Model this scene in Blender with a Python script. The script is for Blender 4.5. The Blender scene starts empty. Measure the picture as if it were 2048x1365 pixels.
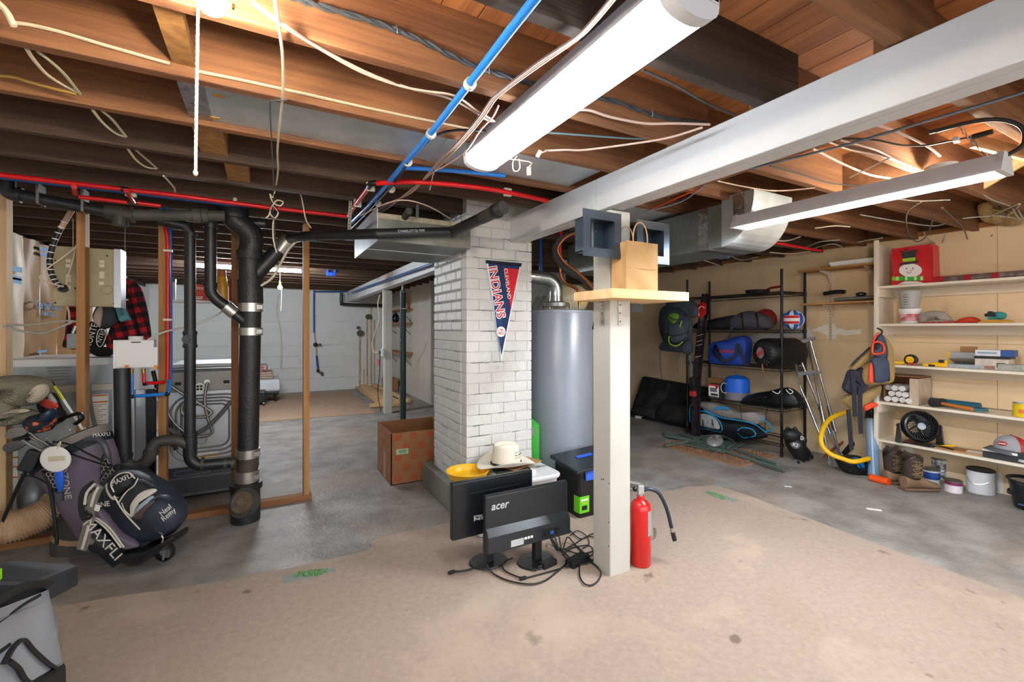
import bpy,bmesh,math,random
from mathutils import Vector,Matrix,Euler
random.seed(7)
R=math.radians
SC=bpy.context.scene
COL=SC.collection

# ---------------------------------------------------------------- camera, world, exposure
F,CX,YH,H,TH=905.0,1024.0,658.0,1.35,R(28.7)
S_,C_=math.sin(TH),math.cos(TH)
cam=bpy.data.cameras.new('camera')
cam.sensor_width=36.0
cam.lens=F/2048*36.0
cam.shift_y=-(682.5-YH)/2048
cam.clip_start=0.05
cam_o=bpy.data.objects.new('camera',cam)
COL.objects.link(cam_o)
cam_o.location=(0,0,H)
cam_o.rotation_euler=(R(90),0,-TH)
SC.camera=cam_o

w=bpy.data.worlds.new('world')
SC.world=w
w.use_nodes=True
w.node_tree.nodes['Background'].inputs['Color'].default_value=(0.93,0.96,1.0,1)
w.node_tree.nodes['Background'].inputs['Strength'].default_value=1.8
SC.view_settings.view_transform='Standard'
SC.view_settings.look='None'
SC.view_settings.gamma=1.0
SC.view_settings.exposure=0.75
SC.view_settings.use_curve_mapping=False
SC.cycles.max_bounces=6
SC.cycles.diffuse_bounces=4
SC.cycles.glossy_bounces=3
SC.cycles.transmission_bounces=4
SC.cycles.transparent_max_bounces=8
SC.cycles.use_denoising=True
SC.cycles.use_adaptive_sampling=True
SC.cycles.adaptive_threshold=0.08
SC.cycles.use_light_tree=False
SC.cycles.sample_clamp_indirect=6.0
LED,SHOP,BATTEN,BULB,BULB2,BARE=15.5,165.0,190.0,650.0,600.0,200.0

# ---------------------------------------------------------------- measuring helpers (photo pixel -> point in the room)
def ray(u,v):
    a,b=(u-CX)/F,(YH-v)/F
    return Vector((S_+a*C_,C_-a*S_,b))
def pz(u,v,z):
    r=ray(u,v);return Vector((0,0,H))+r*((z-H)/r.z)
def px(u,v,X):
    r=ray(u,v);return Vector((0,0,H))+r*(X/r.x)
def py(u,v,Y):
    r=ray(u,v);return Vector((0,0,H))+r*(Y/r.y)
def pd(u,v,d):
    return Vector((0,0,H))+ray(u,v)*d
def fl(u,v):return pz(u,v,0.0)

# ---------------------------------------------------------------- materials
def lin(h):
    if not isinstance(h,str):return tuple(h)
    h=h.lstrip('#');c=[int(h[i:i+2],16)/255 for i in(0,2,4)]
    return tuple(x/12.92 if x<=.04045 else((x+.055)/1.055)**2.4 for x in c)
MATS={}
def M(name,col,rough=.55,metal=0.,col2=None,vs=6.,stretch=(1,1,1),contrast=.5,bump=0.,bs=60.,bstretch=None,
      emit=0.,trans=0.,alpha=1.,coat=0.,detail=5.,coords='Object'):
    if name in MATS:return MATS[name]
    m=bpy.data.materials.new(name);m.use_nodes=True
    nt=m.node_tree;N,L=nt.nodes,nt.links
    b=N['Principled BSDF']
    c1=lin(col)
    b.inputs['Base Color'].default_value=(*c1,1)
    b.inputs['Roughness'].default_value=rough
    b.inputs['Metallic'].default_value=metal
    if coat:b.inputs['Coat Weight'].default_value=coat
    if trans:b.inputs['Transmission Weight'].default_value=trans
    if alpha<1:b.inputs['Alpha'].default_value=alpha
    if emit:
        b.inputs['Emission Color'].default_value=(*c1,1);b.inputs['Emission Strength'].default_value=emit
    if col2 or bump:
        tc=N.new('ShaderNodeTexCoord');oi=N.new('ShaderNodeObjectInfo')
        ad=N.new('ShaderNodeVectorMath');ad.operation='ADD'
        sc=N.new('ShaderNodeVectorMath');sc.operation='SCALE';sc.inputs['Scale'].default_value=9.0
        cb=N.new('ShaderNodeCombineXYZ')
        for k in range(3):L.new(oi.outputs['Random'],cb.inputs[k])
        L.new(cb.outputs[0],sc.inputs[0]);L.new(tc.outputs[coords],ad.inputs[0]);L.new(sc.outputs[0],ad.inputs[1])
    if col2:
        mp=N.new('ShaderNodeMapping');mp.inputs['Scale'].default_value=stretch
        nz=N.new('ShaderNodeTexNoise');nz.inputs['Scale'].default_value=vs;nz.inputs['Detail'].default_value=detail
        nz.inputs['Roughness'].default_value=.62
        rp=N.new('ShaderNodeValToRGB')
        rp.color_ramp.elements[0].position=.5-.5*(1-contrast)*.6
        rp.color_ramp.elements[1].position=.5+.5*(1-contrast)*.6
        rp.color_ramp.elements[0].color=(*c1,1);rp.color_ramp.elements[1].color=(*lin(col2),1)
        L.new(ad.outputs[0],mp.inputs[0]);L.new(mp.outputs[0],nz.inputs['Vector'])
        L.new(nz.outputs[0],rp.inputs[0]);L.new(rp.outputs[0],b.inputs['Base Color'])
        m['ramp']=rp.name
    if bump:
        mp=N.new('ShaderNodeMapping');mp.inputs['Scale'].default_value=bstretch or stretch
        nz=N.new('ShaderNodeTexNoise');nz.inputs['Scale'].default_value=bs;nz.inputs['Detail'].default_value=4
        bp=N.new('ShaderNodeBump');bp.inputs['Strength'].default_value=bump;bp.inputs['Distance'].default_value=.01
        L.new(ad.outputs[0],mp.inputs[0]);L.new(mp.outputs[0],nz.inputs['Vector'])
        L.new(nz.outputs[0],bp.inputs['Height']);L.new(bp.outputs[0],b.inputs['Normal'])
    MATS[name]=m
    return m

def wood(name,c1,c2,along='X',**k):
    st={'X':(.35,7,7),'Y':(7,.35,7),'Z':(7,7,.35)}[along]
    return M(name,c1,k.pop('rough',.75),col2=c2,vs=k.pop('vs',3.2),stretch=st,contrast=k.pop('contrast',.5),
             bump=k.pop('bump',.25),bs=14,bstretch=st,**k)

# spots: darker marks with a shape of their own mixed over the base colour
def add_spots(m,col,scale,lo,hi,amount=1.,stretch=(1,1,1),seed=0.):
    nt=m.node_tree;N,L=nt.nodes,nt.links;b=N['Principled BSDF']
    tc=N.new('ShaderNodeTexCoord');mp=N.new('ShaderNodeMapping');mp.inputs['Scale'].default_value=stretch
    mp.inputs['Location'].default_value=(seed,seed*1.7,seed*.6)
    nz=N.new('ShaderNodeTexNoise');nz.inputs['Scale'].default_value=scale;nz.inputs['Detail'].default_value=4
    rp=N.new('ShaderNodeValToRGB');e=rp.color_ramp.elements
    e[0].position=lo;e[1].position=hi;e[0].color=(0,0,0,1);e[1].color=(amount,amount,amount,1)
    mx=N.new('ShaderNodeMix');mx.data_type='RGBA'
    L.new(tc.outputs['Object'],mp.inputs[0]);L.new(mp.outputs[0],nz.inputs['Vector']);L.new(nz.outputs[0],rp.inputs[0])
    L.new(rp.outputs[0],mx.inputs[0])
    src=b.inputs['Base Color'].links
    if src:L.new(src[0].from_socket,mx.inputs[6])
    else:mx.inputs[6].default_value=b.inputs['Base Color'].default_value
    mx.inputs[7].default_value=(*lin(col),1)
    L.new(mx.outputs[2],b.inputs['Base Color'])
    return m

# ---------------------------------------------------------------- mesh builder
def catmull(pts,sub=6,closed=False):
    pts=[Vector(p) for p in pts]
    if len(pts)<3 or sub<=1:return pts
    out=[];n=len(pts)
    rng=range(n) if closed else range(n-1)
    for i in rng:
        if closed:p0,p1,p2,p3=pts[i-1],pts[i],pts[(i+1)%n],pts[(i+2)%n]
        else:
            p0=pts[i-1]if i else pts[0]*2-pts[1]
            p1,p2=pts[i],pts[i+1]
            p3=pts[i+2]if i+2<n else pts[-1]*2-pts[-2]
        for k in range(sub):
            t=k/sub;t2,t3=t*t,t*t*t
            out.append(.5*(2*p1+(p2-p0)*t+(2*p0-5*p1+4*p2-p3)*t2+(3*p1-p0-3*p2+p3)*t3))
    if not closed:out.append(pts[-1])
    return out

class G:
    def __init__(s,mtx=None):
        s.v=[];s.f=[];s.m=mtx or Matrix.Identity(4)
    def add(s,vs,fs,mtx=None):
        o=len(s.v);t=s.m@mtx if mtx else s.m
        s.v+=[t@Vector(p) for p in vs];s.f+=[tuple(o+i for i in f) for f in fs];return s
    def box(s,lo,hi,mtx=None):
        x0,y0,z0=lo;x1,y1,z1=hi
        return s.add([(x0,y0,z0),(x1,y0,z0),(x1,y1,z0),(x0,y1,z0),(x0,y0,z1),(x1,y0,z1),(x1,y1,z1),(x0,y1,z1)],
                     [(0,3,2,1),(4,5,6,7),(0,1,5,4),(1,2,6,5),(2,3,7,6),(3,0,4,7)],mtx)
    def cbox(s,c,d,rz=0,rx=0,ry=0):
        m=Matrix.Translation(Vector(c))@Euler((rx,ry,rz)).to_matrix().to_4x4()
        return s.box((-d[0]/2,-d[1]/2,-d[2]/2),(d[0]/2,d[1]/2,d[2]/2),m)
    def hexa(s,p):  # 8 free corners: bottom loop then top loop
        return s.add(p,[(0,3,2,1),(4,5,6,7),(0,1,5,4),(1,2,6,5),(2,3,7,6),(3,0,4,7)])
    def prism(s,pts,h,mtx=None,bevel=0.):
        n=len(pts)
        if bevel:
            c=Vector((sum(p[0]for p in pts)/n,sum(p[1]for p in pts)/n))
            ins=[]
            for p in pts:
                d=c-Vector((p[0],p[1]));l=max(d.length,1e-6);ins.append((p[0]+d.x/l*bevel,p[1]+d.y/l*bevel))
            vs=[(*p[:2],0) for p in ins]+[(*p[:2],bevel) for p in pts]+[(*p[:2],h-bevel) for p in pts]+[(*p[:2],h) for p in ins]
            fs=[tuple(range(n-1,-1,-1)),tuple(range(3*n,4*n))]
            for k in range(3):
                fs+=[(k*n+i,k*n+(i+1)%n,(k+1)*n+(i+1)%n,(k+1)*n+i) for i in range(n)]
            return s.add(vs,fs,mtx)
        vs=[(*p[:2],0) for p in pts]+[(*p[:2],h) for p in pts]
        fs=[tuple(range(n-1,-1,-1)),tuple(range(n,2*n))]+[(i,(i+1)%n,n+(i+1)%n,n+i) for i in range(n)]
        return s.add(vs,fs,mtx)
    def tube(s,pts,r,n=8,sub=5,caps=True,closed=False,flat=1.,radii=None):
        P=catmull(pts,sub,closed) if sub>1 else[Vector(p) for p in pts]
        k=len(P)
        if radii:
            rr=[]
            for i in range(k):
                t=i/max(1,k-1)*(len(radii)-1);a=min(int(t),len(radii)-2);rr.append(radii[a]+(radii[a+1]-radii[a])*(t-a))
        else:rr=[r]*k
        ref=None;vs=[];fs=[]
        for i,p in enumerate(P):
            if closed:t=P[(i+1)%k]-P[i-1]
            else:t=P[min(i+1,k-1)]-P[max(i-1,0)]
            if t.length<1e-9:t=Vector((0,0,1))
            t.normalize()
            if ref is None:
                ref=Vector((0,0,1)) if abs(t.z)<.95 else Vector((1,0,0))
            a=ref-t*ref.dot(t)
            if a.length<1e-6:a=t.orthogonal()
            a.normalize();ref=a;b=t.cross(a)
            for j in range(n):
                q=2*math.pi*j/n
                vs.append(p+a*(math.cos(q)*rr[i]*flat)+b*(math.sin(q)*rr[i]))
        for i in range(k if closed else k-1):
            for j in range(n):
                i2=(i+1)%k
                fs.append((i*n+j,i*n+(j+1)%n,i2*n+(j+1)%n,i2*n+j))
        if caps and not closed:
            fs.append(tuple(range(n-1,-1,-1)));fs.append(tuple((k-1)*n+j for j in range(n)))
        return s.add(vs,fs)
    def cyl(s,p0,p1,r,r1=None,n=16):
        return s.tube([p0,p1],r,n,1,radii=[r,r if r1 is None else r1])
    def lathe(s,prof,n=24,mtx=None,close=True,squash=(1,1)):
        vs=[];fs=[];k=len(prof)
        for r,z in prof:
            for j in range(n):
                q=2*math.pi*j/n;vs.append((r*math.cos(q)*squash[0],r*math.sin(q)*squash[1],z))
        for i in range(k-1):
            for j in range(n):fs.append((i*n+j,i*n+(j+1)%n,(i+1)*n+(j+1)%n,(i+1)*n+j))
        if close:
            if prof[0][0]>1e-6:fs.append(tuple(range(n-1,-1,-1)))
            if prof[-1][0]>1e-6:fs.append(tuple((k-1)*n+j for j in range(n)))
        return s.add(vs,fs,mtx)
    def ball(s,c,r,n=16,sc=(1,1,1),mtx=None):
        k=n//2
        prof=[(max(1e-5,r*math.sin(math.pi*i/k)),-r*math.cos(math.pi*i/k)) for i in range(k+1)]
        m=Matrix.Translation(Vector(c))@(mtx or Matrix.Identity(4))@Matrix.Diagonal((*sc,1))
        return s.lathe(prof,n,m,close=False)
    def grid(s,fn,nu,nv,mtx=None,wrap=False):
        vs=[fn(i/(nu-1 if not wrap else nu),j/(nv-1)) for j in range(nv) for i in range(nu)]
        fs=[(j*nu+i,j*nu+(i+1)%nu,(j+1)*nu+(i+1)%nu,(j+1)*nu+i) for j in range(nv-1) for i in range(nu if wrap else nu-1)]
        return s.add(vs,fs,mtx)
    def strip(s,pts,width,th,up=(0,0,1),sub=5):  # flat strap along a path; width direction = up
        P=catmull(pts,sub) if sub>1 else[Vector(p) for p in pts]
        vs=[];fs=[]
        for i,p in enumerate(P):
            t=(P[min(i+1,len(P)-1)]-P[max(i-1,0)]).normalized()
            wv=Vector(up);wv=wv-t*wv.dot(t)
            wv=wv.normalized() if wv.length>1e-6 else t.orthogonal().normalized()
            nv=t.cross(wv)
            for a,b in((-1,-1),(1,-1),(1,1),(-1,1)):vs.append(p+wv*(a*width/2)+nv*(b*th/2))
        for i in range(len(P)-1):
            for j in range(4):fs.append((i*4+j,i*4+(j+1)%4,i*4+4+(j+1)%4,i*4+4+j))
        fs+=[(3,2,1,0),tuple(len(vs)-4+j for j in range(4))]
        return s.add(vs,fs)
    def mesh(s,name,mat,org=None,smooth=False,fix=True):
        inv=Matrix.Translation(-Vector(org)) if org is not None else None
        me=bpy.data.meshes.new(name)
        me.from_pydata([tuple((inv@p) if inv else p) for p in s.v],[],s.f);me.update()
        if fix:
            bm=bmesh.new();bm.from_mesh(me)
            bmesh.ops.remove_doubles(bm,verts=bm.verts,dist=1e-5)
            bmesh.ops.recalc_face_normals(bm,faces=bm.faces);bm.to_mesh(me);bm.free()
        if smooth:
            for p in me.polygons:p.use_smooth=True
            try:me.set_sharp_from_angle(angle=R(40 if smooth is True else smooth))
            except Exception:pass
        if mat:me.materials.append(mat)
        return me
    def build(s,name,mat,parent=None,smooth=False,bevel=0.,local=False,org=None):
        """mesh object; verts are world coordinates unless local; under a parent they are kept in place"""
        if parent is not None and not local:
            s.v=[INV[parent.name]@p for p in s.v]
            me=s.mesh(name,mat,None,smooth)
        else:
            me=s.mesh(name,mat,org,smooth)
        o=bpy.data.objects.new(name,me);COL.objects.link(o)
        if parent is not None:o.parent=parent;INV[o.name]=INV[parent.name]
        elif org is not None:o.location=org;INV[o.name]=Matrix.Translation(-Vector(org))
        else:INV[o.name]=Matrix.Identity(4)
        if bevel:
            md=o.modifiers.new('bevel','BEVEL');md.width=bevel;md.segments=2;md.limit_method='ANGLE';md.angle_limit=R(40)
            md.harden_normals=False
        return o
INV={}
def tag(o,label,cat,group=None,kind=None):
    if label:o['label']=label
    if cat:o['category']=cat
    if group:o['group']=group
    if kind:o['kind']=kind
    return o
def thing(name,label,cat,loc=(0,0,0),rz=0.,group=None,kind=None):
    o=bpy.data.objects.new(name,None);COL.objects.link(o)
    o.empty_display_size=.05
    o.location=loc;o.rotation_euler=(0,0,rz)
    INV[o.name]=(Matrix.Translation(Vector(loc))@Matrix.Rotation(rz,4,'Z')).inverted()
    return tag(o,label,cat,group,kind)
def struct(o,label,cat='structure'):
    o['kind']='structure';o['label']=label;o['category']=cat;return o
def single(g,name,mat,label,cat,group=None,smooth=False,bevel=0.,org=None):
    if org is None:
        lo=Vector([min(p[k]for p in g.v) for k in range(3)]);hi=Vector([max(p[k]for p in g.v) for k in range(3)])
        org=((lo.x+hi.x)/2,(lo.y+hi.y)/2,lo.z)
    return tag(g.build(name,mat,None,smooth,bevel,org=org),label,cat,group)
def dup(o,name=None,parent=None,loc=None,rot=None):
    c=o.copy();COL.objects.link(c)
    if name:c.name=name
    c.parent=parent
    if loc is not None:c.location=loc
    if rot is not None:c.rotation_euler=rot
    return c
def frame(o,x,y):  # matrix with origin o, x axis x, y axis near y
    x=Vector(x).normalized();z=x.cross(Vector(y)).normalized();y=z.cross(x)
    return Matrix(((x.x,y.x,z.x,o[0]),(x.y,y.y,z.y,o[1]),(x.z,y.z,z.z,o[2]),(0,0,0,1)))
def text(body,size,mat,mtx,parent,name='lettering',extrude=.0006,align='CENTER',shear=0.,sx=1.,offset=0.):
    cu=bpy.data.curves.new('txt','FONT');cu.body=body;cu.size=size;cu.align_x=align;cu.align_y='CENTER'
    cu.extrude=extrude;cu.shear=shear;cu.resolution_u=3;cu.offset=offset
    t=bpy.data.objects.new('txt',cu);COL.objects.link(t)
    bpy.context.view_layer.update()
    me=bpy.data.meshes.new_from_object(t.evaluated_get(bpy.context.evaluated_depsgraph_get()))
    bpy.data.objects.remove(t);bpy.data.curves.remove(cu)
    me.transform(INV[parent.name]@mtx@Matrix.Diagonal((sx,1,1,1)))
    me.materials.clear();me.materials.append(mat);me.name=name
    o=bpy.data.objects.new(name,me);COL.objects.link(o);o.parent=parent
    INV[o.name]=INV[parent.name]
    return o
def bars(mtx,w,h,n,mat,parent,name='print_line'):
    """rows of unreadable small print as thin raised strips; mtx: x right, y up, z out"""
    for k in range(n):
        ww=w*(1-.25*((k*7)%3)/2);y=h*(.5-(k+.5)/n)
        g=G();g.box((-ww/2,y-h/n*.28,-.0004),(ww/2,y+h/n*.28,.0006),mtx);g.build(name,mat,parent)
# ---------------------------------------------------------------- common materials
WHITE=M('white_paint','#e3e4e4',.55,col2='#d2d5d6',vs=5,contrast=.1,bump=.12,bs=25)
CREAM=M('cream_paint','#d8ccb8',.55,col2='#cdbfa8',vs=4,contrast=.1,bump=.06,bs=30)
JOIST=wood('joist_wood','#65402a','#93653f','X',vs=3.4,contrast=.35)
JOISTK=wood('near_black_joist','#2a231f','#46382d','X',vs=2.6)  # near-black brown for a single joist
JOISTD=wood('dark_joist_wood','#3c2c22','#5b4433','X',vs=2.6)  # darker joist copy: the dimness away from the lamps is in its colour
PLANK=wood('subfloor_wood','#8a5230','#b5743f','Y',vs=2.2)
STUD=wood('stud_wood','#9a6a3c','#c08d58','Z',vs=2.5)
STUDL=wood('pine_stud','#c9a67a','#dcbd93','Z',vs=2.2)
PINE=wood('pine_x','#d9ac74','#e9c898','X',vs=2.4,bump=.1)
PINEY=wood('pine_y','#cf9f68','#e3bf8e','Y',vs=2.4,bump=.1)
GALV=M('galvanised','#ccd4d8',.38,.5,col2='#b1babf',vs=9,contrast=.2,bump=.04,bs=30)
GALVD=M('galvanised_dull','#8f9696',.45,.6,col2='#6f7675',vs=7,contrast=.2)
FOIL=M('foil_tape','#d5d8da',.22,.95,col2='#9da2a6',vs=24,bump=.5,bs=35)
STEEL=M('steel','#c3c4c2',.28,.9)
STEELD=M('steel_dull','#8e8c86',.4,.85)
ABS=M('black_pipe','#191b1d',.38,col2='#25282a',vs=6,contrast=.2)
ABSG=M('dusty_black_pipe','#2a2b2b',.55,col2='#47453f',vs=9,contrast=.3)
IRON=M('cast_iron_black','#1a1b1c',.42,col2='#2a2a2a',vs=30,bump=.35,bs=70)
REDP=M('red_pex','#d5161c',.3)
BLUEP=M('blue_pex','#2a86ea',.3)
BLUED=M('dark_blue_pex','#1b4e92',.35)
COPPER=M('copper','#b5673a',.35,.9,col2='#8a4b2b',vs=15)
BLACK=M('black_plastic','#16181a',.42)
BLACKM=M('black_matt','#101113',.7)
BLACKG=M('black_gloss','#0d0e10',.22)
GREYP=M('grey_plastic','#7d8084',.5)
CABLE=M('cream_cable','#dccdb2',.5)
CABLEG=M('grey_cable','#a6a196',.5)
CABLEP=M('pale_pink_cable','#d3b8a9',.5)
CABLEY=M('yellowed_cable','#b99448',.5)
CABLEB=M('black_cable','#1b1c1f',.5)
BRASS=M('brass','#b08a44',.35,.85)
WPLAS=M('white_plastic','#e8e8e6',.4)
PAPER=M('paper_white','#eeeeea',.7)
ORANGE=M('orange_plastic','#ee5a1c',.4)
YELLOW=M('yellow_plastic','#f3bd12',.38)
LIME=M('lime_print','#6fce22',.5)
REDPL=M('red_paint','#cf1414',.25,coat=.4)
BLUEPL=M('blue_plastic','#2a62dc',.4)
KRAFT=M('kraft_paper','#b78d5d',.6,col2='#c9a273',vs=5,contrast=.2,bump=.3,bs=9)
CARD=M('cardboard','#9a6d44',.75,col2='#a97c52',vs=8,contrast=.2)

# ---------------------------------------------------------------- floor, carpet
CONC=M('concrete','#a3a09d',.5,col2='#7c7773',vs=3.2,contrast=.55,bump=.5,bs=34,detail=9)
add_spots(CONC,'#a8937d',1.1,.52,.72,.55,seed=3.1)
add_spots(CONC,'#66615c',3.4,.6,.78,.6,(1,2.5,1),7.7)
add_spots(CONC,'#c5c6c6',9.0,.68,.76,.5,seed=1.3)
g=G();g.box((-6,-4,-.15),(5.45,10.75,0))
struct(g.build('floor',CONC),'bare mottled grey concrete basement floor','floor')

CARPET=M('carpet_tan','#b6a496',.95,col2='#a59283',vs=34,contrast=.15,bump=.6,bs=260,detail=7)
add_spots(CARPET,'#9d8a77',1.3,.55,.8,.5,seed=5.2)
add_spots(CARPET,'#6d5d4b',6.5,.69,.75,.8,seed=2.9)
add_spots(CARPET,'#d3bfab',2.1,.55,.75,.5,seed=9.1)
def slab(pts,th,name,mat,label):
    c=Vector((sum(p[0]for p in pts)/len(pts),sum(p[1]for p in pts)/len(pts),0))
    g=G();g.prism([(p[0]-c.x,p[1]-c.y) for p in pts],th)
    o=g.build(name,mat);o.location=c;return o
cp=[fl(*p) for p in((100,1221),(240,1196),(420,1170),(560,1144),(660,1122),(722,1108),(744,1098),(742,1085),(800,1069),
      (905,1048),(1010,1030),(1090,1012),(1150,1000),(1200,990),(1260,985),(1292,978),(1325,986),(1345,984),(1372,976),(1405,975),(1428,973))]
cp=[Vector((-4.5,cp[0].y-.03,0))]+cp
cp+=[fl(*p) for p in((1500,995),(1640,1048),(1790,1104),(1900,1146),(2048,1201))]
d=(cp[-1]-cp[-3]).normalized();e=cp[-1]+d*3.5
cp+=[e,Vector((e.x,-4,0)),Vector((-4.5,-4,0))]
jag=[]
for a,b in zip(cp[:-3],cp[1:-2]):
    n=max(1,int((b-a).length/.09));jag.append(a)
    for k in range(1,n):jag.append(a.lerp(b,k/n)+Vector((random.uniform(-.007,.007),random.uniform(-.007,.007),0)))
jag+=cp[-3:]
struct(slab(jag,.009,'floor_covering',CARPET,''),'large worn tan carpet laid over the concrete','carpet')
c2=[fl(*p) for p in((500,846),(640,838),(757,829),(800,812),(812,790),(720,778))]
c2=[Vector((-1.8,7.5,0)),Vector((0,7.47,0)),Vector((1.55,7.36,0)),Vector((1.6,10.3,0)),Vector((-1.8,10.3,0))]
CARP2=M('carpet_brown','#b79c86',.95,col2='#a78b74',vs=12,contrast=.1,bump=.4,bs=300)
add_spots(CARP2,'#8f7763',1.2,.55,.75,.5,seed=4)
struct(slab(c2,.012,'floor_mat',CARP2,''),'brown carpet remnant before the far white wall','carpet')
# worn holes in the carpet with green bits showing
GREENB=M('mossy_green','#3a7a30',.8,col2='#7f9c74',vs=40,contrast=.4)
for pts,lab in((((565,1156),(640,1142),(668,1140),(672,1146),(610,1162),(566,1172)),'worn slot in the carpet showing green underlay left of the monitors'),
                 (((1408,987),(1420,985),(1476,1003),(1470,1008),(1440,1000)),'worn slot in the carpet showing green underlay right of the red extinguisher')):
    q=[fl(*p) for p in pts];g=G();g.prism([(p.x,p.y) for p in q],.0105)
    base=single(g,'carpet_tear',M('grey_underlay','#8b948f',.9),lab,'carpet tear')
    g=G();c=sum(q,Vector())/len(q)
    for k in range(90):
        a=q[0].lerp(q[3],random.random())*.5+q[1].lerp(q[4],random.random())*.5
        a=a*.8+(q[0].lerp(q[3],random.random()))*.2
        b=a+Vector((random.uniform(-.03,.03),random.uniform(-.02,.02),0))
        g.tube([a+Vector((0,0,.011)),(a+b)/2+Vector((0,0,.018)),b+Vector((0,0,.011))],.0036,4,1)
    o=g.build('green_fibres',GREENB,base);o['kind']='stuff'

# ---------------------------------------------------------------- walls
TANW=M('tan_wall','#e8cfa9',.6,col2='#dfc39b',vs=2.2,contrast=.1,bump=.06,bs=40)
add_spots(TANW,'#b39772',3.0,.66,.74,.4,(1,1,1),3.3)
XW=5.3
wr=thing('wall_right',None,None,(XW,0,0));struct(wr,'tan painted panel wall behind the shelves and rack','wall')
seams=[-3.5,-1.1,1.35,3.8,6.25,8.6,10.7]
for a,b in zip(seams,seams[1:]):
    for z0,z1 in((0,1.222),(1.224,2.2)):
        G().box((XW,a+.0015,z0),(XW+.03,b-.0015,z1)).build('wall_panel',TANW,wr)
G().box((XW+.028,-3.5,-.1),(XW+.12,10.7,2.42)).build('backing',M('wall_back_dark','#6f5a44',.8),wr)
# white filler patches on the wall
PATCH=M('wall_filler','#f3f0ea',.7,col2='#e6e0d4',vs=20)
for pts in(((1618,662),(1640,654),(1655,648),(1668,647),(1672,656),(1695,661),(1722,659),(1722,668),(1690,671),(1674,668),(1672,678),(1655,677),(1652,670),(1640,664)),
            ((1560,665),(1600,658),(1618,655),(1625,668),(1632,678),(1600,676),(1570,674)),((1480,676),(1520,668),(1560,668),(1560,682),(1500,684))):
    q=[px(u,v,XW-.002) for u,v in pts]
    g=G();g.add([tuple(p) for p in q]+[(p.x+.004,p.y,p.z) for p in q],
                   [tuple(range(len(q)))]+[(i,(i+1)%len(q),len(q)+(i+1)%len(q),len(q)+i) for i in range(len(q))])
    g.build('filler_patch',PATCH,wr)

CONCW=M('white_block','#dcdedd',.75,col2='#cfd2d1',vs=3,contrast=.1,bump=.3,bs=18)
add_spots(CONCW,'#b8b8b0',5,.66,.76,.5,seed=1.7)
YB=10.6
wb=thing('wall_back',None,None,(0,YB,0));struct(wb,'white painted concrete far wall','wall')
# board-formed courses
zc=[0,.28,.52,.77,1.0,1.26,1.5,1.75,2.0,2.25,2.42]
for k,(a,b) in enumerate(zip(zc,zc[1:])):
    xs=[-1.9,-.3+.4*(k%2),1.3+.3*(k%3),2.9,5.4]
    for x0,x1 in zip(xs,xs[1:]):
        G().box((x0,YB+.004*((k*7+int(x0*3))%3),a+.002),(x1,YB+.15,b-.002)).build('wall_course',CONCW,wb)
G().box((-2,YB+.02,-.1),(5.5,YB+.2,2.44)).build('backing',CONCW,wb)
# rust runs on the far wall
RUST=M('rust_stain','#8d6b35',.8,col2='#cdbf9c',vs=14,stretch=(3,3,.5),contrast=.3)
for u0,u1,v0,v1 in((718,722,672,773),(733,736,638,776),(741,744,612,770),(748,750,640,770),(727,729,738,770)):
    a,b=py(u0,v0,YB-.001),py(u1,v1,YB-.001)
    G().box((a.x,YB-.0015,b.z),(b.x,YB+.003,a.z)).build('rust_streak',RUST,wb)

XL=-1.85
wl=thing('wall_left',None,None,(XL,0,0));struct(wl,'left wall with kraft faced insulation and white board','wall')
G().box((XL-.15,4.0,-.1),(XL-.08,10.75,2.42)).build('sheathing',JOISTD,wl)
for k in range(5):G().box((XL-.15,-1.6+1.12*k,0),(XL-.08,-.484+1.12*k,2.42)).build('white_panel',M('white_board','#dfe0df',.6),wl)
WHB=M('white_board','#dfe0df',.6)
for a,b in((7.45,9.05),(9.055,10.6)):
    G().box((XL-.08,a,0),(XL-.02,b,2.16 if a<8 else 2.1)).build('white_panel',WHB,wl)
# insulation batts: puffed kraft-faced columns, silver-white staple flange between
KRF=M('kraft_facing','#7d5c35',.5,col2='#986f42',vs=4,stretch=(1,1,.5),contrast=.1,bump=.6,bs=7)
KRF2=M('faded_facing','#c8b8a2',.5,col2='#b7a48c',vs=4,stretch=(1,1,.5),contrast=.1,bump=.6,bs=7)
BLUEPR=M('blue_print','#4b86b4',.7,col2='#7aa3bf',vs=40,contrast=.4)
ys=[4.1,4.5,4.9,5.3,5.62,5.97,6.37,6.77,7.15,7.44]
for k,(a,b) in enumerate(zip(ys,ys[1:])):
    w0=b-a;rnd=[random.uniform(-1,1) for _ in range(40)]
    def fn(s,t,a=a,w0=w0,rnd=rnd):
        z=.03+t*2.13
        puff=.055*(1-abs(2*s-1)**3)+.012*math.sin(7*t+rnd[0]*3)*math.sin(math.pi*s)+.008*math.sin(23*t+5*s+rnd[1]*3)
        return(XL-.05+puff,a+.006+s*(w0-.012),z+.004*math.sin(9*s+rnd[2]))
    G().grid(fn,9,40).build('insulation_batt',KRF2 if k==3 else KRF,wl,smooth=True)
    G().box((XL-.052,b-.012,.03),(XL-.035,b+.012,2.15)).build('staple_flange',M('white_flange','#e4dfd6',.5),wl)
def wall_text(body,u,v,size,sx=1.):
    p=px(u,v,XL+.035)
    text(body,size,BLUEPR,frame(p,(0,1,0),(0,0,1)),wl,'printed_lettering',.001,sx=sx)
wall_text('CertainTeed',98,612,.11);wall_text('Fiber Glass',98,628,.07)
for u,v,w_,h_,n_ in((32,548,.22,.16,2),(34,562,.2,.06,2),(88,505,.2,.1,2),(84,712,.2,.12,3)):
    bars(frame(px(u,v,XL+.035),(0,1,0),(0,0,1)),w_,h_,n_,BLUEPR,wl)

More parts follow.
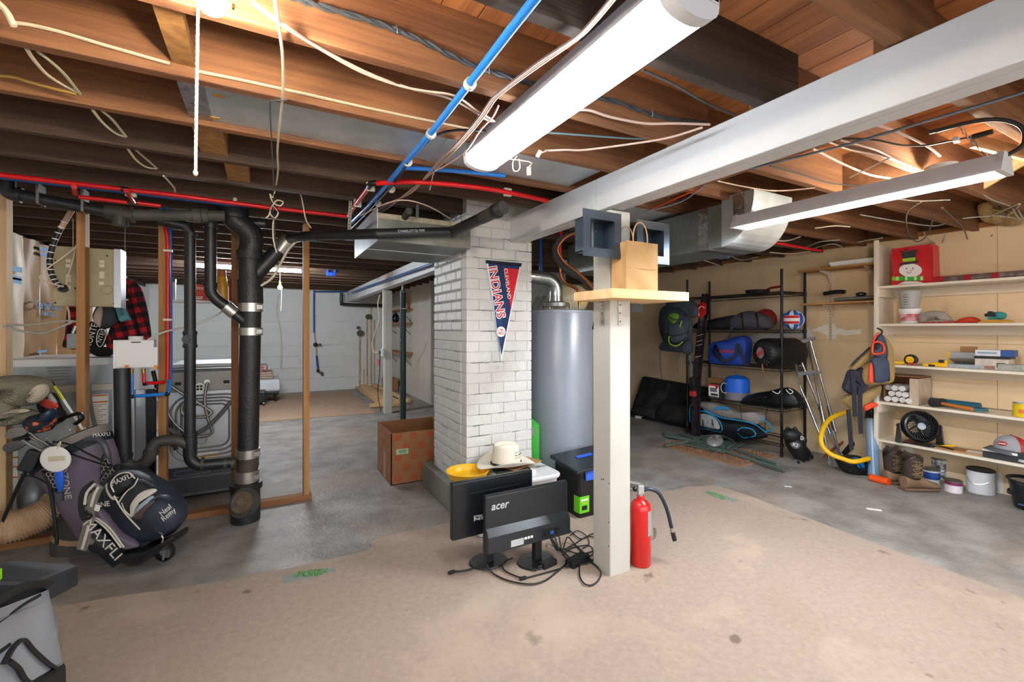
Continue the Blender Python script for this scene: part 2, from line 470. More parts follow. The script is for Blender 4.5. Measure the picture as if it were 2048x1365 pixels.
# partition with white panelling right of the far beam
XP=2.63
wp=thing('wall_partition',None,None,(XP,7,0));struct(wp,'white panelled partition beyond the brick chimney','wall')
y0p=px(863,700,XP).y
CRW=M('offwhite_panel','#d9d6cd',.6,col2='#cfcbc0',vs=5,contrast=.1)
yy=y0p
while yy<YB-.05:
    y1=min(yy+.42,YB);
    for z0,z1 in((.06,1.20),(1.25,2.3)):
        G().box((XP,yy+.003,z0),(XP+.04,y1-.003,z1)).build('wainscot_board',CRW,wp)
    yy=y1
G().box((XP-.02,y0p,1.195),(XP+.04,YB,1.255)).build('rail',CRW,wp)
G().box((XP-.02,y0p,0),(XP+.04,YB,.07)).build('sill',CRW,wp)
G().box((XP-.04,y0p-.1,0),(XP+.06,y0p,2.35)).build('jamb',CRW,wp)
G().box((XP+.04,y0p,-.05),(XP+.12,YB,2.42)).build('backing',CRW,wp)
# dark cross wall behind the water heater zone
XD=4.2
DARK=M('dark_furnace_wall','#4a443c',.85,col2='#332f2a',vs=6,contrast=.2)
wd=G();wd.box((XP+.13,7.2,0),(XW,7.3,2.42))
struct(wd.build('wall_inner',DARK),'dark cross wall behind the water heater','wall')

# ---------------------------------------------------------------- ceiling: planks and joists
ZJ,HJ,TJ=2.18,.235,.043
ce=thing('ceiling',None,None,(0,4,ZJ));struct(ce,'open basement ceiling of bare joists under plank subfloor','ceiling')
G().box((-5,-1.6,ZJ+HJ+.021),(5.6,10.9,ZJ+HJ+.06)).build('upper_floor',PLANK,ce)
x=-2.0
while x<5.35:
    G().box((x+.002,-1.6,ZJ+HJ),(x+.130,10.7,ZJ+HJ+.021)).build('subfloor_plank',PLANK,ce)
    x+=.132
YJ=lambda k:1.05+.406*k  # far lower edge of joist k
for k in range(-5,24):
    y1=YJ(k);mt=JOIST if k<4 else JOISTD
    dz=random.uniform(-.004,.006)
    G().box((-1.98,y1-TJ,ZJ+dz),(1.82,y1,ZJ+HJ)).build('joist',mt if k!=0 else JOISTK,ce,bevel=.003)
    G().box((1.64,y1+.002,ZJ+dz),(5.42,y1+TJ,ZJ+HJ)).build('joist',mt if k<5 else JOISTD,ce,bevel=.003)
# flat blocking between joists
for u0,u1,k,zb in((344,392,1,2.215),(402,456,3,2.2),(456,500,4,2.2)):
    a,b=py(u0,150,YJ(k+1)-TJ),py(u1,150,YJ(k+1)-TJ)
    G().box((a.x,YJ(k),zb),(b.x,YJ(k+1)-TJ,zb+.04 if k==1 else zb+.19)).build('blocking',wood('block_wood','#8d6237','#b2854f','Z'),ce)
for xx in(2.25,3.1):
    for k in(0,1,2):
        G().box((xx,YJ(k)+TJ,ZJ+.02),(xx+.04,YJ(k+1),ZJ+HJ)).build('blocking',JOIST,ce)
# rim strip over the right wall
G().box((XW-.02,-2,2.2),(XW+.1,10.7,2.24)).build('rim_plate',wood('rim_y','#8f5f35','#a8743f','Y'),ce)

# ---------------------------------------------------------------- white beams and posts
XB0,XB1=1.61,1.735
POSTP=M('post_paint','#c9c7be',.5,col2='#bcbbb3',vs=3,contrast=.1,bump=.1,bs=14)
BUND=M('beam_paint','#d2d5d7',.5,col2='#c6cacd',vs=3,contrast=.1,bump=.08,bs=16)
def beam(y0,y1,z0a,z0b,label,groove=True):
    t=thing('support_beam',label,'beam',((XB0+XB1)/2,y0,2.0))
    xm=XB0+.05
    for xa,xb,dz in((XB0,xm-.003,0),(xm+.003,XB1,.002)):
        g=G();z0a_,z0b_=z0a+dz,z0b+dz
        g.hexa([(xa,y0,z0a_),(xb,y0,z0a_),(xb,y1,z0b_),(xa,y1,z0b_),(xa,y0,2.178),(xb,y0,2.178),(xb,y1,2.178),(xa,y1,2.178)])
        g.build('beam_ply',BUND,t,bevel=.004)
    g=G();g.hexa([(xm-.003,y0,z0a+.012),(xm+.003,y0,z0a+.012),(xm+.003,y1,z0b+.012),(xm-.003,y1,z0b+.012),
                     (xm-.003,y0,2.17),(xm+.003,y0,2.17),(xm+.003,y1,2.17),(xm-.003,y1,2.17)])
    g.build('seam',M('beam_seam','#8b8574',.8),t)
    return t
beam(-2.6,1.975,2.0,2.0,'long white painted wooden beam overhead running in from the right')
beam(1.98,2.97,2.0,1.995,'short white painted beam between the near post and the chimney')
beam(3.70,YB,1.985,1.95,'far white painted beam from the chimney to the back wall')
def post(x0,y0,x1,y1,h,label,mat=None):
    t=thing('wooden_post',label,'post',((x0+x1)/2,(y0+y1)/2,0))
    G().box((x0,y0,0),(x1,y1,h)).build('shaft',mat or POSTP,t,bevel=.006)
    return t
p1=post(1.64,1.89,1.785,2.035,1.997,'square white wooden post beside the red extinguisher')
for(yy_,zz) in((1.945,.52),(1.96,.515),(1.9,.51),(1.9,.30),(1.9,.17)):
    G().cyl((1.638,yy_,zz),(1.65,yy_,zz),.004,n=8).build('nail_hole',M('nail_rust','#4a3a2e',.8),p1)
p2=post(1.67,7.24,1.79,7.36,1.96,'white wooden post at the edge of the far carpet')
# steel jack post
t=thing('jack_post','slim dark green steel jack post behind the chimney','post',(1.70,6.28,0))
SGREEN=M('jack_green','#34474a',.35,.3)
g=G();g.cyl((1.7,6.28,.01),(1.7,6.28,1.88),.041,n=20);g.build('tube',SGREEN,t,smooth=True)
g=G();g.cyl((1.7,6.28,1.88),(1.7,6.28,1.955),.018,n=12);g.build('screw',STEELD,t,smooth=True)
G().box((1.62,6.2,0),(1.78,6.36,.012)).build('base_plate',SGREEN,t)
G().cbox((1.775,6.255,1.74),(.035,.03,.27)).build('wood_block',wood('jb','#a9643a','#bf7f50','Z'),t)
for zz in(1.63,1.86):
    g=G();g.tube([(1.655,6.26,zz),(1.7,6.215,zz),(1.8,6.24,zz),(1.8,6.28,zz),(1.7,6.33,zz)],.006,6,3,closed=True);g.build('clamp',STEEL,t)
for zz in(1.19,1.08):G().cyl((1.67,6.25,zz),(1.66,6.235,zz),.009,n=8).build('bolt',STEEL,t)

# ---------------------------------------------------------------- brick chimney
X0,X1,Y0,Y1=1.255,1.80,2.972,3.66
ch=thing('brick_chimney','white painted brick chimney stack on a concrete footing','chimney',((X0+X1)/2,(Y0+Y1)/2,0))
BRK=M('painted_brick','#d3d3d1',.7,col2='#c4c5c4',vs=9,contrast=.1,bump=.55,bs=26)
add_spots(BRK,'#b9b9b6',14,.66,.74,.6,seed=.7)
BRKS=M('painted_brick_scraped','#e9ebec',.6,col2='#d8dadc',vs=12,contrast=.1,bump=.5,bs=30)
MORT=M('mortar_white','#cfcfcd',.85,col2='#bfbfbd',vs=20,contrast=.2,bump=.5,bs=40)
FOOT=M('footing_concrete','#8a8a82',.8,col2='#74746c',vs=5,contrast=.2,bump=.4,bs=25)
G().box((X0+.006,Y0+.004,.2),(X1-.012,Y1-.012,2.4)).build('mortar',MORT,ch)
G().box((X0+.004,Y0+.08,1.3),(X0+.05,Y1-.01,2.38)).build('bare_mortar',M('mortar_grey','#a9aaa9',.85,col2='#939493',vs=20,contrast=.2,bump=.5,bs=40),ch)
G().box((X0-.06,Y0+.09,0),(X1+.03,Y1+.13,.20)).build('footing',FOOT,ch,bevel=.012)
hb=.0755;z=.2;row=0
while z<2.36:
    # front/back rows
    nb=2.75;wbk=.2
    x=X0-(.10 if row%2 else 0)
    while x<X1-.001:
        a,b=max(x,X0),min(x+wbk,X1)
        if b-a>.02:
            j=random.uniform(0,.004)
            gp=.0022
            G().box((a+gp,Y0-j,z+gp),(b-gp,Y0+.09,z+hb-gp)).build('brick',BRK,ch,bevel=.004)
        x+=wbk
    y=Y0+.092-(.10 if row%2==0 else 0)
    while y<Y1-.001:
        a,b=max(y,Y0+.092),min(y+wbk,Y1)
        if b-a>.02:
            j=random.uniform(0,.005)
            gp=.0028 if z<1.3 else .008
            G().box((X0-j,a+gp,z+gp),(X0+.09,b-gp,z+hb-gp)).build('brick',BRKS if z>1.3 else BRK,ch,bevel=.006)
        y+=wbk
    z+=hb;row+=1
CRK=M('crack_dark','#6d6b66',.9)
random.seed(21)
for k in range(70):
    z_=.24+hb*random.randrange(0,25);n_=random.randint(3,6)
    if k%3:
        x_=random.uniform(X0+.02,X1-.12);pts=[(x_+.022*i,Y0-.0042,z_-.04+random.uniform(-.005,.005)) for i in range(n_)]
    else:
        x_=random.uniform(Y0+.1,Y1-.14);pts=[(X0-.0052,x_+.022*i,z_-.04+random.uniform(-.005,.005)) for i in range(n_)]
    G().tube(pts,.0016,4,1,radii=[.0006,.0024,.001,.0022,.0006]).build('paint_crack',CRK,ch)
G().box((X0+.09,Y1-.1,.2),(X1,Y1,2.38)).build('rear_bricks',BRK,ch)
G().box((X1-.1,Y0+.09,.2),(X1,Y1,2.38)).build('side_bricks',BRK,ch)
# ---------------------------------------------------------------- lamps
GLOW=M('led_diffuser',(.90,.95,1.0),.5,emit=LED)
TUBEM=M('tube_glow',(.88,.94,1.0),.5,emit=SHOP)
BATM=M('batten_glow',(.88,.94,1.0),.5,emit=BATTEN)
BAREM=M('bare_bulb_glow',(1.0,.88,.72),.5,emit=BARE)
BULBM=M('bulb_glow',(1.0,.85,.66),.5,emit=BULB)
LWHITE=M('fixture_white','#d9dde2',.45)
# wide LED wrap light
lx0,lx1,ly0,ly1=.80,.965,.72,1.92
t=thing('wrap_light','wide glowing white LED wrap light on the ceiling joists','light',((lx0+lx1)/2,(ly0+ly1)/2,2.09))
prof=[]
for k in range(13):
    a=math.pi*k/12;prof.append((-math.cos(a)*.0825,2.135-.052*math.sin(a)**.7))
xc=(lx0+lx1)/2
def extr(pr,ya,yb,g):
    n=len(pr);vs=[(xc+p[0],ya,p[1]) for p in pr]+[(xc+p[0],yb,p[1]) for p in pr]
    g.add(vs,[(i,i+1,n+i+1,n+i) for i in range(n-1)]+[tuple(range(n)),tuple(range(2*n-1,n-1,-1)),(0,n,2*n-1,n-1)])
g=G();extr(prof,ly0+.035,ly1-.03,g);g.build('diffuser',GLOW,t,smooth=True)
for ya,yb in((ly0,ly0+.034),(ly1-.03,ly1)):
    g=G();extr([(p[0]*1.03,p[1]-.002) for p in prof],ya,yb,g);g.box((lx0-.002,ya,2.135),(lx1+.002,yb,2.178));g.build('end_cap',LWHITE,t,smooth=True)
G().box((lx0,ly0,2.14),(lx1,ly1,2.178)).build('housing',M('housing_grey','#8f969f',.5),t)
# hanging shop light
X2,Y2a,Y2b,Z2=2.505,.61,1.745,1.95
t=thing('shop_light','long grey shop light hung on chains at right with glowing tube','light',(X2,(Y2a+Y2b)/2,Z2))
SHL=M('shop_light_grey','#d9dce2',.5)
pr=[(-.065,1.95),(-.068,1.954),(-.035,2.025),(.035,2.025),(.068,1.954),(.065,1.95),(.033,2.021),(-.033,2.021)]
g=G();n=len(pr);g.add([(X2+p[0],Y2a,p[1]) for p in pr]+[(X2+p[0],Y2b,p[1]) for p in pr],
      [(i,(i+1)%n,n+(i+1)%n,n+i) for i in range(n)]+[(0,1,2,7),(7,2,3,6),(6,3,4,5),(8,15,10,9),(15,14,11,10),(14,13,12,11)])
g.build('reflector',SHL,t)
for dx in(-.02,.02):
    g=G();g.cyl((X2+dx,Y2a+.03,1.983),(X2+dx,Y2b-.03,1.983),.013,n=12);g.build('tube',TUBEM,t,smooth=True)
for ya in(Y2a,Y2b-.02):
    g=G();g.prism([(-.066,1.95),(.066,1.95),(.037,2.03),(-.037,2.03)],.02,Matrix.Translation((X2,ya+.02,0))@Matrix.Rotation(R(90),4,'X'));g.build('end_plate',M('end_grey','#c9c9c6',.5),t)
for ya in(Y2a+.06,Y2b-.1):
    for k in range(10):
        g=G();c=Vector((X2,ya+.008*k,2.033+.015*k))
        a,b=((.004,0,0),(0,.003,.009)) if k%2 else((0,.004,0),(.001,.002,.009))
        a,b=Vector(a),Vector(b)
        g.tube([c+a+b,c-a+b,c-a-b,c+a-b],.0012,5,3,closed=True);g.build('chain_link',STEEL,t)
g=G();g.tube([(X2+.01,Y2a+.005,2.02),(X2+.01,Y2a-.04,2.05),(X2,Y2a-.03,2.12),(X2-.04,Y2a+.05,2.165),(X2-.1,Y2a+.2,2.16)],.008,8);g.build('power_cord',CABLEB,t,smooth=True)
# round lampholders with bulbs
BULB2M=M('bulb_glow_right',(1.0,.85,.66),.5,emit=BULB2)
def lampholder(x,y,z,label,chain=True,r=.055):
    t=thing('bulb_lampholder',label,'light',(x,y,z-.1))
    T=Matrix.Translation((x,y,0))
    g=G();g.lathe([(.0,z),(r,z),(r,z-.022),(r*.8,z-.03),(r*.5,z-.045),(.02,z-.05)],20,T);g.build('porcelain_base',WPLAS,t,smooth=True)
    g=G();g.lathe([(.0,z-.125),(.018,z-.121),(.029,z-.108),(.031,z-.094),(.026,z-.078),(.016,z-.06),(.014,z-.046)],10,T);g.build('bulb',BULBM if chain else BULB2M,t,smooth=True)
    if chain:
        for k in range(7):G().ball((x+.04,y-.015,z-.03-.0095*k),.0042,8).build('pull_chain_bead',BRASS,t)
        G().ball((x+.04,y-.015,z-.104),.007,8).build('pull_chain_end',BRASS,t)
    return t
p=pz(423,8,2.075);lampholder(p.x,p.y,2.178,'white lampholder with glowing bulb and bead chain at top left')
p=pz(1893,372,2.07);lampholder(p.x,p.y+.02,2.178,'white ceiling lampholder with glowing bulb behind the shop light',False,.065)
# far tube light and bare bulb
yt=.78*S_/(128/2285)
a,b=py(388,531,yt),py(602,545,yt)
t=thing('batten_light','far fluorescent batten glowing behind the stud wall','light',((a.x+b.x)/2,yt,a.z))
g=G();g.cyl((a.x,yt,a.z),(b.x,yt,a.z),.022,n=12);g.build('tube',BATM,t,smooth=True)
G().box((a.x-.03,yt-.03,a.z+.022),(b.x+.03,yt+.03,a.z+.06)).build('housing',LWHITE,t)
for xx in(a.x-.02,b.x):G().box((xx,yt-.03,a.z-.025),(xx+.02,yt+.03,a.z+.03)).build('end_socket',LWHITE,t)
p=py(560,575,7.12)
t=thing('bare_bulb','bare bulb glowing on a hanging socket before the white far wall','light',(p.x,7.12,p.z))
g=G();g.ball(p,.03,8);g.build('bulb',BAREM,t,smooth=True)
g=G();g.cyl(p+Vector((0,0,.025)),p+Vector((0,0,.09)),.02,.014,12);g.build('socket',BRASS,t,smooth=True)
g=G();g.cyl(p+Vector((0,0,.09)),Vector((p.x,p.y,2.24)),.004,n=6);g.build('flex',CABLE,t)
g=G();g.tube([p+Vector((.015,0,.07)),p+Vector((.02,-.005,-.1)),p+Vector((.012,0,-.33))],.0025,5,4);g.build('pull_string',CABLE,t)
# ---------------------------------------------------------------- shared shape helpers
VIEW=Vector((S_,C_,0));RIGHT=Vector((C_,-S_,0));UP=Vector((0,0,1))
def puff(pts,fn,nrm,front,back=0.,rings=4,sub=4,g=None,power=.6,wob=0.):
    """pillow: closed outline of photo points carried onto a surface fn, swollen along nrm by front and back"""
    g=g or G();nrm=Vector(nrm).normalized()
    P=catmull([fn(*p) for p in pts],sub,True);c=sum(P,Vector())/len(P);n=len(P)
    prof=[]
    for k in range(rings+1):a=math.pi/2*k/rings;prof.append((math.cos(a),front*math.sin(a)**power))
    if back:
        pre=[]
        for k in range(rings,0,-1):a=math.pi/2*k/rings;pre.append((math.cos(a),-back*math.sin(a)**power))
        prof=pre+prof
    vs=[];fs=[]
    for s,o in prof:
        s=max(s,.02)
        for i,p in enumerate(P):
            q=c+(p-c)*s+nrm*o
            if wob:q=q+nrm*(wob*math.sin(i*2.1+s*9)*(1-s))
            vs.append(q)
    k=len(prof)
    for j in range(k-1):fs+=[(j*n+i,j*n+(i+1)%n,(j+1)*n+(i+1)%n,(j+1)*n+i) for i in range(n)]
    fs+=[tuple(range(n-1,-1,-1)),tuple((k-1)*n+i for i in range(n))]
    return g.add(vs,fs)
def ribbon(g,pts,r,sub=5,n=6,closed=False,flat=1.):return g.tube(pts,r,n,sub,closed=closed,flat=flat)
def pipe(name,pts,r,mat,label,cat='pipe',sub=5,n=10,group=None,flat=1.):
    g=G();g.tube(pts,r,n,sub,flat=flat);return single(g,name,mat,label,cat,group,smooth=True)
def ring(p0,p1,r,mat,parent,name='coupling',n=18):
    g=G();g.cyl(p0,p1,r,n=n);return g.build(name,mat,parent,smooth=True)
def Z(pts,z):return[pz(u,v,z) for u,v in pts]
def YP(pts,Y):return[py(u,v,Y) for u,v in pts]
def XP_(pts,X):return[px(u,v,X) for u,v in pts]

# ---------------------------------------------------------------- ducts
a=py(372,190,2.1).x
t=thing('joist_bay_duct','flat galvanised duct filling a joist bay left of the lamp','duct',((a+1.6)/2,2.0,2.21))
G().box((a,YJ(2)+.012,2.205),(XB0-.01,YJ(3)-TJ-.004,2.38)).build('duct_body',GALV,t)
G().box((a-.004,YJ(2)+.004,2.202),(a+.075,YJ(3)-TJ-.001,2.383)).build('foil_tape',FOIL,t)
G().box((.72,YJ(2)+.008,2.2015),(.80,YJ(3)-TJ-.002,2.382)).build('drive_seam',GALV,t)
for(u,v) in((437,192),(430,236)):
    p=pz(u,v,2.203);G().cbox(p,(.035,.016,.003)).build('yellowed_glue',M('glue','#c08f3a',.6),t)

dx0,dx1,dy0,dy1,dz0,dz1=.62,1.245,2.87,3.66,1.90,2.06
t=thing('trunk_duct','big galvanised trunk duct stub hanging left of the chimney','duct',(.93,3.27,dz0))
g=G();g.box((dx0,dy0,dz0),(dx1,dy0+.01,dz1));g.build('front_sheet',M('dull_duct','#6a6a60',.5,.5,col2='#85847a',vs=9),t)
G().box((dx0,dy0+.012,dz0),(dx1,dy1,dz1)).build('duct_body',GALVD,t)
G().box((dx0-.006,dy0-.006,dz0-.004),(dx0-.001,dy1+.004,dz1+.05)).build('end_sheet',GALV,t)
G().box((dx0,dy0-.004,dz1-.02),(dx1,dy0+.03,dz1+.012)).build('sealed_flange',M('old_sealant','#b8ad95',.7,col2='#8f8672',vs=16),t)
G().box((dx0,dy0+.33,dz0-.003),(dx1,dy0+.36,dz0)).build('seam',GALV,t)
g=G();g.cyl(pz(806,440,2.06),pz(818,422,2.075),.022,n=14);g.build('pipe_stub',ABSG,t,smooth=True)
for yy in(2.98,3.55):G().box((.9,yy,dz1),(.915,yy+.02,2.19)).build('hanger_strap',STEELD,t)

t=thing('elbow_duct','galvanised duct with rounded elbow right of the near post','duct',(2.8,2.3,1.88))
ex0,ex1,ez0,ez1=2.6,3.0,1.88,2.16
G().box((ex0,1.92,ez0),(ex1,3.6,ez1)).build('duct_body',GALVD,t)
prf=[(1.92,ez0)]+[(1.92-.22*math.sin(R(q)),ez0+.30-.30*math.cos(R(q))) for q in range(10,91,10)]+[(1.70,2.2),(1.92,2.2)]
g=G();g.prism([(y,z) for y,z in prf],ex1-ex0,Matrix(((0,0,1,ex0),(1,0,0,0),(0,1,0,0),(0,0,0,1))));g.build('elbow',GALV,t)
for y in(2.02,1.76):G().box((ex0-.004,y,ez0-.004 if y>1.9 else 2.06),(ex1+.004,y+.075,ez1+.003 if y>1.9 else 2.19)).build('foil_tape',FOIL,t)
G().box((1.78,YJ(3)+TJ,2.19),(2.7,YJ(4),2.2)).build('panning_sheet',GALV,t)
G().box((2.7,2.6,2.15),(2.72,2.62,2.2)).build('hanger_strap',STEELD,t)

# furnace bulk behind the heater
t=thing('furnace_cabinet','dark furnace cabinet half hidden behind the water heater','furnace',(3.0,5.4,0))
FUR=M('furnace_dark','#2d302e',.6,col2='#3b3e3b',vs=4)
G().box((2.75,5.05,.0),(3.55,5.9,1.35)).build('lower_cabinet',FUR,t,bevel=.01)
G().box((2.72,5.02,1.36),(3.58,5.93,2.1)).build('plenum',GALVD,t)
a,b=py(1139,570,5.02),py(1178,582,5.02)
G().box((2.72,5.0,1.60),(3.58,5.02,1.66)).build('cleat',wood('fur_cleat','#8d7a5c','#a8946f','X'),t)
G().box((2.98,5.0,1.36),(3.2,5.02,1.56)).build('register_frame',M('reg_frame','#9b8c72',.7),t)
G().box((3.0,4.995,1.38),(3.09,5.0,1.54)).build('register_opening',BLACKM,t)
G().box((3.1,4.995,1.38),(3.18,5.0,1.54)).build('register_opening',BLACKM,t)

# ---------------------------------------------------------------- soil stack
YS=3.70
t=thing('soil_stack','thick black cast iron soil stack with cleanout at its foot','pipe',(py(490,1030,YS).x,YS,0))
q=lambda u,v:py(u,v,YS);stk=t
def seg(p0,p1,r,name='pipe',mat=IRON,n=22,r1=None):
    g=G();g.cyl(p0,p1,r,r1,n);return g.build(name,mat,t,smooth=True)
b0=q(491,1036);b0.z=0
seg(b0,q(491,978),.092,'base_hub')
seg(q(492,977),q(492,965),.102,'hub_flange')
seg(q(493,966),q(497,905),.068,'iron_pipe',M('rusty_iron','#3a322c',.6,col2='#4d4238',vs=12))
seg(q(496,905),q(502,600),.066,'iron_pipe')
BAND=M('steel_band','#bdbbb2',.3,.85)
for v0,v1,uu in((963,941,494),(915,898,496),(671,656,501),(624,606,501.5)):
    bnd=seg(q(uu,v0),q(uu,v1),.076,'band_clamp',BAND)
    pp=(q(uu,v0)+q(uu,v1))/2+Vector((.055,-.055,0))
    G().cbox(pp,(.035,.022,.03)).build('worm_screw',STEELD,bnd)
seg(q(501,607),q(500,560),.08,'hub')
seg(q(500,562),q(499,500),.070,'wye_body')
seg(q(499,520),q(499,503),.084,'hub')
# offset at the top
g=G();g.tube([q(499,510),q(503,488),q(500,468),q(485,452),q(470,440),q(466,425)],.075,20,6);g.build('offset_bend',IRON,t,smooth=True)
seg(q(466,438),q(467,408),.096,'hub');seg(q(467,410),q(467,378),.078,'riser');seg(q(467,383),q(467,376),.084,'collar')
# cleanout with plug
co=pd(485,1006,3.03);n_=(-VIEW*.85+UP*.42-RIGHT*.12).normalized()
g=G();g.cyl(b0.lerp(q(491,978),.6),co-n_*.03,.088,.085,22);g.build('cleanout_body',IRON,t,smooth=True)
cl=G().cyl(co-n_*.03,co,.098,n=26).build('cleanout_rim',M('dusty_iron','#4b4741',.7,col2='#37342f',vs=14),t,smooth=True)
G().cyl(co,co+n_*.012,.07,n=26).build('cleanout_plug',M('rusty_plug','#6e5f4c',.7,col2='#584834',vs=12),cl,smooth=True)
G().cyl(co,co+n_*.035,.024,n=4).build('square_nut',M('old_brass','#8a8266',.5,.5),cl)
# branch to the right with steel coupling
g=G();g.tube([q(500,562),q(520,540),q(560,498)],.052,16,1);g.build('wye_branch',ABS,t,smooth=True)
e1=q(560,498);e2=pz(590,473,1.985);em=py(757,468,2.80);e3=py(905,464,2.80);e4=pz(965,436,2.0);e5=pz(1008,415,2.02)
t=thing('drain_branch','black plastic drain branch running from the stack past the trunk duct','pipe',e2)
seg(q(556,503),q(578,478),.056,'steel_coupling',BAND)
g=G();g.tube([e1,q(575,480),e2+Vector((.04,0,0)),e2.lerp(em,.3)],.034,14,5);g.build('bend',ABS,t,smooth=True)
seg(e2.lerp(em,.2),em,.032,'drain_pipe',ABS);seg(em,e3,.032,'drain_pipe',ABS);G().ball(em,.034,12).build('joint',ABS,t,smooth=True)
seg(e3,e4,.034,'drain_pipe',ABS);seg(e4,e5,.036,'drain_pipe',ABSG)
G().ball(e3,.04,14).build('elbow',ABS,t,smooth=True)
seg(e4.lerp(e5,.6),e4.lerp(e5,.75),.043,'coupling',ABS)
mid=em.lerp(e3,.45);dv=(e3-em).normalized()
text('CHARLOTTE PIPE',.022,M('pipe_print','#b9bec2',.6),frame(mid+Vector((-.02,-.0325,.004)),dv,UP),t,'printed_lettering')
# side coupling
t=stk
seg(q(503,447),q(530,448),.034,'side_outlet',ABS);seg(q(517,447),q(521,447),.04,'coupling',ABS)

# horizontal waste line from the left into the stack
t=thing('waste_line','long dusty black waste pipe under the joists at left','pipe',(-.75,3.6,2.0))
q=lambda u,v:py(u,v,3.6)
def seg(p0,p1,r,name='pipe',mat=ABS,n=16,r1=None):
    g=G();g.cyl(p0,p1,r,r1,n);return g.build(name,mat,t,smooth=True)
g=G();g.tube([q(14,355),q(14,378),q(24,388),q(42,391)],.037,14,5);g.build('elbow',ABS,t,smooth=True)
seg(q(36,390),q(44,391.5),.043,'coupling');seg(q(40,391),q(216,424),.034,'pipe')
seg(q(212,423),q(262,430),.045,'tee_body',ABSG);seg(q(240,430),q(240,452),.042,'tee_drop',ABSG)
seg(q(260,430),q(267,430),.05,'coupling',ABSG)
GREYI=M('grey_iron','#55544c',.6,col2='#3f3f3a',vs=14)
seg(q(265,430),q(450,432),.036,'iron_pipe',GREYI);seg(q(386,432),q(402,432),.048,'coupling',GREYI)
seg(q(404,432),q(416,432),.048,'coupling',GREYI)
for u,v in((82,398),(170,414)):
    p=q(u,v);G().box((p.x-.006,3.55,p.z-.036),(p.x+.006,3.65,2.18)).build('hanger_strap',STEELD,t)

# laundry drain: vertical pipe, cleanout, trap and standpipe
t=thing('laundry_drain','black plastic laundry drain with trap joining the soil stack','pipe',(py(380,900,3.68).x,3.68,0))
q=lambda u,v:py(u,v,3.68)
g=G();g.tube([q(316,441),q(348,447),q(370,453),q(379,468),q(380,485)],.034,14,5);g.build('top_elbow',ABS,t,smooth=True)
seg(q(380,470),q(380,900),.033,'riser_pipe')
for v in(466,664,690,866,885):seg(q(380,v),q(380,v+5),.042,'hub_ring')
seg(q(380,662),q(380,696),.038,'cleanout_tee')
c=q(378,679)+Vector((-.005,-.045,0));plug=G().cyl(c+Vector((0,.03,0)),c,.03,n=20).build('cleanout_plug',ABS,t,smooth=True)
G().cbox(c+Vector((0,-.008,0)),(.026,.016,.026),ry=R(45)).build('plug_square',ABS,plug)
seg(q(380,872),q(380,912),.04,'sanitary_tee')
g=G();g.tube([q(380,905),q(382,920),q(396,930),q(415,930),q(470,925)],.037,16,5);g.build('lower_bend',ABS,t,smooth=True)
for u in(402,448,462):seg(q(u,928),q(u+6,927.5),.044,'hub_ring',ABSG)
g=G();g.tube([q(378,893),q(365,884),q(345,881),q(318,884),q(306,894),q(301,908),q(292,924),q(272,934),q(255,928),q(247,910)],.036,14,6);g.build('trap_bend',ABSG,t,smooth=True)
for u,v,u2,v2 in((352,881,344,881),(303,902,301,909)):seg(q(u,v),q(u2,v2),.043,'hub_ring',ABSG)
seg(q(247,930),q(244,737),.043,'standpipe');seg(q(247,915),q(247,908),.05,'hub_ring')
# second vertical waste pipe with 45 degree entry to the stack
t=thing('waste_drop','short black waste pipe dropping at an angle into the stack','pipe',(py(421,640,3.68).x,3.68,1.4))
seg(q(421,444),q(421,572),.036);seg(q(421,446),q(421,456),.045,'hub_ring');seg(q(421,566),q(421,574),.043,'hub_ring')
g=G();g.tube([q(421,570),q(423,586),q(434,600),q(450,612)],.037,14,5);g.build('bend',ABS,t,smooth=True)
seg(q(446,609),q(495,648),.033);seg(q(452,613),q(470,628),.043,'band_clamp',BAND)

# ---------------------------------------------------------------- supply tubing
CLIP=M('clip_white','#d8d4c6',.5)
t=thing('red_supply_tube','long red plastic water tube crossing under the joists at left','pipe',(-.4,3.35,2.14))
for pts in(((-6,349),(120,364),(242,378)),((258,380),(360,392),(450,404),(560,418),(694,433))):
    g=G();g.tube(Z(pts,2.15),.0135,10,4);g.build('tube',REDP,t,smooth=True)
g=G();g.tube(Z(((242,378),(258,380)),2.15),.016,10,1);g.build('tee_fitting',BLACK,t,smooth=True)
g=G();g.tube(Z(((252,381),(260,392),(268,404)),2.13),.0125,10,3);g.build('tube',REDP,t,smooth=True)
p=pz(262,390,2.135);G().cbox(p,(.05,.03,.02)).build('clip',CLIP,t)
for pts in(((148,374),(150,388)),((158,394),(205,399),(254,405)),((275,406),(322,412))):
    g=G();g.tube(Z(pts,2.115),.0125,10,1);g.build('tube',REDP,t,smooth=True)
g=G();g.cyl(pz(470,406,2.155),pz(470,406,2.155)+Vector((0,.01,.03)),.012);g.build('clip',CLIP,t)
t=thing('red_branch_tube','red plastic water tube curving right toward the lamp','pipe',(.6,2.6,2.14))
g=G();g.tube(Z(((697,431),(712,408),(738,374)),2.145),.0135,10,1);g.build('tube',REDP,t,smooth=True)
g=G();g.tube(Z(((752,367),(800,364),(850,365),(930,372),(1010,384),(1095,402)),2.145),.0135,10,4);g.build('tube',REDP,t,smooth=True)
g=G();g.tube(Z(((736,377),(742,368),(754,367)),2.145),.017,10,3);g.build('elbow_fitting',BLACK,t,smooth=True)
for u,v in((741,374),(715,407),(1015,385)):G().cbox(pz(u,v,2.15),(.045,.02,.045)).build('clip',CLIP,t)
t=thing('blue_supply_tube','bright blue plastic water tube running from top centre to the duct','pipe',(.6,2.2,2.14))
g=G();g.tube(Z(((1078,-12),(1020,62),(940,166),(865,262),(800,338),(740,408),(702,446)),2.15),.0135,10,3);g.build('tube',BLUEP,t,smooth=True)
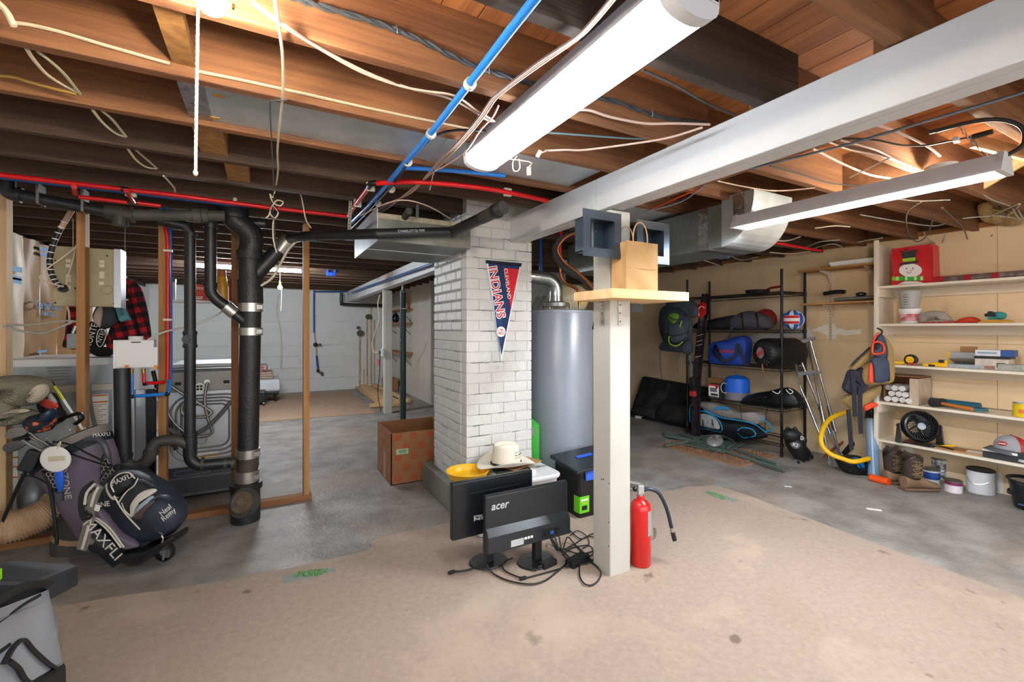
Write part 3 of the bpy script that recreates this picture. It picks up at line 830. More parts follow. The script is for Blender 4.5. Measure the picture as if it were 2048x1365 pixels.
for u,v in((940,168),(862,268),(816,325),(783,379),(756,408)):
    p=pz(u,v,2.15);g=G();g.cyl(p+Vector((0,-.01,0)),p+Vector((0,.01,0)),.02,n=14);g.build('clip',CLIP,t,smooth=True)
t=thing('blue_back_tube','blue plastic water tube just behind the long red one','pipe',(-.6,3.45,2.16))
for pts in(((-6,354),(120,369),(250,384),(450,408),(560,417),(720,438)),):
    g=G();g.tube(Z(pts,2.16),.012,8,3);g.build('tube',BLUED,t,smooth=True)
pipe('blue_branch_tube',Z(((808,336),(850,338),(920,343),(1010,352)),2.16),.011,BLUEP,'blue water tube branching right behind the lamp end')
# risers on the stud
ys_=3.86
t=thing('red_riser_tube','red water tube dropping down the stud to the laundry box','pipe',(py(335,700,ys_).x,ys_,.9))
g=G();g.tube(YP(((330,425),(331,450),(335,480),(336,520),(336,700),(335,760)),ys_),.013,10,4);g.build('tube',REDP,t,smooth=True)
g=G();g.tube(YP(((331,765),(316,766),(292,767)),ys_-.02),.011,8,1);g.build('tube',REDP,t,smooth=True)
g=G();g.tube(YP(((288,766),(287,740)),ys_-.02),.011,8,1);g.build('tube',REDP,t,smooth=True)
g=G();g.tube(YP(((286,768),(294,768)),ys_-.02),.014,8,1);g.build('elbow_fitting',BLACK,t,smooth=True)
for v in(502,640):G().cbox(py(336,v,ys_),(.05,.03,.014)).build('clip',CLIP,t)
t=thing('blue_riser_tube','blue water tube dropping down the stud to the laundry box','pipe',(py(340,700,ys_).x,ys_,.9))
g=G();g.tube(YP(((333,395),(337,430),(340,480),(341,700),(340,760),(336,790)),ys_+.03),.012,8,4);g.build('tube',BLUEP,t,smooth=True)
g=G();g.tube(YP(((315,398),(326,425),(333,440)),ys_+.03),.012,8,4);g.build('tube',BLUEP,t,smooth=True)
g=G();g.tube(YP(((332,788),(300,791),(268,793)),ys_-.02),.011,8,1);g.build('tube',BLUEP,t,smooth=True)
g=G();g.tube(YP(((264,792),(263,740)),ys_-.02),.011,8,1);g.build('tube',BLUEP,t,smooth=True)
for u,v in((265,793),(334,789)):G().ball(py(u,v,ys_-.02),.016,10).build('elbow_fitting',BLACK,t,smooth=True)
# laundry outlet box
t=thing('laundry_outlet_box','white plastic washing machine outlet box between the studs','outlet box',(py(271,735,3.82).x,3.82,1.1))
a,b=py(230,738,3.80),py(308,680,3.80)
G().box((a.x,3.80,a.z),(b.x,3.88,b.z)).build('box',WPLAS,t,bevel=.006)
G().box((a.x-.008,3.795,a.z),(a.x+.004,3.81,b.z)).build('side_flange',WPLAS,t)
G().box((b.x-.004,3.795,a.z),(b.x+.02,3.83,b.z-.05)).build('side_flange',WPLAS,t)
c=py(272,672,3.84);G().cyl((c.x,c.y,b.z),(c.x,c.y,b.z+.024),.04,n=20).build('top_cap',WPLAS,t,smooth=True)
bars(frame(py(272,685,3.798),(1,0,0),UP),.05,.012,1,BLACKM,t)
for u in(263,287):
    p=py(u,738,3.84);G().cyl(p,p+Vector((0,0,-.03)),.012,n=12).build('valve_stub',BRASS,t,smooth=True)
for u in(254,312):G().cbox(py(u,735,3.8),(.018,.02,.028)).build('orange_tab',M('tab_orange','#f0890f',.45),t)
g=G();g.tube(YP(((266,734),(278,730),(288,735)),3.83),.008,8,3);g.build('copper_link',COPPER,t)

# ---------------------------------------------------------------- stud wall
YW0,YW1=3.895,3.985
for u,mt,lab in((9,STUDL,'pale pine stud at the left edge of the photo'),(166,STUD,'knotty brown stud in front of the beige panel box'),
                   (327,STUD,'weathered stud carrying the red and blue tubes'),(470,wood('dark_stud','#6d4527','#83552f','Z'),'dark brown stud just behind the soil stack'),
                   (612,STUD,'orange brown free end stud standing alone near the box')):
    x=py(u,800,(YW0+YW1)/2).x
    o=single(G().box((x-.022,YW0,.04),(x+.022,YW1,2.178 if u!=612 else 2.178)),'wall_stud',mt,lab,'stud','stud wall timbers',bevel=.003,org=(x,3.94,.04))
single(G().box((-1.9,YW0,0),(.33,YW1,.04)),'sole_plate',wood('plate_wood','#8a5a34','#a36f43','X'),'brown timber plate on the floor under the stud wall','timber',bevel=.003,org=(-.7,3.94,0))

# ---------------------------------------------------------------- electric panel
t=thing('breaker_panel','beige metal breaker panel back seen between the studs','electric panel',(py(172,610,4.1).x,4.1,1.5))
a,b=py(105,612,4.02),py(238,500,4.02)
PANM=M('panel_beige','#b3a684',.5,col2='#a79a78',vs=5)
G().box((a.x,4.02,a.z),(b.x-.025,4.12,b.z)).build('enclosure',PANM,t,bevel=.004)
G().box((b.x-.025,4.01,a.z-.005),(b.x+.012,4.14,b.z+.002)).build('cover_edge',M('panel_white','#c9ccd0',.35,.5),t)
for(u,v) in((137,522),(137,532),(137,553),(137,561),(137,575),(204,524),(204,532),(204,547),(204,554),(203,567)):
    p=py(u,v,4.018);G().cbox(p,(.026,.006,.022)).build('knockout',M('knock','#d9d2bb',.4,.3),t)
for(u,v) in((110,606),(111,522),(151,577),(229,529),(214,512),(228,608)):
    p=py(u,v,4.018);G().cyl(p,p+Vector((0,.006,0)),.006,n=8).build('screw_hole',BLACKM,t)
for pts in(((213,520),(225,512)),((208,596),(220,606)),((118,605),(133,597))):
    g=G();g.tube(YP(pts,4.018),.0025,4,1);g.build('embossed_line',M('knock','#d9d2bb',.4,.3),t)
p=py(214,580,4.017);G().lathe([(.026,0),(.03,.002),(.034,0)],20,Matrix.Translation(p)@Matrix.Rotation(R(90),4,'X'),close=False).build('knockout_ring',PANM,t)
p=py(125,577,4.0);G().cyl(p+Vector((0,.03,0)),p,.026,n=18).build('cable_gland',BLACK,t,smooth=True)
sc_=thing('service_cable','black and white taped cable looping into the breaker panel','cable',py(110,500,3.98))
pth=[py(*x,3.97) for x in((146,417),(135,435),(121,458),(108,485),(100,515),(101,540),(110,562),(124,577))]
g=G();g.tube(pth[:3],.016,10,4);g.build('bare_end',M('cable_pink','#c9a48c',.6),sc_,smooth=True)
g=G();g.tube(pth[1:],.0155,10,5);g.build('sheath',CABLEB,sc_,smooth=True)
cm=catmull(pth[1:],9)
for k in range(4,len(cm)-2,4):
    g=G();dd=(cm[k+1]-cm[k-1]).normalized();g.cyl(cm[k]-dd*.0025+Vector((0,0,.001)),cm[k]+dd*.0025,.0172,n=10);g.build('white_tape',PAPER,sc_)
pipe('panel_wire',[py(*x,3.93) for x in((152,494),(130,512),(98,535),(81,552),(83,560),(105,568),(128,574))],.0045,CABLE,'thin cream wire bent in a hook beside the breaker panel','cable')
pipe('panel_wire',[py(*x,3.99) for x in((152,490),(146,520),(137,550),(132,570))],.0045,CABLE,'thin cream wire hanging straight down the breaker panel face','cable')
pipe('stud_cable',[py(*x,3.90) for x in((6,650),(60,650),(110,644),(140,642),(152,644))],.0065,CABLEG,'upper grey cable strung between the two left studs','cable')
pipe('stud_cable',[py(*x,3.90) for x in((6,653),(50,664),(90,666),(120,655),(145,644))],.0075,CABLEG,'lower sagging grey cable between the two left studs','cable')
pipe('panel_stub',[py(*x,4.06) for x in((133,612),(138,625),(139,650))],.006,CABLE,'short cream cable below the breaker panel','cable')
t=thing('switch_box','small grey metal switch box on the stud under the breaker panel','switch box',py(143,695,3.9))
a,b=py(133,698,3.90),py(153,668,3.90)
G().box((a.x,3.90,a.z),(b.x,3.96,b.z)).build('box',M('box_grey','#7f8683',.5,.4),t,bevel=.003)
g=G();g.cyl(((a.x+b.x)/2,3.93,b.z),((a.x+b.x)/2+.015,3.93,b.z+.05),.012,n=10);g.build('connector',STEEL,t)
pipe('white_hose_line',[py(*x,3.83) for x in((296,680),(330,664),(390,650),(430,632),(450,620))],.0065,M('clear_hose','#c9c9c4',.3),'pale plastic hose crossing behind the black pipes','hose')
pipe('cream_hose',[py(*x,3.58) for x in((522,572),(545,555),(565,520),(580,495),(610,476),(680,472),(740,476))],.009,M('cream_hose','#cfc3ad',.4),'cream hose curling along the black drain branch','hose')

# ---------------------------------------------------------------- cables on the joists
yk=lambda k:YJ(k)-TJ-.008
def cab(pts,r,mat,label,sub=5,flat=1.,n=7):return pipe('ceiling_cable',pts,r,mat,label,'cable',sub,n,None,flat)
cab(YP(((-8,2),(12,22),(28,52)),yk(2)-.05),.008,CABLE,'thick cream cable dropping to the joist at the top left corner')
cab(YP(((28,46),(60,50),(120,64),(200,88),(270,108),(340,128)),yk(2)),.0085,CABLE,'flat cream cable stapled along the near left joist',flat=.5)
cab(YP(((396,143),(480,160),(600,186),(720,213),(840,238),(960,262)),yk(2)),.0085,CABLE,'flat cream cable running along the joist above the duct',flat=.5)
for pp,lab in((((54,98),(68,120),(95,150),(130,172),(160,187)),'first'),(((76,104),(100,122),(130,150),(160,188)),'second'),
        (((186,221),(205,245),(230,266),(252,274)),'third'),(((204,222),(225,240),(252,273)),'fourth'),
        (((255,297),(272,320),(292,334),(314,338)),'fifth'),(((270,299),(292,318),(314,337)),'sixth')):
    cab(Z(pp,2.185),.006,CABLE if lab in('first','third','fifth') else M('cable_greenish','#b9b898',.5),lab+' in the row of cream cable loops threading the left joists',flat=.6)
cab(Z(((327,352),(340,366),(350,380),(345,398),(338,392)),2.17),.005,CABLE,'cream cable end curled by the blue tubes')
cab(YP(((-6,151),(30,155),(62,165),(110,178),(152,188)),yk(3)),.0055,CABLEY,'yellowed cable along the second left joist')
cab(Z(((548,-10),(556,40),(565,110),(566,180),(560,240),(555,300),(556,340),(552,370)),2.165),.0045,CABLE,'long pale wire running away under the joists at left centre')
cab(Z(((575,200),(545,202),(540,212)),2.16)+Z(((543,280),(546,340),(547,372)),2.16),.003,M('steel_rod','#6a7078',.4,.6),'thin bent grey rod beside the long pale wire',3)
tw=YP(((560,-14),(640,12),(760,48),(840,80),(930,124),(1010,152),(1110,178),(1230,203),(1320,234),(1412,246)),yk(1))
cc=catmull(tw,10)
t=thing('armoured_cable','twisted black armoured cable stapled along the joist left of the lamp','cable',tw[4])
for ph in(0,math.pi):
    pts=[]
    for i,p in enumerate(cc):pts.append(p+Vector((0,math.cos(i*.75+ph)*.004,math.sin(i*.75+ph)*.005)))
    g=G();g.tube(pts,.0062,6,1);g.build('strand',M('twist_cable','#33383e',.4,col2='#4b525a',vs=30),t,smooth=True)
for i in(24,46,78):
    p=cc[min(i,len(cc)-1)];g=G();g.tube([p+Vector((-.004,-.009,.014)),p+Vector((-.003,-.012,0)),p+Vector((0,-.006,-.014))],.002,5,3);g.build('staple',STEEL,t)
cab(Z(((500,-4),(530,20),(620,84),(720,138),(790,168)),2.17),.0035,CABLEP,'upper thin pink wire slanting across the near joists')
cab(Z(((505,6),(540,34),(630,92),(720,143),(800,172),(850,182),(910,192),(955,222),(990,243)),2.165),.004,CABLEP,'lower thin pink wire slanting across to the lamp')
cab(Z(((800,170),(830,180),(890,194),(930,212),(975,240),(1003,244)),2.172),.004,CABLEP,'pink wire under the blue tube near the lamp')
for k,off in enumerate((0,5,-4)):
    cab(Z(((1228+off,-6),(1185+off,45),(1150+off,78),(1070,133+off),(1000+off,186),(984+off,202),(958+off,240),(915+off,290),(866+off,340),(820-off,385),(775,412+off),(735,436)),2.155),
        .0042,CABLEP if k else M('cable_tan','#b79a84',.5),('first','second','third')[k]+' of three pale wires bundled along the lamp')
cab(Z(((997,212),(985,235),(960,262),(930,305),(885,335),(868,345),(860,380)),2.15),.0035,CABLEP,'loose pale wire dangling beside the bundle')
cab(Z(((720,432),(790,402),(850,410),(905,440)),2.1),.004,CABLEP,'pale wire lying over the trunk duct')
cab(Z(((846,292),(868,272),(900,262),(940,260),(975,263)),2.165),.0055,CABLEB,'short black cable arching over the blue tube')
cab(Z(((698,462),(740,420),(790,365),(815,325)),2.14),.006,CABLEB,'black cable tight along the blue tube')
cab(Z(((995,-6),(1050,20),(1110,42),(1165,62)),2.38),.008,M('cable_grey_w','#b5aa97',.5),'grey cable near the subfloor above the blue tube',flat=.6)
cab(Z(((1298,122),(1350,145),(1420,165),(1480,182),(1545,202)),2.36),.008,M('cable_grey_w','#b5aa97',.5),'grey cable near the subfloor right of the lamp',flat=.6)
cab(Z(((1285,140),(1350,170),(1410,205),(1470,230)),2.3),.005,M('cable_slate','#5d6972',.5),'slate cable slanting to the white beam')
cab(Z(((1150,220),(1180,221),(1220,234),(1290,247),(1350,247),(1420,249)),2.19),.005,CABLEP,'white cable sagging below the armoured one')
cab(Z(((1090,265),(1160,270),(1260,277),(1360,278)),2.2),.004,M('cable_teal','#6c8d96',.5),'thin teal wire right of the lamp end')
cab(Z(((1090,302),(1130,300),(1170,300),(1270,287),(1340,275),(1405,255)),2.14),.0045,CABLEP,'cord from the dangling plug to the white beam')
cab(YP(((1062,293),(1120,301),(1190,310),(1265,322)),yk(3)+.03),.007,M('cable_grey_w','#b5aa97',.5),'cream cable on the joist behind the dangling outlet',flat=.6)
# dangling outlet block and plug at the lamp end
t=thing('outlet_block','pinkish extension outlet block dangling from the lamp end','outlet',pz(1058,345,2.07))
p=pz(1058,343,2.08);OB=M('outlet_pink','#cda394',.5)
G().cbox(p,(.02,.014,.04),rz=-.5).build('block',OB,t,bevel=.003)
for dz in(-.008,.008):
    for dx in(-.004,.004):G().cbox(p+RIGHT*dx-VIEW*.009+UP*dz,(.0015,.002,.007),rz=-.5).build('slot',BLACKM,t)
g=G();g.tube([p+UP*.02,p+UP*.045,Vector((.9,1.9,2.15))],.003,6,3);g.build('cord',OB,t)
t=thing('plug','pinkish plug with cord beside the dangling outlet block','plug',pz(1080,312,2.1))
p=pz(1078,308,2.11);G().cbox(p,(.018,.012,.032),rz=-.5,ry=.5).build('body',OB,t,bevel=.003)
g=G();g.tube([p,p+RIGHT*.03+UP*.012,pz(1095,302,2.14)],.003,6,3);g.build('cord',OB,t)
pipe('lamp_cord_loop',[pd(1034,312,2.13),pd(1026,325,2.13),pd(1027,340,2.13),pd(1034,343,2.13),pd(1040,335,2.13),pd(1038,318,2.13)],.003,CABLE,'small coiled white cord under the lamp end','cable')
# wires knot hanging by the stack
t=thing('wire_knot','knotted bunch of pale and black wires hanging by the soil stack','cable',pd(547,430,2.75))
kd=lambda u,v:pd(u,v,2.75)
for pts,m_ in((((552,370),(546,395),(540,388),(546,405),(560,412),(566,404),(552,402),(540,425),(550,436),(556,424),(545,412),(538,430),(532,436)),CABLE),
                (((547,365),(548,400),(541,418),(552,430),(556,420),(544,412),(549,440),(550,470),(553,498)),CABLEB),
                (((549,436),(546,450),(547,480),(553,505)),CABLE)):
    g=G();g.tube([kd(*p) for p in pts],.0042,6,5);g.build('wire',m_,t,smooth=True)
pipe('loose_wire',[pd(*p,2.9) for p in((601,388),(606,410),(612,440),(622,456))],.004,CABLEP,'pale wire hanging left of the lone stud','cable')
# rope pull
t=thing('pull_cord','white twisted rope pull cord hanging at top left','cord',pd(392,350,1.16))
p0,p1=pd(396,-8,1.16),pd(391,346,1.16);p0.z=2.18
for ph in(0,2.1,4.2):
    pts=[p0.lerp(p1,k/70)+Vector((math.cos(k*.9+ph)*.0018,math.sin(k*.9+ph)*.0018,0)) for k in range(71)]
    g=G();g.tube(pts,.0022,5,1);g.build('strand',M('rope_white','#e2d8c6',.9),t,smooth=True)
G().ball(p1,.006,10,(1,1,1.4)).build('knot',M('rope_white','#e2d8c6',.9),t,smooth=True)
# perforated hanger
t=thing('perforated_strap','perforated metal strap hanging over the black drain branch','strap',pz(699,470,1.97))
p0,p1=pd(701,402,2.95),pd(698,472,2.95)
g=G();g.strip([p0,p1],.022,.002,RIGHT,1);g.build('strap',M('strap_grey','#b6b4a8',.4,.6),t)
for k in range(11):
    p=p0.lerp(p1,(k+.5)/11)-VIEW*.002;G().cyl(p,p+VIEW*.0008,.0035,n=8).build('hole',BLACKM,t)
p=pd(697,477,2.95);G().cbox(p,(.05,.04,.025),rz=-.5).build('shim',M('shim_blue','#8fb0cc',.4,.5),t)

# conduits and cables right of the beam
pipe('steel_conduit',[pz(1500,338,2.13),pz(1700,288,2.12),pz(2070,178,2.12)],.0055,M('conduit_blue','#7d8ea3',.35,.7),'thin straight steel line sloping over the shop light','pipe',1)
R2=(((1748,248),(1790,262),(1830,280),(1860,296),(1880,312)),((1626,298),(1690,330),(1740,350),(1780,357)),
      ((1655,283),(1700,300),(1760,312),(1840,341)),((1680,280),(1750,300),(1790,320),(1840,342)),
      ((1540,332),(1600,348),(1660,366),(1720,372)),((1700,355),(1740,335),(1782,315)),
      ((1435,362),(1480,372),(1550,382),(1630,376)))
for k,pp in enumerate(R2):
    cab(Z(pp,2.175-.004*k),.0055 if k in(0,1) else .004,CABLEP if k not in(4,) else CABLEB,
        ('thick pale cable entering the round lampholder','pale cable sagging across the joist above the shop light','pale cable with green trace near the lampholder','second pale cable beside the one with a green trace',
         'black cable sagging along the joist above the shop light','short stiff pale wire sticking out above the shop light','long pale cable near the elbow duct')[k])
t=thing('extension_cord','black extension cord with white tap above the shop light','cable',pz(1850,285,2.15))
g=G();g.tube(Z(((1686,277),(1750,280),(1800,290),(1850,291),(1900,282),(1945,274)),2.15),.004,7,5);g.build('cord',CABLEB,t,smooth=True)
p=pz(1913,280,2.15);G().cbox(p,(.045,.02,.018),rz=.15).build('tap',WPLAS,t,bevel=.003)
g=G();g.cyl(pz(1945,274,2.15),pz(1985,263,2.15),.011,n=10);g.build('plug',BLACK,t,smooth=True)
pipe('orange_cable',[pz(*p,2.12) for p in((1405,375),(1340,402),(1290,425))],.005,ORANGE,'orange cord stretched beside the near post','cable',3)
pipe('blue_cable',[pz(*p,2.1) for p in((1410,370),(1360,405),(1285,425))],.0035,M('cord_blue','#8ea9c9',.5),'thin pale blue cord beside the orange cord','cable',3)
pipe('red_far_tube',[pz(*p,2.12) for p in((1497,477),(1540,484),(1590,493),(1642,502))],.0125,REDP,'red water tube under the joists above the wire rack','pipe',4)
FW=(((1520,478),(1570,482),(1600,474)),((1614,494),(1640,484),(1680,480)),((1540,505),(1580,508),(1620,503)),((1630,496),(1665,488),(1684,494)),
      ((1380,518),(1410,522),(1440,532)),((1455,508),(1480,520),(1515,515)),((1630,457),(1670,452),(1700,454)),((1715,485),(1740,480),(1765,476)))
for k,pp in enumerate(FW):
    cab(Z(pp,2.17),.006,CABLEG if k%2 else CABLE,('pale cable loop left of the red tube','pale cable bow right of the red tube','flat cable along the wall top above the rack','small cable arc by the wall top',
        'short cable near the elbow duct underside','double cable loop beside the blue junction box','pair of cables on the joist under the shop light','cable stub by the bookcase top')[k])
t=thing('junction_box','blue plastic junction box high over the wire rack','junction box',pz(1444,521,2.1))
p=pz(1444,514,2.12);G().cbox(p+Vector((0,0,.03)),(.09,.09,.07)).build('box',BLUEPL,t,bevel=.006)
G().cbox(p+Vector((0,0,-.01)),(.11,.11,.012)).build('rim',M('rim_blue','#4d86d8',.4),t)
# tangle over the bookcase
W3=(((1812,447),(1815,425),(1833,410),(1842,405)),((1812,445),(1818,470),(1835,484),(1855,470),(1868,430)),((1884,415),(1905,435),(1928,460),(1940,490),(1960,492),(1985,470)),
      ((1848,465),(1856,478),(1880,490),(1890,470)),((1720,430),(1780,440),(1860,452),(1890,448)),((1925,437),(1960,434),(2000,432),(2048,440)),((1975,435),(2010,420),(2040,408),(2020,428),(1990,445)),
      ((2026,418),(2034,432),(2048,442),(2036,420)),((1780,395),(1830,402),(1900,400)),((1967,390),(1985,400),(2020,412)))
for k,pp in enumerate(W3):
    cab([pz(*q_,2.17 if k not in(1,2,3) else 2.12) for q_ in pp],.0042,CABLEG if k not in(1,2) else M('cable_dkgrey','#55504a',.5),
        ('grey coax lead with brass end hanging from the joist','dark coax loop hanging over the snowman bag','black coax loop hanging against the bookcase wall','small grey loop just above the snowman bag',
         'pair of grey cables crossing to the wall top','thick grey cable bundle at the right frame edge','curled grey cable by the insulation scrap','coiled dark cable at the far right ceiling',
         'thin grey cable in the dark joist bay','grey cable stapled by the right brace')[k])
for u,v,lab in((1838,408,'left'),(1885,418,'right')):
    p=pz(u,v,2.17);single(G().cyl(p,p+Vector((.006,.02,.012)),.006,n=8),'coax_connector',BRASS,lab+' one of two brass coax connectors above the snowman bag','connector',smooth=True)
# insulation scrap and braces at the right edge
t=thing('insulation_scrap','yellow brown insulation stuffed between the joists at right','insulation',pz(1990,430,2.2))
INSU=M('insulation_scrap','#9c7d4e',.9,col2='#c9b07a',vs=16,bump=.8,bs=30)
puff([(1955,412),(1985,402),(2010,405),(2040,412),(2050,440),(2030,452),(1990,450),(1962,440)],lambda u,v:px(u,v,5.2),(-1,-.2,0),.09,.05,wob=.03).build('wad',INSU,t,smooth=True)
for pts,lab in((((1945,282),(2060,312)),'upper pale brace'),(((1960,372),(2050,318)),'lower pale brace')):
    p,q_=pz(*pts[0],2.24),pz(*pts[1],2.22 if 'upper' in lab else 2.34)
    g=G();g.strip([p,q_],.06,.02,UP,1);single(g,'joist_brace',PINE,lab+' nailed across the joists at the right edge','brace')
# ---------------------------------------------------------------- dryer and washer backs
APPG=M('appliance_grey','#8b9096',.38,.55,col2='#7d8288',vs=3)
APPD=M('appliance_dark','#4a4c50',.45,.4)
APPL=M('appliance_light','#b8bcc0',.35,.5)
SHEET=M('label_sheet','#eceae6',.6,col2='#d8d4cd',vs=60,stretch=(1,1,6),contrast=.3)
ORP=M('label_orange','#d4692a',.6)
YD=4.2
a,b=py(-14,900,YD),py(231,900,YD)
dx0,dx1=a.x,b.x
zt=py(120,718,YD).z
t=thing('clothes_dryer','grey galvanised back of a clothes dryer behind the left studs','dryer',((dx0+dx1)/2,YD+.35,0))
G().box((dx0,YD+.01,.02),(dx1,YD+.7,zt)).build('cabinet',M('appliance_white','#d9dadb',.4),t,bevel=.01)
DRY=M('dryer_back','#a4aaac',.35,.65,col2='#8f9698',vs=4,stretch=(3,1,1))
zs=[zt-.05,py(120,771,YD).z,py(120,784,YD).z,.1]
G().box((dx0+.01,YD-.004,zs[1]),(dx1-.01,YD+.01,zs[0])).build('upper_panel',DRY,t)
G().box((dx0+.01,YD-.008,zs[2]),(dx1-.01,YD+.01,zs[1]-.004)).build('middle_rail',M('dryer_rail','#b9b2a4',.4,.5),t)
G().box((dx0+.02,YD-.002,zs[3]),(dx1-.02,YD+.01,zs[2]-.006)).build('lower_panel',DRY,t)
for u0,u1,v0,v1 in((176,217,788,857),):
    p0,p1=py(u0,v1,YD-.006),py(u1,v0,YD-.006)
    s=G().box((p0.x,YD-.006,p0.z),(p1.x,YD-.003,p1.z)).build('warning_sheet',SHEET,t)
    for v in(791,804):
        z=py(200,v,YD).z;G().box((p0.x+.01,YD-.0075,z-.006),(p1.x-.006,YD-.0055,z+.004)).build('orange_band',ORP,s)
    for k in range(14):
        z=p1.z-.075-k*.0125;G().box((p0.x+.012,YD-.0072,z),(p1.x-.012-.02*(k%3),YD-.0058,z+.004)).build('print_line',M('print_brown','#8d7a68',.7),s)
p0,p1=py(8,992,YD-.006),py(36,902,YD-.006)
s=G().box((p0.x,YD-.006,p0.z),(p1.x,YD-.003,p1.z)).build('warning_sheet',SHEET,t)
for v in(916,935,956):z=py(20,v,YD).z;G().box((p0.x,YD-.0075,z-.005),(p1.x,YD-.0055,z+.005)).build('orange_band',ORP,s)
for k in range(6):
    z=py(150,862+9*k,YD).z
    G().box((py(168,870,YD).x,YD-.01,z-.006),(py(222,870,YD).x,YD,z+.004)).build('louvre',APPL,t)
pp=py(118,748,YD-.006)
bars(frame(pp,(1,0,0),UP),.13,.1,5,M('etched','#6f777a',.5),t,'etched_line')
vent=py(78,985,YD-.06)
g=G();g.tube([py(96,948,YD),py(84,955,YD-.1),py(72,985,YD-.16),py(74,1020,YD-.18)],.085,18,5);g.build('vent_elbow',APPG,t,smooth=True)
g=G();g.tube([py(178,770,YD-.02),py(180,800,YD-.05),py(190,850,YD-.12),py(212,900,YD-.18),py(240,935,YD-.2)],.011,8,5);g.build('power_cord',M('cord_grey','#6c6c6e',.5),t,smooth=True)
# corrugated vent hose
t=thing('vent_hose','tan corrugated flexible vent hose lying at lower left','hose',(-1.3,3.55,0))
path=catmull([pd(122,1000,2.78),pd(104,1018,2.74),pd(70,1038,2.68),pd(30,1052,2.62),pd(-20,1058,2.56),pd(-60,1058,2.5)],28)
HOSE=M('vent_tan','#dcc7aa',.55,col2='#bb9672',vs=9,contrast=.2)
g=G()
rad=[.086+.006*math.cos(i*math.pi/2) for i in range(len(path))]
vs=[]
g.tube(path,.1,20,1,radii=rad);g.build('corrugated_tube',HOSE,t,smooth=80)

YWm=4.33
wx0,wx1=py(333,900,YWm).x,py(507,900,YWm).x
zt=1.035
t=thing('washing_machine','grey back panel of a washing machine behind the black pipes','washer',((wx0+wx1)/2,YWm+.35,0))
G().box((wx0,YWm+.012,.03),(wx1,YWm+.72,zt)).build('cabinet',M('washer_grey','#6e7277',.4,.4),t,bevel=.01)
G().box((wx0,YWm+.1,zt),(wx1,YWm+.7,zt+.03)).build('lid',M('washer_lid','#b4b8bd',.4),t,bevel=.008)
G().box((wx0+.01,YWm-.006,.86),(wx1-.01,YWm+.012,zt-.025)).build('control_panel',M('washer_strip','#83807c',.4,.5),t)
G().box((wx0,YWm-.01,zt-.024),(wx1,YWm+.012,zt)).build('top_rail',APPD,t)
G().box((wx0+.01,YWm-.004,.27),(wx1-.01,YWm+.012,.855)).build('back_panel',M('washer_back','#c0c5c9',.35,.35),t)
def rrect(x0,x1,z0,z1,r,n=6):
    out=[]
    for cx,cz,a0 in((x1-r,z1-r,0),(x0+r,z1-r,90),(x0+r,z0+r,180),(x1-r,z0+r,270)):
        for k in range(n+1):q=R(a0+90*k/n);out.append(Vector((cx+r*math.cos(q),0,cz+r*math.sin(q))))
    return out
for k in range(4):
    i=.035*k+.025
    g=G();g.tube([p+Vector((0,YWm-.004,0)) for p in rrect(wx0+i,wx1-i-.04,.29+i*.9,.84-i*.7,.13-.02*k)],.0085,8,1,closed=True);g.build('pressed_ridge',M('ridge_dark','#7c8186',.35,.4),t,smooth=True)
for z0,z1 in((.19,.26),(.06,.17)):
    bb=G().box((wx0+.005,YWm-.002,z0),(wx1-.005,YWm+.012,z1)).build('base_panel',APPD,t)
    for xx in((wx0+.05,wx0+.28),(wx0+.36,wx0+.62)) if z0>.1 else():
        g=G();g.tube([p+Vector((0,YWm-.003,0)) for p in rrect(xx[0],xx[1],.205,.24,.016)],.004,6,1,closed=True);g.build('pressed_slot',APPG,bb)
p0,p1=py(392,918,YWm-.008),py(437,899,YWm-.008)
s=G().box((p0.x,YWm-.008,p0.z),(p1.x,YWm-.004,p1.z)).build('warning_sticker',SHEET,t)
for z in(p0.z+.003,p1.z-.011):G().box((p0.x,YWm-.0095,z),(p1.x,YWm-.0075,z+.008)).build('orange_band',M('sticker_amber','#e79b2c',.6),s)
c=py(399,776,YWm-.008);fs_=G().cyl(c,c+Vector((0,.01,0)),.038,n=24).build('drain_port',WPLAS,t,smooth=True)
for q in range(4):
    a_=R(45+90*q);G().cbox(c+Vector((math.cos(a_)*.016,-.002,math.sin(a_)*.016)),(.016,.004,.016)).build('port_slot',BLACKM,fs_)
c=py(415,764,YWm);G().cyl(c+Vector((0,-.03,0)),c,.02,n=14).build('inlet_valve',STEEL,t,smooth=True)
for u,v in((386,764),(371,772),(391,756)):
    c=py(u,v,YWm-.008);G().cyl(c,c+Vector((0,.004,0)),.007,n=10).build('hole_plug',APPL,t)
for u,v in((356,768),(453,764)):G().cbox(py(u,v,YWm-.007),(.04,.006,.024)).build('cutout',BLACKM,t)
c=py(404,880,YWm-.008);g=G()
g.lathe([(.03,0),(.034,.006),(.038,0)],24,Matrix.Translation(c)@Matrix.Rotation(R(90),4,'X'),close=False);g.build('pressed_ring',APPL,t,smooth=True)
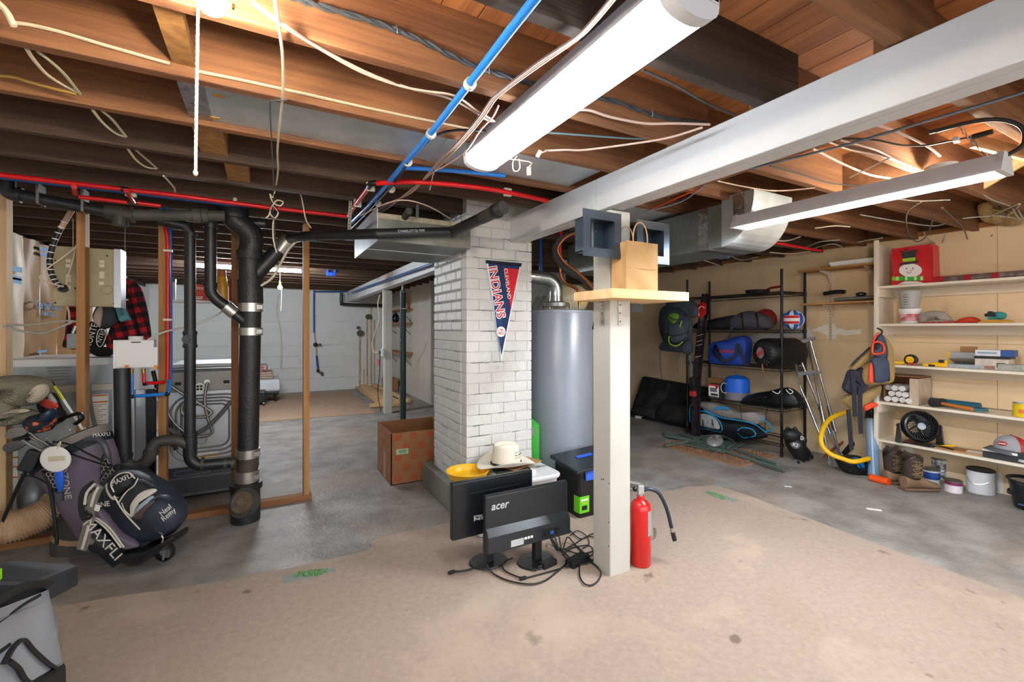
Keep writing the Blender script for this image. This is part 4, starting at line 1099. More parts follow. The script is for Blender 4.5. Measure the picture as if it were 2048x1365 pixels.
# hoses of the washer
BRAID=M('braided_steel','#a9a7a3',.35,.8,col2='#86847f',vs=90,contrast=.4)
hy=YWm-.06
hp=lambda pts:[py(u,v,hy) for u,v in pts]
pipe('braided_hose',hp(((415,765),(411,785),(410,810),(416,838),(424,860),(422,868),(408,873),(385,872),(360,858),(340,835),(333,815))),.011,BRAID,'braided steel hose looping from the washer inlet down left','hose',6)
pipe('braided_hose',hp(((338,770),(360,785),(386,800),(410,815),(423,826),(410,834),(385,834),(367,830),(363,818),(370,803))),.011,BRAID,'second braided steel hose coiled across the washer back','hose',6)
pipe('drain_hose',[py(u,v,hy-.03) for u,v in((463,803),(440,830),(415,855),(390,868),(360,872),(338,858))],.016,M('drain_grey','#5b5e62',.5),'thick grey drain hose draped across the washer back','hose',6)
pipe('lint_cord',[py(u,v,hy) for u,v in((306,742),(318,790),(338,840),(352,900))],.014,BLACK,'black washer lead hanging behind the weathered stud','hose',6)
t=thing('folded_chair','black and silver folded frame leaning between dryer and washer','frame',(py(300,900,4.12).x,4.12,0))
for u0,u1,m_ in((259,270,APPL),(272,292,M('silver_strip','#b4b9c0',.3,.6)),(294,312,BLACK)):
    a,b=py(u0,990,4.12),py(u1,778,4.12);G().box((a.x,4.1,.02),(b.x,4.14,b.z)).build('upright',m_,t,bevel=.004)

# ---------------------------------------------------------------- laundry shelf and bottles
YSH=5.087
ax=py(330,603,YSH);bx=py(500,603,YSH);zsh=py(420,603,YSH).z
t=thing('laundry_shelf','thin white shelf hung behind the studs carrying detergent','shelf',((ax.x+bx.x)/2,YSH,zsh-.02))
G().box((ax.x,YSH-.13,zsh-.018),(bx.x,YSH+.13,zsh)).build('board',WPLAS,t)
for xx in(ax.x+.02,bx.x-.04):G().box((xx,YSH-.005,zsh),(xx+.01,YSH+.005,2.19)).build('hanger_rod',STEELD,t)
def px_box(name,u0,u1,v0,v1,Y,depth,mat,label,cat,z0=None,bevel=.003):
    a,b=py(u0,v1,Y),py(u1,v0,Y);z0=a.z if z0 is None else z0
    t=thing(name,label,cat,((a.x+b.x)/2,Y+depth/2,z0))
    G().box((a.x,Y,z0),(b.x,Y+depth,b.z)).build('body',mat,t,bevel=bevel);return t,a,b
t,a,b=px_box('dryer_sheet_box',388,431,570,600,YSH-.08,.08,M('box_red','#cf3a22',.5),'red carton of dryer sheets on the laundry shelf','carton',zsh+.001)
text('bounce',.05,PAPER,frame(Vector(((a.x+b.x)/2,YSH-.081,zsh+.115)),(1,0,0),UP),t)
for k in(0,1):bars(frame(Vector(((a.x+b.x)/2+(-.045,.045)[k],YSH-.081,zsh+.025)),(1,0,0),UP),.06,.03,2,PAPER,t)
def bottle(u,hw,v0,Y,mat,capm,label,name='detergent_bottle',z0=None):
    p=py(u,600,Y);r=(py(u+hw,600,Y)-py(u-hw,600,Y)).length/2;top=py(u,v0,Y).z;z0=zsh+.001 if z0 is None else z0;h=top-z0
    t=thing(name,label,'bottle',(p.x,Y,z0));T=Matrix.Translation((p.x,Y,z0))
    G().lathe([(r*.9,0),(r,.02),(r,h*.55),(r*.8,h*.74),(r*.72,h*.8)],20,T,squash=(1,.6)).build('body',mat,t,smooth=True)
    G().lathe([(r*.7,h*.8),(r*.72,h*.82),(r*.66,h),(r*.3,h)],20,T,squash=(1,.75)).build('cap',capm,t,smooth=True)
    return t
bottle(444,12,541,YSH-.02,M('amber','#d49a1d',.3),M('cap_orange','#c4693a',.4),'amber yellow detergent bottle with orange cap')
bottle(470,12,545,YSH-.02,M('bottle_red','#9d1f25',.35),M('cap_red','#a82c2c',.4),'dark red detergent bottle beside the amber one')
t,a,b=px_box('green_top_carton',341,350,558,600,YSH-.06,.07,M('carton_grey','#b9bdb8',.5),'slim white carton with green top on the laundry shelf','carton',zsh+.001)
G().box((a.x-.002,YSH-.062,b.z-.03),(b.x+.002,YSH+.012,b.z+.002)).build('green_top',M('carton_green','#2f7c4c',.5),t)

# ---------------------------------------------------------------- hanging clothes and caps
def plaid():
    if 'plaid' in MATS:return MATS['plaid']
    m=bpy.data.materials.new('plaid');m.use_nodes=True;N,L=m.node_tree.nodes,m.node_tree.links;b=N['Principled BSDF'];b.inputs['Roughness'].default_value=.9
    tc=N.new('ShaderNodeTexCoord');mp=N.new('ShaderNodeMapping');mp.inputs['Scale'].default_value=(13,13,13);mp.inputs['Rotation'].default_value=(0,.25,0)
    sx=N.new('ShaderNodeSeparateXYZ');L.new(tc.outputs['Object'],mp.inputs[0]);L.new(mp.outputs[0],sx.inputs[0])
    outs=[]
    for k in(0,2):
        f=N.new('ShaderNodeMath');f.operation='FRACT';L.new(sx.outputs[k],f.inputs[0])
        g_=N.new('ShaderNodeMath');g_.operation='GREATER_THAN';g_.inputs[1].default_value=.5;L.new(f.outputs[0],g_.inputs[0]);outs.append(g_)
    ad=N.new('ShaderNodeMath');ad.operation='ADD';L.new(outs[0].outputs[0],ad.inputs[0]);L.new(outs[1].outputs[0],ad.inputs[1])
    mul=N.new('ShaderNodeMath');mul.operation='MULTIPLY';mul.inputs[1].default_value=.5;L.new(ad.outputs[0],mul.inputs[0])
    rp=N.new('ShaderNodeValToRGB');rp.color_ramp.interpolation='CONSTANT';e=rp.color_ramp.elements
    e[0].color=(*lin('#c81f2a'),1);e[1].position=.4;e[1].color=(*lin('#5e1620'),1);n3=e.new(.8);n3.color=(*lin('#17161a'),1)
    L.new(mul.outputs[0],rp.inputs[0]);L.new(rp.outputs[0],b.inputs['Base Color']);MATS['plaid']=m;return m
YC=4.5
q=lambda u,v:py(u,v,YC)
t=thing('flannel_shirt','red and black plaid flannel shirt hanging behind the breaker panel','shirt',q(270,690))
puff([(240,552),(252,556),(268,568),(280,590),(282,640),(284,690),(262,705),(240,700),(224,705),(212,690),(226,640),(236,590)],q,(0,-1,0),.07,.05,wob=.012).build('torso',plaid(),t,smooth=True)
puff([(268,562),(282,575),(292,605),(300,650),(302,676),(288,680),(276,660),(268,620),(262,585)],lambda u,v:py(u,v,YC-.05),(0,-1,0),.045,.045,wob=.01).build('sleeve',plaid(),t,smooth=True)
puff([(236,548),(246,551),(252,562),(244,566),(236,560)],lambda u,v:py(u,v,YC-.05),(0,-1,0),.03,.03).build('collar',plaid(),t,smooth=True)
G().cbox(py(254,600,YC-.10),(.016,.006,.012)).build('pocket_tag',PAPER,t)
g=G();g.tube([q(246,552),q(246,540),q(250,530)]+[Vector((q(250,530).x,YC,2.19))],.003,6,3);g.build('hook_wire',STEEL,t)
q2=lambda u,v:py(u,v,4.62)
t=thing('plaid_scarf','dark red plaid cloth hanging left of the brown stud','cloth',q2(140,700))
puff([(138,614),(152,612),(160,640),(158,690),(146,700),(136,696),(126,694),(132,670),(134,640)],q2,(0,-1,0),.05,.03,wob=.01).build('cloth',plaid(),t,smooth=True)
g=G();g.tube([q2(146,616),Vector((q2(146,616).x,4.62,2.19))],.003,6,1);g.build('string',CABLE,t)
TEAL=M('teal_cloth','#5f9aa0',.8);BLKC=M('black_cloth','#17181c',.9);
q3=lambda u,v:py(u,v,4.36)
t=thing('baseball_cap','teal and black cap hanging upside down under the breaker panel','cap',q3(218,655))
puff([(188,640),(190,625),(200,610),(214,603),(230,606),(238,625),(236,645),(222,655),(204,658)],q3,(0,-1,.1),.09,.05).build('crown',M('cap_grey','#3d4147',.85),t,smooth=True)
puff([(188,642),(190,625),(202,610),(206,622),(204,640),(200,656)],lambda u,v:py(u,v,4.27),(0,-1,.1),.02,.01).build('side_panel',M('cap_stone','#b8a797',.85),t,smooth=True)
puff([(228,604),(246,602),(256,625),(263,640),(254,642),(240,644),(234,628)],lambda u,v:py(u,v,4.30),(0,-1,.1),.03,.02,wob=.01).build('brim',TEAL,t,smooth=True)
g=G();g.tube([q3(238,606),q3(240,590)]+[Vector((q3(240,590).x,4.2,py(240,600,4.2).z))],.003,6,3);g.build('strap',BLKC,t)
puff([(238,560),(246,585),(250,600),(240,606),(236,590)],lambda u,v:py(u,v,4.25),(0,-1,.1),.02,.02).build('cloth_tail',TEAL,t,smooth=True)
t=thing('lettered_beanie','black beanie with white lettering hanging under the teal cap','hat',q3(198,710))
puff([(180,645),(196,645),(208,652),(214,670),(210,690),(200,696),(184,694),(178,670)],lambda u,v:py(u,v,4.42),(0,-1,0),.09,.05).build('crown',BLKC,t,smooth=True)
puff([(176,690),(200,694),(222,698),(228,706),(214,713),(192,712),(178,704)],lambda u,v:py(u,v,4.40),(0,-1,.3),.06,.05).build('brim',BLKC,t,smooth=True)
text('MONTEC',.055,PAPER,frame(py(184,668,4.325),(.25,0,1),(-1,0,.25)),t)
text('NTEC',.04,PAPER,frame(py(203,672,4.325),(.3,0,1),(-1,0,.3)),t)
g=G();g.tube([py(u,v,4.325) for u,v in((198,660),(212,664),(208,684),(200,694),(193,684))],.003,6,4,closed=True);g.build('crest_outline',PAPER,t)

# ---------------------------------------------------------------- far room
t=thing('bed','low bed with white mattress against the far wall','bed',(-.35,9.75,0))
G().box((-1.1,9.35,.14),(.23,10.2,.2)).build('frame',BLACK,t,bevel=.01)
G().box((-1.12,9.33,.2),(.26,10.22,.42)).build('mattress',M('mattress_white','#dfe1e6',.8,col2='#cfd2d8',vs=5),t,bevel=.05)
for xx,yy in((-1.05,9.4),(.18,9.4),(.18,10.15),(-1.05,10.15)):G().cyl((xx,yy,.012),(xx,yy,.15),.02,n=10).build('leg',BLACK,t)
def folded(name,c,sz,mat,label,n=3):
    t=thing(name,label,'blanket',c)
    for k in range(n):
        g=G();h=sz[2]/n
        def fn(i,j,k=k):return None
        g.cbox((c[0]+random.uniform(-.01,.01),c[1],c[2]+h*(k+.5)),(sz[0],sz[1],h*.96));g.build('fold',mat,t,bevel=h*.42)
    return t
folded('folded_blanket',(-.08,9.72,.425),(.45,.5,.13),M('beige_cloth','#b9a591',.9,col2='#a8927d',vs=9,bump=.5,bs=20),'beige folded blanket on the bed')
folded('red_blanket',(-.16,9.72,.56),(.42,.45,.12),M('red_cloth','#8d2c38',.9,col2='#d9c4c0',vs=13,contrast=.6,bump=.5,bs=20),'red and white patterned blanket folded on top')
t=thing('suitcase','small black wheeled suitcase in front of the bed','suitcase',(-.2,9.15,.012))
G().box((-.45,9.0,.05),(.03,9.28,.26)).build('shell',M('case_black','#1b2026',.45),t,bevel=.025)
for xx in(-.4,-.02):G().cyl((xx,9.0,.045),(xx+.025,9.0,.045),.032,n=14).build('wheel',BLACKG,t)
# wall water pipe with valve
t=thing('wall_water_pipe','blue water pipe with valve fixed on the far white wall','pipe',py(632,745,10.52))
q=lambda u,v:py(u,v,10.53)
for pts,m_,r in((((720,583),(660,584),(632,584),(628,588),(628,666)),BLUED,.016),(((629,666),(631,685)),STEELD,.008),(((632,690),(633,712)),STEEL,.012),(((633,712),(636,740)),BLUED,.02)):
    g=G();g.tube([q(*p) for p in pts],r,8,1 if len(pts)<3 else 2);g.build('pipe',m_,t,smooth=True)
for u,v,r in((631,690,.05),(640,690,.03),(636,742,.035)):G().ball(q(u,v),r,10).build('valve_body',M('valve_dark','#35332e',.5,.5),t,smooth=True)
G().cyl(q(632,690),q(643,691)+Vector((0,-.05,0)),.014,n=8).build('valve_stem',STEELD,t)
pipe('wall_string',[py(*p,10.5) for p in((556,590),(553,625),(560,660),(562,700),(561,735))],.007,CABLE,'white string hanging down the far wall','string')
for u,v,r,lab in((720,667,.07,'large rusty pipe stub in the far wall'),(716,656,.035,'small rusty pipe stub above the large one'),(736,634,.06,'grey metal stub high on the far wall'),(643,747,.04,'small dark pipe stub low on the far wall')):
    p=py(u,v,10.6);single(G().cyl(p,p+Vector((0,-.08,0)),r,n=14),'pipe_stub',M('stub_rust','#5d5348',.7,.3),lab,'pipe stub',smooth=True)
# black pipe at the beam end
pipe('black_wall_pipe',[py(*p,10.4) for p in((683,586),(683,604),(688,609),(770,612))],.035,ABS,'black pipe bending along the far wall top','pipe',3)
pipe('blue_beam_tube',[px(*p,1.56) for p in((868,527),(800,551),(770,562),(740,572),(704,586))],.016,BLUED,'blue water tube along the top of the far beam','pipe',2)
t=thing('blue_clamp','blue plastic bracket under the far joists','bracket',pz(662,552,2.12))
p=pz(662,549,2.15);G().cbox(p,(.12,.06,.05)).build('body',BLUEPL,t,bevel=.006)
for dx in(-.05,.05):G().cbox(p+Vector((dx,0,.04)),(.03,.05,.05)).build('ear',BLUEPL,t)
# lumber on the floor by the far post
L=(((712,776),(762,812),.09,.04),((722,774),(775,815),.14,.035),((733,773),(800,812),.10,.04),((745,776),(818,812),.05,.05))
for k,(p0,p1,w_,h_) in enumerate(L):
    a,b=fl(*p0),fl(*p1);g=G();c=(a+b)/2;dv=b-a
    g.cbox(Vector((c.x,c.y,.014+h_/2+(0,.041,.002,.045)[k])),(dv.length,w_,h_),rz=math.atan2(dv.y,dv.x))
    single(g,'lumber_board',PINE if k%2 else STUDL,('leftmost','second','third','rightmost')[k]+' pine board lying on the far carpet by the white post','board','lumber by the far post')
for k,(u,v) in enumerate(((757,815),(790,814),(806,806))):
    p=fl(u,v);single(G().cbox((p.x,p.y,.03+.012),(.28,.08,.06),rz=.2*k),'wood_offcut',PINE,('left','middle','right')[k]+' short wood offcut near the foot of the far post','offcut','wood offcuts')
# shelves on the partition
ya,yb=8.94,10.5
for k,v in enumerate((618,645,706)):
    z=1.35+(658-v)*9.1/905
    t=thing('bracket_shelf',('top','middle','lowest')[k]+' wooden bracket shelf on the white partition','shelf',(2.5,9.7,z-.02),group='partition shelves')
    G().box((2.36,ya,z-.025),(2.63,yb,z)).build('board',wood('shelf_brown','#a87048','#bd885c','Y'),t)
    for yy in(ya+.12,yb-.3):
        g=G();g.strip([(2.62,yy,z-.26),(2.4,yy,z-.03)],.025,.012,(0,1,0),1);g.build('bracket',M('brkt','#5f656b',.5,.3),t)
    if k==1:zv=z
t=thing('blue_vase','dark blue lidded jar on the middle partition shelf','jar',(2.45,10.1,zv))
p=px(791,640,2.45);T=Matrix.Translation((2.45,p.y,zv+.001))@Matrix.Scale(.84,4)
G().lathe([(.05,0),(.085,.04),(.1,.1),(.085,.17),(.05,.2)],18,T).build('jar',M('jar_blue','#141a2c',.25),t,smooth=True)
G().lathe([(.055,.2),(.05,.225),(.02,.24),(.015,.26),(0,.262)],16,T).build('lid',M('jar_blue','#141a2c',.25),t,smooth=True)
t.location=(2.45,p.y,zv);
for ch_ in t.children:ch_.data.transform(Matrix.Translation((0,10.1-p.y,0)))
single(G().box((2.3,9.9,0),(2.58,10.25,.26)),'brown_carton',CARD,'small brown carton on the floor below the partition shelves','carton',bevel=.004)
# conduit, outlet and cords on the far post
t=thing('post_outlet','white conduit and outlet box on the far white post','outlet',(1.655,7.3,1.0))
yc=7.27;xo=1.655
za,zb=px(764,700,xo).z,1.97
g=G();g.cyl((xo,yc,za),(xo,yc,zb),.014,n=8);g.build('conduit',WPLAS,t)
G().box((xo-.03,yc-.06,za-.1),(xo+.012,yc+.05,za+.02)).build('box',M('box_lgrey','#c9cdd0',.5),t,bevel=.006)
p=Vector((xo-.02,yc+.1,za-.04));G().cbox(p,(.04,.1,.035)).build('plug',BLACK,t)
g=G();g.tube([(xo-.01,yc+.2,1.9),(xo-.01,yc+.35,1.75),(xo-.01,yc+.25,1.5),(xo-.01,yc+.8,1.1),(xo-.01,yc+.6,.95),(xo-.01,yc+.12,za-.03)],.009,6,5);g.build('white_flex',CABLE,t,smooth=True)
g=G();g.tube([(xo-.02,yc+.14,za-.06),(xo-.02,yc+.18,.6),(xo-.02,yc+.3,.3),(xo-.03,yc+.05,.03)],.006,6,5);g.build('black_flex',CABLEB,t,smooth=True)
G().cbox((xo-.02,yc+.25,.8),(.01,.11,.08),rx=.3).build('red_tag',M('tag_red','#d9434a',.6),t)
# ---------------------------------------------------------------- golf bags
BAGP=M('bag_purple_grey','#7d7183',.6,col2='#685e70',vs=4,contrast=.2)
BAGK=M('bag_black','#1a1c22',.6,col2='#23262e',vs=6)
BAGN=M('bag_navy','#242c39',.5,col2='#2f3847',vs=6)
BAGG=M('bag_grey_trim','#7a756f',.7)
BAGW=M('bag_white_trim','#d6d0c4',.6)
MESHM=M('hex_cord','#b9b2a2',.7)
def loft(rings,mat,name,parent,n=20,smooth=True):
    """rings: (centre, axis a, axis b)"""
    g=G();vs=[];fs=[]
    for c,a,b in rings:
        for j in range(n):
            q=2*math.pi*j/n;vs.append(c+a*math.cos(q)+b*math.sin(q))
    k=len(rings)
    for i in range(k-1):fs+=[(i*n+j,i*n+(j+1)%n,(i+1)*n+(j+1)%n,(i+1)*n+j) for j in range(n)]
    fs+=[tuple(range(n-1,-1,-1)),tuple((k-1)*n+j for j in range(n))]
    g.add(vs,fs);return g.build(name,mat,parent,smooth=smooth)
def lofted(pts,mat,name,parent,ratio=.8,n=20,side=None):
    """pts: (u, v, d, radius m) along an axis; round section across the axis"""
    P=[pd(u,v,d) for u,v,d,r in pts];rings=[]
    for i,(u,v,d,r) in enumerate(pts):
        tv=(P[min(i+1,len(P)-1)]-P[max(i-1,0)]).normalized()
        a=tv.cross(VIEW).normalized();b=tv.cross(a).normalized()
        rings.append((P[i],a*r,b*r*ratio))
    return loft(rings,mat,name,parent,n)
D1=2.72
t=thing('stand_golf_bag','purple grey stand golf bag with mesh panels leaning left','golf bag',pd(165,1100,D1))
lofted([(146,908,D1,.23),(160,935,D1,.22),(180,978,D1,.195),(205,1040,D1,.165),(225,1082,D1,.14)],BAGP,'bag_body',t,.62)
# cuff at the mouth
def cuff(u,v,d,r,tv,mat,name,h,ratio=.62):
    c=pd(u,v,d);tv=tv.normalized();a=tv.cross(VIEW).normalized();b=tv.cross(a).normalized()
    return loft([(c,a*r,b*r*ratio),(c+tv*h,a*r*1.04,b*r*ratio*1.04)],mat,name,t)
ax_=(pd(118,876,D1)-pd(205,1040,D1)).normalized()
cuff(149,915,D1,.234,ax_,BAGK,'black_band',.045);cuff(142,900,D1,.236,ax_,BAGG,'ribbed_collar',.045)
cuff(135,886,D1,.222,ax_,BLACKM,'mouth_liner',.004)
for pts in(((150,935),(170,945),(178,970),(172,1005),(160,1005),(150,985),(146,960)),((205,910),(216,925),(228,955),(222,985),(212,1003),(202,985),(202,945))):
    pass
def hexpanel(pts,d,name):
    pan=puff(pts,lambda u,v:pd(u,v,d),-VIEW,.018,.02).build(name,BAGK,t,smooth=True)
    us=[p[0]for p in pts];vs_=[p[1]for p in pts]
    from math import sqrt
    def inside(x,y):
        c=False;j=len(pts)-1
        for i in range(len(pts)):
            xi,yi=pts[i];xj,yj=pts[j]
            if(yi>y)!=(yj>y) and x<(xj-xi)*(y-yi)/(yj-yi)+xi:c=not c
            j=i
        return c
    row=0;v=min(vs_);n=0
    while v<max(vs_):
        u=min(us)+(4.3 if row%2 else 0)
        while u<max(us):
            if inside(u,v) and inside(u-3,v) and inside(u+3,v):
                c=pd(u,v,d-.021)
                g=G();g.tube([c+RIGHT*.0135*math.cos(R(60*k+30))+UP*.0135*math.sin(R(60*k+30)) for k in range(6)],.0018,4,1,closed=True)
                g.build('hex_cell',MESHM,pan);n+=1
            u+=8.6
        v+=7.4;row+=1
hexpanel([(206,908),(217,920),(233,950),(238,962),(230,985),(218,1002),(207,1002),(203,980),(203,935)],D1-.16,'mesh_panel')
hexpanel([(84,942),(100,946),(113,944),(116,960),(114,985),(104,975),(92,958)],D1-.15,'mesh_panel')
lt=M('white_thread','#d9d6d0',.7)
text('OZONE',.055,lt,frame(pd(131,965,D1-.155),(RIGHT*.16-UP),RIGHT+UP*.16),t)
text('MAXFLI',.03,lt,frame(pd(203,870,D1-.17),(RIGHT+UP*.1),UP),t)
for u,v in((94,878),(112,884),(62,916),(60,910),(140,861),(170,857)):G().ball(pd(u,v,D1-.16),.006,8).build('rivet',STEEL,t)
# grab handles
g=G();g.tube([pd(u,v,D1-.1) for u,v in((172,881),(190,877),(205,886),(214,905),(216,925),(218,932))],.016,10,5);g.build('side_handle',M('handle_grey','#4a4d55',.35),t,smooth=True)
g=G();g.tube([pd(u,v,D1) for u,v in((100,858),(115,842),(140,832),(158,828),(163,838),(152,848))],.018,10,5,flat=.6);g.build('top_handle',BLACK,t,smooth=True)
# shoulder straps
for pts in(((92,884),(120,900),(160,915),(200,928),(225,934)),((106,884),(140,890),(180,910),(222,930))):
    g=G();g.tube([pd(u,v,D1-.18) for u,v in pts],.0055,6,5);g.build('cord',BLACK,t,smooth=True)
# stand legs
for pts,d in((((62,925),(40,965),(5,1045),(0,1070)),2.55),(((96,960),(104,1000),(112,1060),(114,1090)),2.6)):
    g=G();g.tube([pd(u,v,d) for u,v in pts],.009,8,3);g.build('stand_leg',BLACK,t,smooth=True)
pv=pd(62,922,2.56);G().cbox(pv,(.07,.05,.12),ry=.4).build('leg_pivot',BLACK,t,bevel=.01)
g=G();g.tube([pd(u,v,2.58) for u,v in((42,950),(70,955),(98,970))],.004,6,3);g.build('leg_wire',BLACK,t)
# bag foot standing on the floor
P_=[(172,1003,2.78,.105),(160,1040,2.77,.118),(152,1080,2.765,.125),(150,1104,2.76,.12)]
lofted(P_,M('bag_foot','#4f4a47',.7,col2='#3b3836',vs=5),'lower_body',t,.8)
lofted([(155,1066,2.765,.127),(153,1076,2.765,.128)],M('tan_band','#a9876a',.7),'tan_band',t,.8)
# hanging white disc tag and blue brush
c=pd(111,919,D1-.2)
tg=thing('bag_tag','white oval tag hanging on the stand golf bag','tag',pd(111,943,D1-.2))
G().ball(c,.088,24,(1,1,.82),Matrix.Identity(4)).build('disc',PAPER,tg,smooth=True)
for v_ in tg.children[0].data.vertices:
    w_=v_.co-(INV[tg.name]@c);dd=w_.dot(VIEW);v_.co=v_.co-VIEW*dd*.95
puff([(96,914),(130,912),(130,922),(96,924)],lambda u,v:pd(u,v,D1-.206),-VIEW,.002,0,rings=1,sub=1).build('paper_strip',M('strip_cream','#d3c9ac',.7),tg)
g=G();g.tube([pd(u,v,D1-.2) for u,v in((115,900),(120,890),(121,884),(116,890),(115,900))],.003,6,4);g.build('string_loop',CABLE,tg)
bb=thing('bag_brush','bright blue plastic brush clipped below the white tag','brush',pd(119,985,D1-.2))
lofted([(119,940,D1-.19,.018),(119,955,D1-.19,.026),(120,972,D1-.19,.02),(119,984,D1-.19,.008)],M('brush_blue','#1b63e0',.35),'handle',bb,.5)
G().cbox(pd(119,995,D1-.19),(.03,.02,.05)).build('bristles',M('bristle_grey','#44464c',.8),bb)

# clubs in the stand bag
CLUBM=M('club_steel','#a8a6a0',.25,.9)
def iron(pts,shaft,label,mat=CLUBM,d=2.6):
    t=thing('golf_iron',label,'golf club',pd(*shaft[-1],d),group='irons in the stand bag')
    puff(pts,lambda u,v:pd(u,v,d),-VIEW,.012,.01,sub=3).build('head',mat,t,smooth=True)
    g=G();g.tube([pd(u,v,d) for u,v in shaft],.0075,8,3);g.build('shaft',STEEL,t,smooth=True)
iron([(11,870),(20,858),(40,853),(54,855),(60,863),(48,872),(24,878),(13,877)],[(52,856),(62,866),(75,878),(100,890)],'brightest golf iron head, topmost at the bag mouth')
iron([(26,877),(44,868),(60,870),(62,880),(45,886),(30,885)],[(58,872),(70,880),(95,895)],'middle dark golf iron head at the bag mouth',M('club_dark','#43454a',.3,.8),2.64)
iron([(6,896),(12,888),(30,882),(46,881),(54,888),(42,898),(22,905),(9,903)],[(46,881),(56,887),(70,895),(90,905)],'lowest golf iron head at the bag mouth',M('club_mid','#77787a',.3,.85),2.58)
t=thing('alignment_stick','yellow and white stick with black tip in the golf bag','stick',pd(150,830,2.74))
for a_,b_,m_ in(((103,764),(109,773),BLACK),((109,773),(127,800),M('neon_yellow','#d3df1d',.45)),((127,800),(152,838),PAPER),((152,838),(165,860),PAPER)):
    G().cyl(pd(*a_,2.74),pd(*b_,2.74),.0068,n=8).build('section',m_,t)
t=thing('green_stick','olive green shaft poking out beside the furry cover','stick',pd(105,850,2.76))
g=G();g.cyl(pd(66,792,2.76),pd(118,848,2.76),.007,n=8);g.build('shaft',M('olive_shaft','#7f8b2c',.4),t)
g=G();g.cyl(pd(71,797,2.755),pd(84,812,2.755),.011,n=8);g.build('grip',M('grip_dark','#2d3822',.6),t)
t=thing('club_headcover','navy and orange floral golf headcover on the bag','headcover',pd(80,865,2.62))
FLOR=add_spots(M('floral_print','#17202f',.7),'#d8673a',26,.56,.6,1.)
puff([(60,838),(76,828),(96,830),(106,842),(100,856),(86,866),(70,862),(60,850)],lambda u,v:pd(u,v,2.62),-VIEW,.07,.06).build('cover',FLOR,t,smooth=True)
puff([(82,842),(92,828),(104,818),(109,820),(108,834),(98,844)],lambda u,v:pd(u,v,2.57),-VIEW,.04,.03).build('cuff',M('navy_vinyl','#1e2b48',.3),t,smooth=True)
t=thing('red_tipped_cover','dark club head with red and white edge behind the headcover','headcover',pd(105,830,2.78))
puff([(80,806),(98,784),(108,800),(116,818),(128,836),(112,850),(96,838)],lambda u,v:pd(u,v,2.8),-VIEW,.05,.05).build('cover',M('cover_dark','#23252b',.5),t,smooth=True)
puff([(80,806),(92,798),(112,806),(116,816),(96,818)],lambda u,v:pd(u,v,2.745),-VIEW,.012,.01).build('red_panel',M('red_panel','#d2483f',.5),t,smooth=True)
puff([(94,784),(98,783),(113,803),(112,808),(100,804)],lambda u,v:pd(u,v,2.75),-VIEW,.012,.01).build('grey_edge',M('edge_grey','#b6b2ac',.5),t,smooth=True)

# furry olive throw on top
t=thing('furry_throw','olive grey furry animal headcover over the golf clubs','headcover',pd(30,850,2.66))
FUR_=M('fur_olive','#97937e',.95,col2='#6f6c5a',vs=9,contrast=.1,bump=1.,bs=55)
FURL=M('fur_light','#c2b9a4',.95,bump=1.,bs=60)
fd=lambda d:(lambda u,v:pd(u,v,d))
def fur(pts,d,f,b_,m_,nm):puff(pts,fd(d),-VIEW,f,b_,rings=6,sub=6,wob=.01,power=.75).build(nm,m_,t,smooth=True)
fur([(-20,760),(10,752),(45,751),(75,756),(92,768),(90,785),(78,800),(60,812),(35,806),(10,790),(-20,785)],2.66,.12,.1,FUR_,'body')
fur([(-20,790),(5,792),(25,806),(26,826),(8,834),(-20,838)],2.6,.09,.07,FUR_,'head')
fur([(64,800),(76,775),(86,768),(91,780),(84,796),(70,806)],2.58,.05,.04,FURL,'ear_lining')
fur([(-20,830),(10,822),(40,818),(66,822),(74,832),(52,846),(20,852),(-20,850)],2.66,.07,.06,FUR_,'paw')
fur([(0,830),(24,820),(50,818),(56,824),(30,830),(6,838)],2.58,.03,.03,FURL,'paw_lining')

# ---------------------------------------------------------------- wheeled golf bag in front
D2=2.55
t=thing('wheeled_golf_bag','purple and black wheeled golf bag with bulging pockets','golf bag',pd(265,1120,D2))
lofted([(206,985,D2,.05),(216,1004,D2,.10),(236,1035,D2,.155),(260,1075,D2,.175),(278,1102,D2,.15)],BAGK,'bag_body',t,.6)
qd=lambda d:(lambda u,v:pd(u,v,d))
def pk(name,pts,d,mat,f=.06,b=.04,parent=None,sub=5,**k):return puff(pts,qd(d),-VIEW,f,b,sub=sub,**k).build(name,mat,parent or t,smooth=True)
pk('purple_panel',[(184,1022),(200,1018),(216,1035),(242,1065),(276,1090),(268,1097),(250,1097),(230,1070),(208,1042),(188,1034)],D2-.13,BAGP,.03,.03)
lp=pk('lower_pocket',[(178,1042),(192,1040),(212,1055),(234,1078),(250,1096),(240,1104),(214,1106),(192,1096),(180,1075),(172,1055)],D2-.12,BAGK,.07,.04)
g=G();g.tube([pd(u,v,D2-.165) for u,v in((180,1034),(198,1040),(222,1060),(248,1096))],.0045,6,5);g.build('white_piping',BAGW,t,smooth=True)
g=G();g.tube([pd(u,v,D2-.168) for u,v in((181,1039),(196,1044),(218,1064),(242,1096))],.0045,6,5);g.build('white_piping',BAGW,t,smooth=True)
text('MAXFLI',.078,lt,frame(pd(205,1080,D2-.21),(RIGHT*.80-UP*.92),(RIGHT*.9+UP)),t,sx=1.0)
c=pd(184,1082,D2-.185);G().cyl(c,c-VIEW*.01,.018,n=16).build('silver_badge',STEEL,t,smooth=True)
text('OZONE',.04,lt,frame(pd(193,1012,D2-.17),RIGHT+UP*.15,UP),t)
